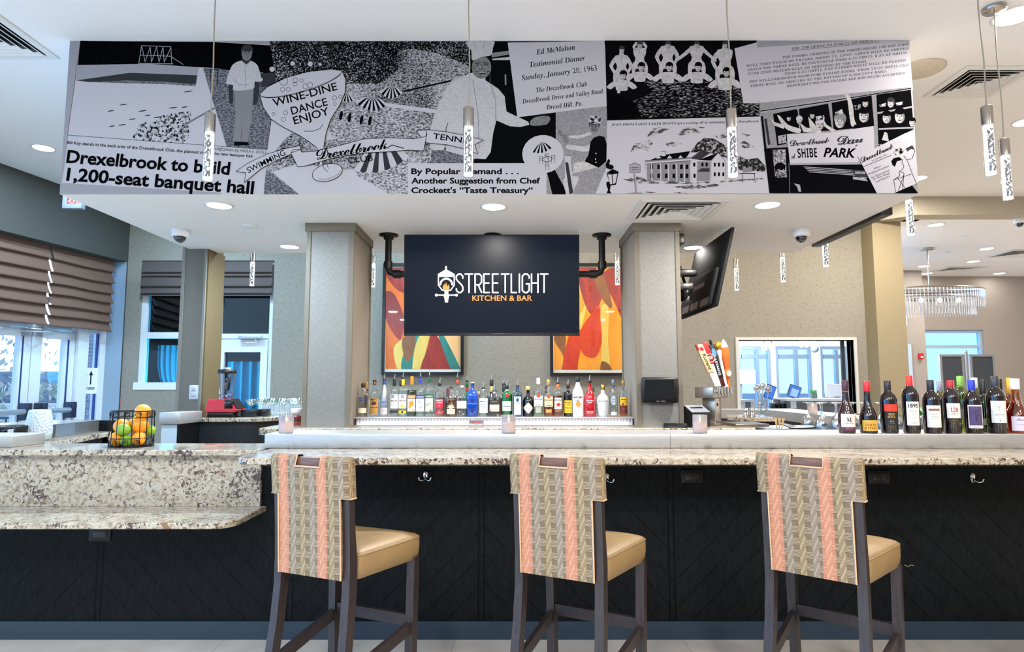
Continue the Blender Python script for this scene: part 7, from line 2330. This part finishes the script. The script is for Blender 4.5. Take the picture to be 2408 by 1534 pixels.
tm.text('ORACLE', flat((.004, -.0135, -hh2 + .012), (1, 0, 0), (0, 0, 1)), pm((210, 210, 214), .5), 'sansb', w=.03, h=.005)
tm.build('lettering', None, pt)
MB().box((-.05, -.002, hh2), (.0, .014, hh2 + .004)).tube([(-.035, .006, hh2), (-.035, .006, hh2 + .026)], .0018, None, 6).tube([(-.02, .006, hh2), (-.02, .006, hh2 + .02)], .0018, None, 6).build('top_reader', pm((120, 122, 126), .4), pt)

# ---- receipt printer, card reader
pr = empty('receipt_printer', (at(1632, 990, 4.72).x, 4.74, ZK + .001), radians(18), 'black receipt printer behind the right candle', 'printer')
body = MB()
body.prism([(-.075, -.1, 0), (-.075, .1, 0), (-.075, .1, .145), (-.075, .0, .145), (-.075, -.1, .1)], (.15, 0, 0), pm((34, 35, 38), .4))
body.build('body', None, pr)
MB().prism([(-.076, -.098, .102), (.076, -.098, .102), (.076, .0, .147), (-.076, .0, .147)], (0, -.002, .006)).build('lid', pm((150, 154, 164), .35), pr)
MB().prism([(-.05, -.05, .1305), (.05, -.05, .1305), (.05, -.035, .137), (-.05, -.035, .137)], (0, -.001, .003)).build('paper_slot', BLACK, pr)
MB().tube([(-.082, .05, .13), (-.09, .06, .08), (-.085, .08, .02), (-.1, .1, .004)], .004, BLACK, 6).build('cord', BLACK, pr)
cr = empty('card_reader', (at(1588, 1005, 4.6).x, 4.6, ZK + .001), radians(-12), 'flat black card reader left of the receipt printer', 'card reader')
MB().prism([(-.08, -.045, 0), (-.08, .045, 0), (-.08, .045, .028), (-.08, -.02, .03), (-.08, -.045, .012)], (.16, 0, 0)).build('body', BLACK, cr)
MB().box((-.055, -.0455, .002), (.055, -.044, .009)).build('card_slot', pm((70, 72, 76), .4), cr)

# ---- beer tower with tap handles
bt = empty('beer_tower', (at(1676, 1000, 4.85).x, 4.86, ZK + .001), radians(52), 'steel beer tower with a row of tap handles', 'beer tower')
BST = M('brushed_steel', (170, 166, 160), .3, .85)
BST.col(BST.ramp(BST.noise(BST.co(scale=(30, 30, .5)), 10, 4), (.3, (150, 146, 140)), (.7, (196, 192, 186))))
BST = BST.m
z1_, z2_ = at(1676, 936, 4.86).z - ZK, at(1676, 911, 4.8).z - ZK
MB().box((-.06, -.05, 0), (.06, .05, z1_), None, None, .004).box((-.075, -.065, 0), (.075, .065, .008)).build('column', BST, bt)
MB().box((-.15, -.07, z1_), (.15, .07, z2_), None, None, .004).build('head_box', BST, bt)
MB().lathe([(.012, 0), (.012, .004), (.0001, .005)], None, 14, Matrix.Translation((-.02, -.05, z1_ - .05)) @ Matrix.Rotation(pi / 2, 4, 'X')).build('badge', pm((60, 50, 40), .4, .6), bt)
hand = [('kurant', (222, 190, 140)), ('red', (190, 30, 34)), ('dark', (30, 26, 32)), ('white', (226, 228, 228)), ('fox', (214, 104, 40))]
hx_ = [-.13, -.07, -.005, .06, .125]
for i, (kd, colr) in enumerate(hand):
    x = hx_[i]
    fa = MB()
    fa.tube([(x, -.07, z2_ - .03), (x, -.1, z2_ - .03)], .012, None, 10).tube([(x, -.1, z2_ + .0), (x, -.1, z2_ - .035), (x, -.106, z2_ - .05), (x, -.108, z2_ - .062)], [.012, .012, .008, .007], None, 10)
    fa.build('faucet', CHROME, bt)
    B0 = Vector((x, -.09, z2_ + .002))
    lean = Vector((-.15 - .05 * (2 - i), .19 + .06 * (2 - i), 1)).normalized() * 1.12
    ca_, sa_ = cos(radians(52)), sin(radians(52))
    T = Matrix.Translation(B0) @ Matrix(((ca_ * 1.1, sa_, lean.x, 0), (-sa_ * 1.1, ca_, lean.y, 0), (.22, 0, lean.z, 0), (0, 0, 0, 1)))
    h = MB()
    if kd == 'kurant':
        h.box((-.012, -.01, 0), (.012, .01, .1), pm((225, 222, 216), .4), T, .004).box((-.022, -.014, .1), (.022, .014, .3), pm(colr, .5), T, .004).box((-.0225, -.0145, .26), (-.012, .0145, .302), pm((190, 40, 40), .4), T)
        h.add([T @ Vector((a, -.0147, .265 + c)) for a, c in ell(0.003, 0, .012, .014, 0, 16)], [tuple(range(16))], pm((190, 36, 30), .5))
        h.text('Kurant', lambda a, c: T @ Vector((-.008 + c, -.0147, .23 - a)), pm((30, 26, 24), .5), 'plain', .02, w=.11, h=.024)
    elif kd == 'red':
        h.box((-.012, -.008, 0), (.012, .008, .16), pm((228, 226, 222), .4), T, .004).box((-.02, -.012, .16), (.02, .012, .31), pm(colr, .4), T, .005)
        h.add([T @ Vector((a, -.0125, .2 + c)) for a, c in ell(0, 0, .034, .03, 0, 18)], [tuple(range(18))], pm((240, 238, 232), .5))
        h.add([T @ Vector((a, -.013, .2 + c)) for a, c in ell(0, 0, .03, .026, 0, 18)], [tuple(range(18))], pm((120, 30, 34), .5))
        h.text('2SP', lambda a, c: T @ Vector((a, -.0135, .192 + c)), pm((244, 240, 234), .5), 'sansb', w=.04, h=.02, ax='c')
    elif kd == 'dark':
        h.box((-.018, -.012, 0), (.018, .012, .12), pm((70, 20, 28), .4), T, .005).box((-.02, -.013, .06), (.02, .013, .29), pm(colr, .4), T, .005).box((-.008, -.008, .29), (.008, .008, .325), BLACK, T, .003)
        h.add([T @ Vector((a, -.0136, .235 + c)) for a, c in ell(0, 0, .015, .03, 0, 16)], [tuple(range(16))], pm((90, 140, 180), .5))
        h.text('LEVANTE', lambda a, c: T @ Vector((-.008 + c, -.0136, .19 - a)), pm((230, 230, 232), .5), 'sansb', w=.11, h=.014)
    elif kd == 'white':
        h.lathe([(.02, 0), (.012, .02), (.011, .2), (.018, .24), (.01, .26)], pm(colr, .35), 14, T).lathe([(.0001, .255), (.02, .26), (.026, .28), (.02, .305), (.0001, .31)], pm((212, 170, 60), .25, .7), 14, T)
    else:
        h.lathe([(.012, 0), (.014, .06), (.022, .07), (.026, .1), (.018, .12)], pm((220, 120, 50), .4), 14, T).lathe([(.014, .12), (.02, .15), (.032, .2), (.034, .235), (.026, .27)], pm(colr, .8), 14, T)
        h.lathe([(.0262, .268), (.018, .3), (.004, .325), (.0001, .326)], pm((236, 222, 200), .8), 14, T)
        h.add([T @ Vector((.005 + a, -.0262, .09 + c)) for a, c in ell(0, 0, .016, .02, 0, 16)], [tuple(range(16))], pm((220, 216, 210), .5))
    h.build('tap_handle', None, bt)

# ---- jiggers, tool glass, straw caddy
jg = empty('jigger', (0, 0, 0), 0, 'x', 'jigger', 'steel jiggers on the small granite counter')
MB().lathe([(.024, 0), (.009, .038), (.009, .042), (.022, .078), (.02, .078), (.0001, .05)], CHROME, 16, cap=False).build('jigger_body', CHROME, jg)
Yj = 5.75
for i, px in enumerate((1752, 1760, 1767, 1774)):
    lb = ('leftmost', 'second', 'third', 'rightmost')[i] + ' steel jigger in the row beside the tool glass'
    P = at(px, 975, Yj)
    if i == 0: jg.location = (P.x, Yj, 1.071); jg['label'] = lb
    else: dup(jg, (P.x, Yj + .03 * (i % 2), 1.071), None, lb)
tg = empty('tool_glass', (at(1794, 960, 5.75).x, 5.75, 1.071), 0, 'tall glass holding steel bar tools beside the jiggers', 'glass')
MB().lathe([(.0001, .002), (.04, .002), (.043, .01), (.043, .15), (.041, .15), (.041, .02), (.0001, .018)], clear('eef6fa', .3, .02, .7), 20, cap=False).build('glass_body', clear('eef6fa', .3, .02, .7), tg)
for i, (dx, dy, lx, hgt, lb) in enumerate(((-.015, 0, -.03, .25, 'steel bar strainer leaning left in the tool glass'), (.005, .01, .0, .27, 'steel bar spoon upright in the tool glass'), (.02, -.01, .03, .24, 'steel bar strainer leaning right in the tool glass'))):
    o = empty('bar_tool', (tg.location.x + dx, 5.75 + dy, 1.071 + .022), 0, lb, 'bar tool', 'steel tools in the tool glass')
    MB().tube([(0, 0, 0), (lx * .6, 0, hgt * .6), (lx, 0, hgt * .85)], .004, None, 6).build('handle', CHROME, o)
    MB().tube([(lx + .028 * cos(t), 0, hgt * .85 + .028 * sin(t) + .02) for t in [2 * pi * q / 16 for q in range(16)]], .006, None, 6, closed=True).sphere((lx, 0, hgt * .85 + .02), .02, None, 10, 7, (1, .3, 1)).build('head', CHROME, o)
cd = empty('straw_caddy', (at(1852, 1010, 4.02).x, 4.02, 1.031), 0, 'black plastic caddy for straws and napkins behind the metal ledge', 'caddy')
cd.location.z = 1.02
PL = pm((24, 25, 27), .3)
wx_ = 66 / 1500 * 4.02
MB().box((-wx_ + .005, -.08, 0), (wx_, .08, .065), None, None, .005).prism([(-.01, -.07, .066), (.1, -.075, .066), (wx_, .0, .066), (.1, .07, .066), (-.04, .06, .095)], (0, 0, .006)).build('body', PL, cd)
MB().lathe([(.03, .0), (.042, .06)], None, 14, Matrix.Translation((.06, -.085, 0)), cap=False).build('napkin_well', pm((10, 10, 11), .3), cd)
for i in range(9):
    o = thing(MB().box((-.0025, -.001, 0), (.0025, .001, .062), None, Matrix.Rotation(radians(-8 + 3 * i), 4, 'Y') @ Matrix.Rotation(radians(5 * (i % 3) - 5), 4, 'X')), 'stir_stick', pm((218, 184, 130), .7), 'pale wooden stir stick in the fan above the black caddy', 'stir stick', 'wooden stir sticks in the black caddy')
    o.location = (cd.location.x - .075 + .005 * i, 4.0 + .01 * (i % 3), 1.02 + .0655)

# ---- amber bottle behind the left column
bottle('juice_bottle', 698, 26, 962, 978, 4.75, ZK + .001, clear('e8dcd8', .25, .03, .5), 'orange juice bottle with a pale neck, left of the left column', 'bottle', liquid=clear('e07018', .12, .02, .25), level=1.0, cap=pm((216, 196, 196), .5), capy=.25, neck=.85)
thing(MB().tube([(-1.53, 5.05, ZK + .16), (-1.56, 5.0, ZK + .2), (-1.6, 4.95, ZK + .16)], .012, None, 8).box((-1.6, 4.93, ZK + .001), (-1.53, 5.03, ZK + .165), None, None, .01), 'dark_dispenser', BLACK, 'small black dispenser peeking out left of the left column', 'dispenser')

# ---- wall fittings
sx_ = at(455, 923, 5.5)
wo = empty('wall_socket', (sx_.x, 5.508, sx_.z), 0, 'pale wall socket on the dark corner column', 'wall socket')
MB().box((-.04, -.006, -.062), (.04, 0, .062), None, None, .003).build('cover_plate', pm((196, 200, 210), .4), wo)
MB().box((-.018, -.008, .008), (.018, -.006, .04), None, None, .002).box((-.018, -.008, -.04), (.018, -.006, -.008), None, None, .002).build('receptacle', pm((170, 176, 188), .4), wo)
AR = pm((196, 22, 34), .35)
sl, zl_ = lw(291, 950)
fa = empty('fire_alarm', LX @ Vector((sl, -.001, zl_)), atan2(LN.y, LN.x) + pi / 2 + pi, 'red fire alarm pull on the dark left wall', 'fire alarm')
fa.rotation_euler = (0, 0, radians(-55))
MB().box((-.045, -.05, -.06), (.045, 0, .06), None, None, .006).build('body', AR, fa)
MB().box((-.02, -.056, -.02), (.025, -.049, .015)).build('handle', pm((30, 16, 18), .4), fa)
P = at(2165, 838, 10.88)
fa = empty('fire_alarm', (P.x, 10.899, P.z), 0, 'red fire alarm pull on the lobby wall beside the chandelier', 'fire alarm')
MB().box((-.035, -.05, -.05), (.035, 0, .05), None, None, .006).build('body', AR, fa)
MB().box((-.02, -.054, -.03), (.02, -.049, .0)).build('handle', pm((230, 220, 220), .4), fa)
P = at(174, 474, 6.3)
ex = empty('exit_sign', (P.x, 6.3, P.z), 0, 'white exit sign with red letters, half hidden by the left end of the soffit', 'exit sign')
MB().box((-.1, -.03, -.08), (.1, .03, .1), None, None, .008).build('body', pm((120, 128, 142), .4), ex)
et = MB()
et.text('EXIT', flat((-.05, -.0312, -.03), (1, 0, 0), (0, 0, 1)), emis('ff4038', 1.1), 'sansb', w=.135, h=.085)
et.build('lettering', None, ex)
MB().tube([(0, 0, .1), (0, 0, ZC - P.z)], .01).build('hanger', NICKEL, ex)

# ---- lobby things
sb = empty('display_board', (at(2276, 900, 8.6).x, 8.6, 0), 0, 'two-panel dark display board on a silver post in the lobby', 'display board')
zt_ = at(2276, 834, 8.6).z
SIL = pm((178, 182, 186), .25, .7)
for sgn, a, c in ((-1, 2211, 2268), (1, 2282, 2341)):
    xa, xc = at(a, 900, 8.6).x - sb.location.x, at(c, 900, 8.6).x - sb.location.x
    pn = MB().box((xa + .03, -.01, .75), (xc - .03, .01, zt_ - .03)).build('panel', pm((58, 64, 72), .6), sb)
    fr = MB()
    for q in (((xa, -.02, .72), (xa + .03, .02, zt_)), ((xc - .03, -.02, .72), (xc, .02, zt_)), ((xa + .03, -.019, zt_ - .03), (xc - .03, .019, zt_ - .001)), ((xa + .03, -.019, .721), (xc - .03, .019, .75))): fr.box(*q)
    fr.build('frame', SIL, pn)
xm = at(2274, 900, 8.6).x - sb.location.x
MB().tube([(xm, 0, 0), (xm, 0, zt_ + .03)], .03, None, 12).sphere((xm, 0, zt_ + .03), .03, None, 12, 8).lathe([(.25, 0), (.25, .02), (.03, .03)], None, 24, Matrix.Translation((xm, 0, 0))).build('post', SIL, sb)
# potted plant behind the wines
ppx = at(2168, 960, 6.6)
pt2 = empty('potted_plant', (ppx.x, 6.6, 0), 0, 'green leafy potted plant beyond the red foiled wine bottle', 'plant')
MB().lathe([(.12, 0), (.15, .5), (.16, .9), (.14, .9), (.0001, .86)], None, 20, cap=False).build('pot', pm((70, 68, 66), .6), pt2)
lf = MB()
for i in range(34):
    a, L, up2 = random.random() * 6.28, .16 + .14 * random.random(), .15 + .25 * random.random()
    d = Vector((cos(a), sin(a), 0)); sd = Vector((-sin(a), cos(a), 0))
    z0 = .9
    pts = [Vector((0, 0, z0)) + d * (L * t) + Vector((0, 0, up2 * (1.6 * t - .9 * t * t))) for t in (0, .25, .5, .75, 1)]
    ws = [.008, .03, .038, .026, .002]
    vs = []
    for q, w in zip(pts, ws): vs += [q - sd * w, q + Vector((0, 0, -.006)), q + sd * w]
    lf.add(vs, [(3 * k + j, 3 * k + j + 1, 3 * k + j + 4, 3 * k + j + 3) for k in range(4) for j in range(2)], None, True)
b = M('plant_leaf', (60, 140, 60), .4)
b.col(b.mix(b.noise(b.co(), 12, 3), (40, 110, 46), (110, 180, 90)))
lf.build('foliage', b.m, pt2)
thing(MB().box((-.25, -.25, 0), (.25, .25, .001)), 'plant_mat', BLACK, 'dark mat under the potted plant', 'mat').location = (ppx.x, 6.6, .0) if False else (ppx.x, 6.6, .0005)

# lobby front desk behind the pass-through window
Yd = 8.9
dk = empty('reception_desk', (at(1850, 940, Yd).x, Yd, 0), 0, 'grey reception desk with a white top beyond the pass-through window', 'desk')
dx0, dx1 = at(1852, 935, Yd).x - dk.location.x, at(2030, 935, Yd).x - dk.location.x
zt2 = at(1900, 938, Yd).z
MB().box((dx0, -.02, 0), (dx1, .5, zt2 - .03)).build('body', pm((112, 110, 108), .6), dk)
MB().box((dx0 - .03, -.06, zt2 - .03), (dx1, .55, zt2)).build('desk_top', WHITE, dk)
lx0, lx1 = at(1735, 945, Yd).x - dk.location.x, at(1785, 945, Yd).x - dk.location.x
MB().box((lx0, .3, 0), (lx1, .8, zt2 - .05), pm((96, 112, 130), .6)).box((lx0 - .03, .25, zt2 - .05), (lx1 + .03, .85, zt2 - .02), WHITE).build('side_unit', None, dk)
MB().box((lx1, .5, 0), (dx0, .56, zt2 - .22)).build('back_panel', pm((60, 62, 66), .6), dk)
for px, lb in ((1866, 'white notice card taped to the reception desk front, right one'), (1772, 'white notice card on the bluish side unit of the reception desk'), (1746, 'small white notice card at the left end of the side unit')):
    P = at(px, 955, Yd)
    yy = Yd - .024 if px > 1800 else Yd + .295
    thing(MB().box((-.04, -.002, -.05), (.04, .001, .05)), 'notice_card', pm((240, 240, 238), .7), lb, 'notice').location = (at(px, 955, yy).x, yy, at(px, 952, yy).z)
BLUE = emis('2f78d8', .9)
for px, py, w, h, rot, lb in ((1811, 922, 20, 30, .35, 'small blue lit monitor on the reception desk, left one'), (1868, 922, 25, 28, .35, 'blue lit monitor with a pale window on the reception desk')):
    P = at(px, py, Yd + .25)
    o = empty('monitor', (P.x, Yd + .25, P.z), -rot * .3, lb, 'monitor')
    hw3, hh3 = w / 1500 * Yd / 1, h / 1500 * Yd / 1
    Mx = Matrix.Rotation(rot, 4, 'Y')
    MB().box((-hw3 * .55, 0, -hh3 * .55), (hw3 * .55, .03, hh3 * .55), None, Mx).build('body', BLACK, o)
    MB().box((-hw3 * .5, -.004, -hh3 * .5), (hw3 * .5, -.001, hh3 * .5), None, Mx).build('screen', BLUE, o)
    if px > 1850: MB().box((-hw3 * .3, -.006, -hh3 * .4), (hw3 * .35, -.0045, hh3 * .25), None, Mx).build('screen_window', emis('a8ccf4', .9), o)
    MB().box((-.03, .02, P.z * 0 - (P.z - zt2)), (.03, .05, 0)).build('stand', BLACK, o)
P = at(1966, 920, Yd + .2)
o = empty('monitor', (P.x, Yd + .2, P.z), 0, 'white monitor seen from behind on the reception desk', 'monitor')
MB().box((-.14, 0, -.1), (.14, .03, .1), None, Matrix.Rotation(.12, 4, 'Y'), .01).build('body', WHITE, o)
MB().box((-.03, .0, zt2 - P.z), (.05, .03, -.08)).box((-.07, -.05, zt2 - P.z), (.09, .08, zt2 - P.z + .012)).build('stand', WHITE, o)
P = at(1913, 930, Yd + .1)
o = empty('desk_plant', (P.x, Yd + .1, zt2), 0, 'little green plant in a square pot on the reception desk', 'plant')
MB().box((-.035, -.035, .001), (.035, .035, .08)).build('pot', pm((96, 108, 104), .5), o)
gp = MB()
for i in range(60):
    a, r_ = random.random() * 6.28, .036 * sqrt(random.random())
    q = Vector((r_ * cos(a), r_ * sin(a), .078))
    gp.add([q + Vector((-.006, 0, 0)), q + Vector((.006, 0, 0)), q + Vector((.01 * cos(a), .01 * sin(a), .045))], [(0, 1, 2)])
gp.build('foliage', pm((80, 180, 90), .6), o)
ph = MB()
P0 = at(1835, 950, Yd + .1)
for i in range(5): ph.box((P0.x - .12 + .06 * i, Yd + .05, zt2 - .19), (P0.x - .08 + .06 * i, Yd + .2, zt2 - .06 + .05 * (i % 2)), None, None, .01)
thing(ph, 'desk_telephone', BLACK, 'black telephone set and cables between the blue monitors', 'telephone')
# lamps of the lobby
GLB = emis('fffaf2', 4.0)
for px, py, lb in ((1797, 817, 'glowing globe lamp in the window lobby, leftmost'), (1815, 817, 'glowing globe lamp in the window lobby, second from left'), (1884, 808, 'glowing globe lamp in the window lobby, left of the close three'), (1896, 808, 'glowing globe lamp in the window lobby, middle of the close three'), (1912, 808, 'glowing globe lamp in the window lobby, rightmost')):
    P = at(px, py, 9.6)
    o = empty('globe_lamp', (P.x, 9.6, P.z), 0, lb, 'lamp', 'globe lamps of the window lobby')
    MB().sphere((0, 0, 0), .055, GLB, 14, 9, (.85, .85, 1.1)).build('globe', GLB, o)
    MB().tube([(0, 0, .055), (0, 0, 2.65 - P.z)], .006, NICKEL, 6).build('stem', NICKEL, o)
P = at(1916, 819, 9.9)
o = empty('dome_camera', (P.x, 9.9, P.z), 0, 'grey dome camera hung on a stem in the window lobby', 'security camera')
MB().sphere((0, 0, -.01), .06, None, 14, 9).build('housing', pm((120, 130, 146), .4), o)
MB().tube([(0, 0, .045), (0, 0, 2.648 - P.z)], .01, NICKEL, 6).build('stem', NICKEL, o)
thing(MB().box((at(1755, 890, 11.3).x - .1, 11.36, at(1755, 890, 11.3).z - .1), (at(1780, 890, 11.3).x, 11.37, at(1755, 880, 11.3).z + .08)), 'door_notice', pm((226, 230, 232), .7), 'paper notice on the lobby glass door seen through the window', 'notice')
lobby_l = bpy.data.lights.new('lobby_light', 'AREA')
bpy.data.lights.remove(lobby_l)
l = bpy.data.lights.new('lobby_lamp_light', 'POINT')
l.energy, l.color, l.shadow_soft_size = 150, (.95, .98, 1), .25
lo = bpy.data.objects.new('lobby_lamp_light', l)
lo.location = (4.2, 9.6, 2.3)
COL.objects.link(lo)
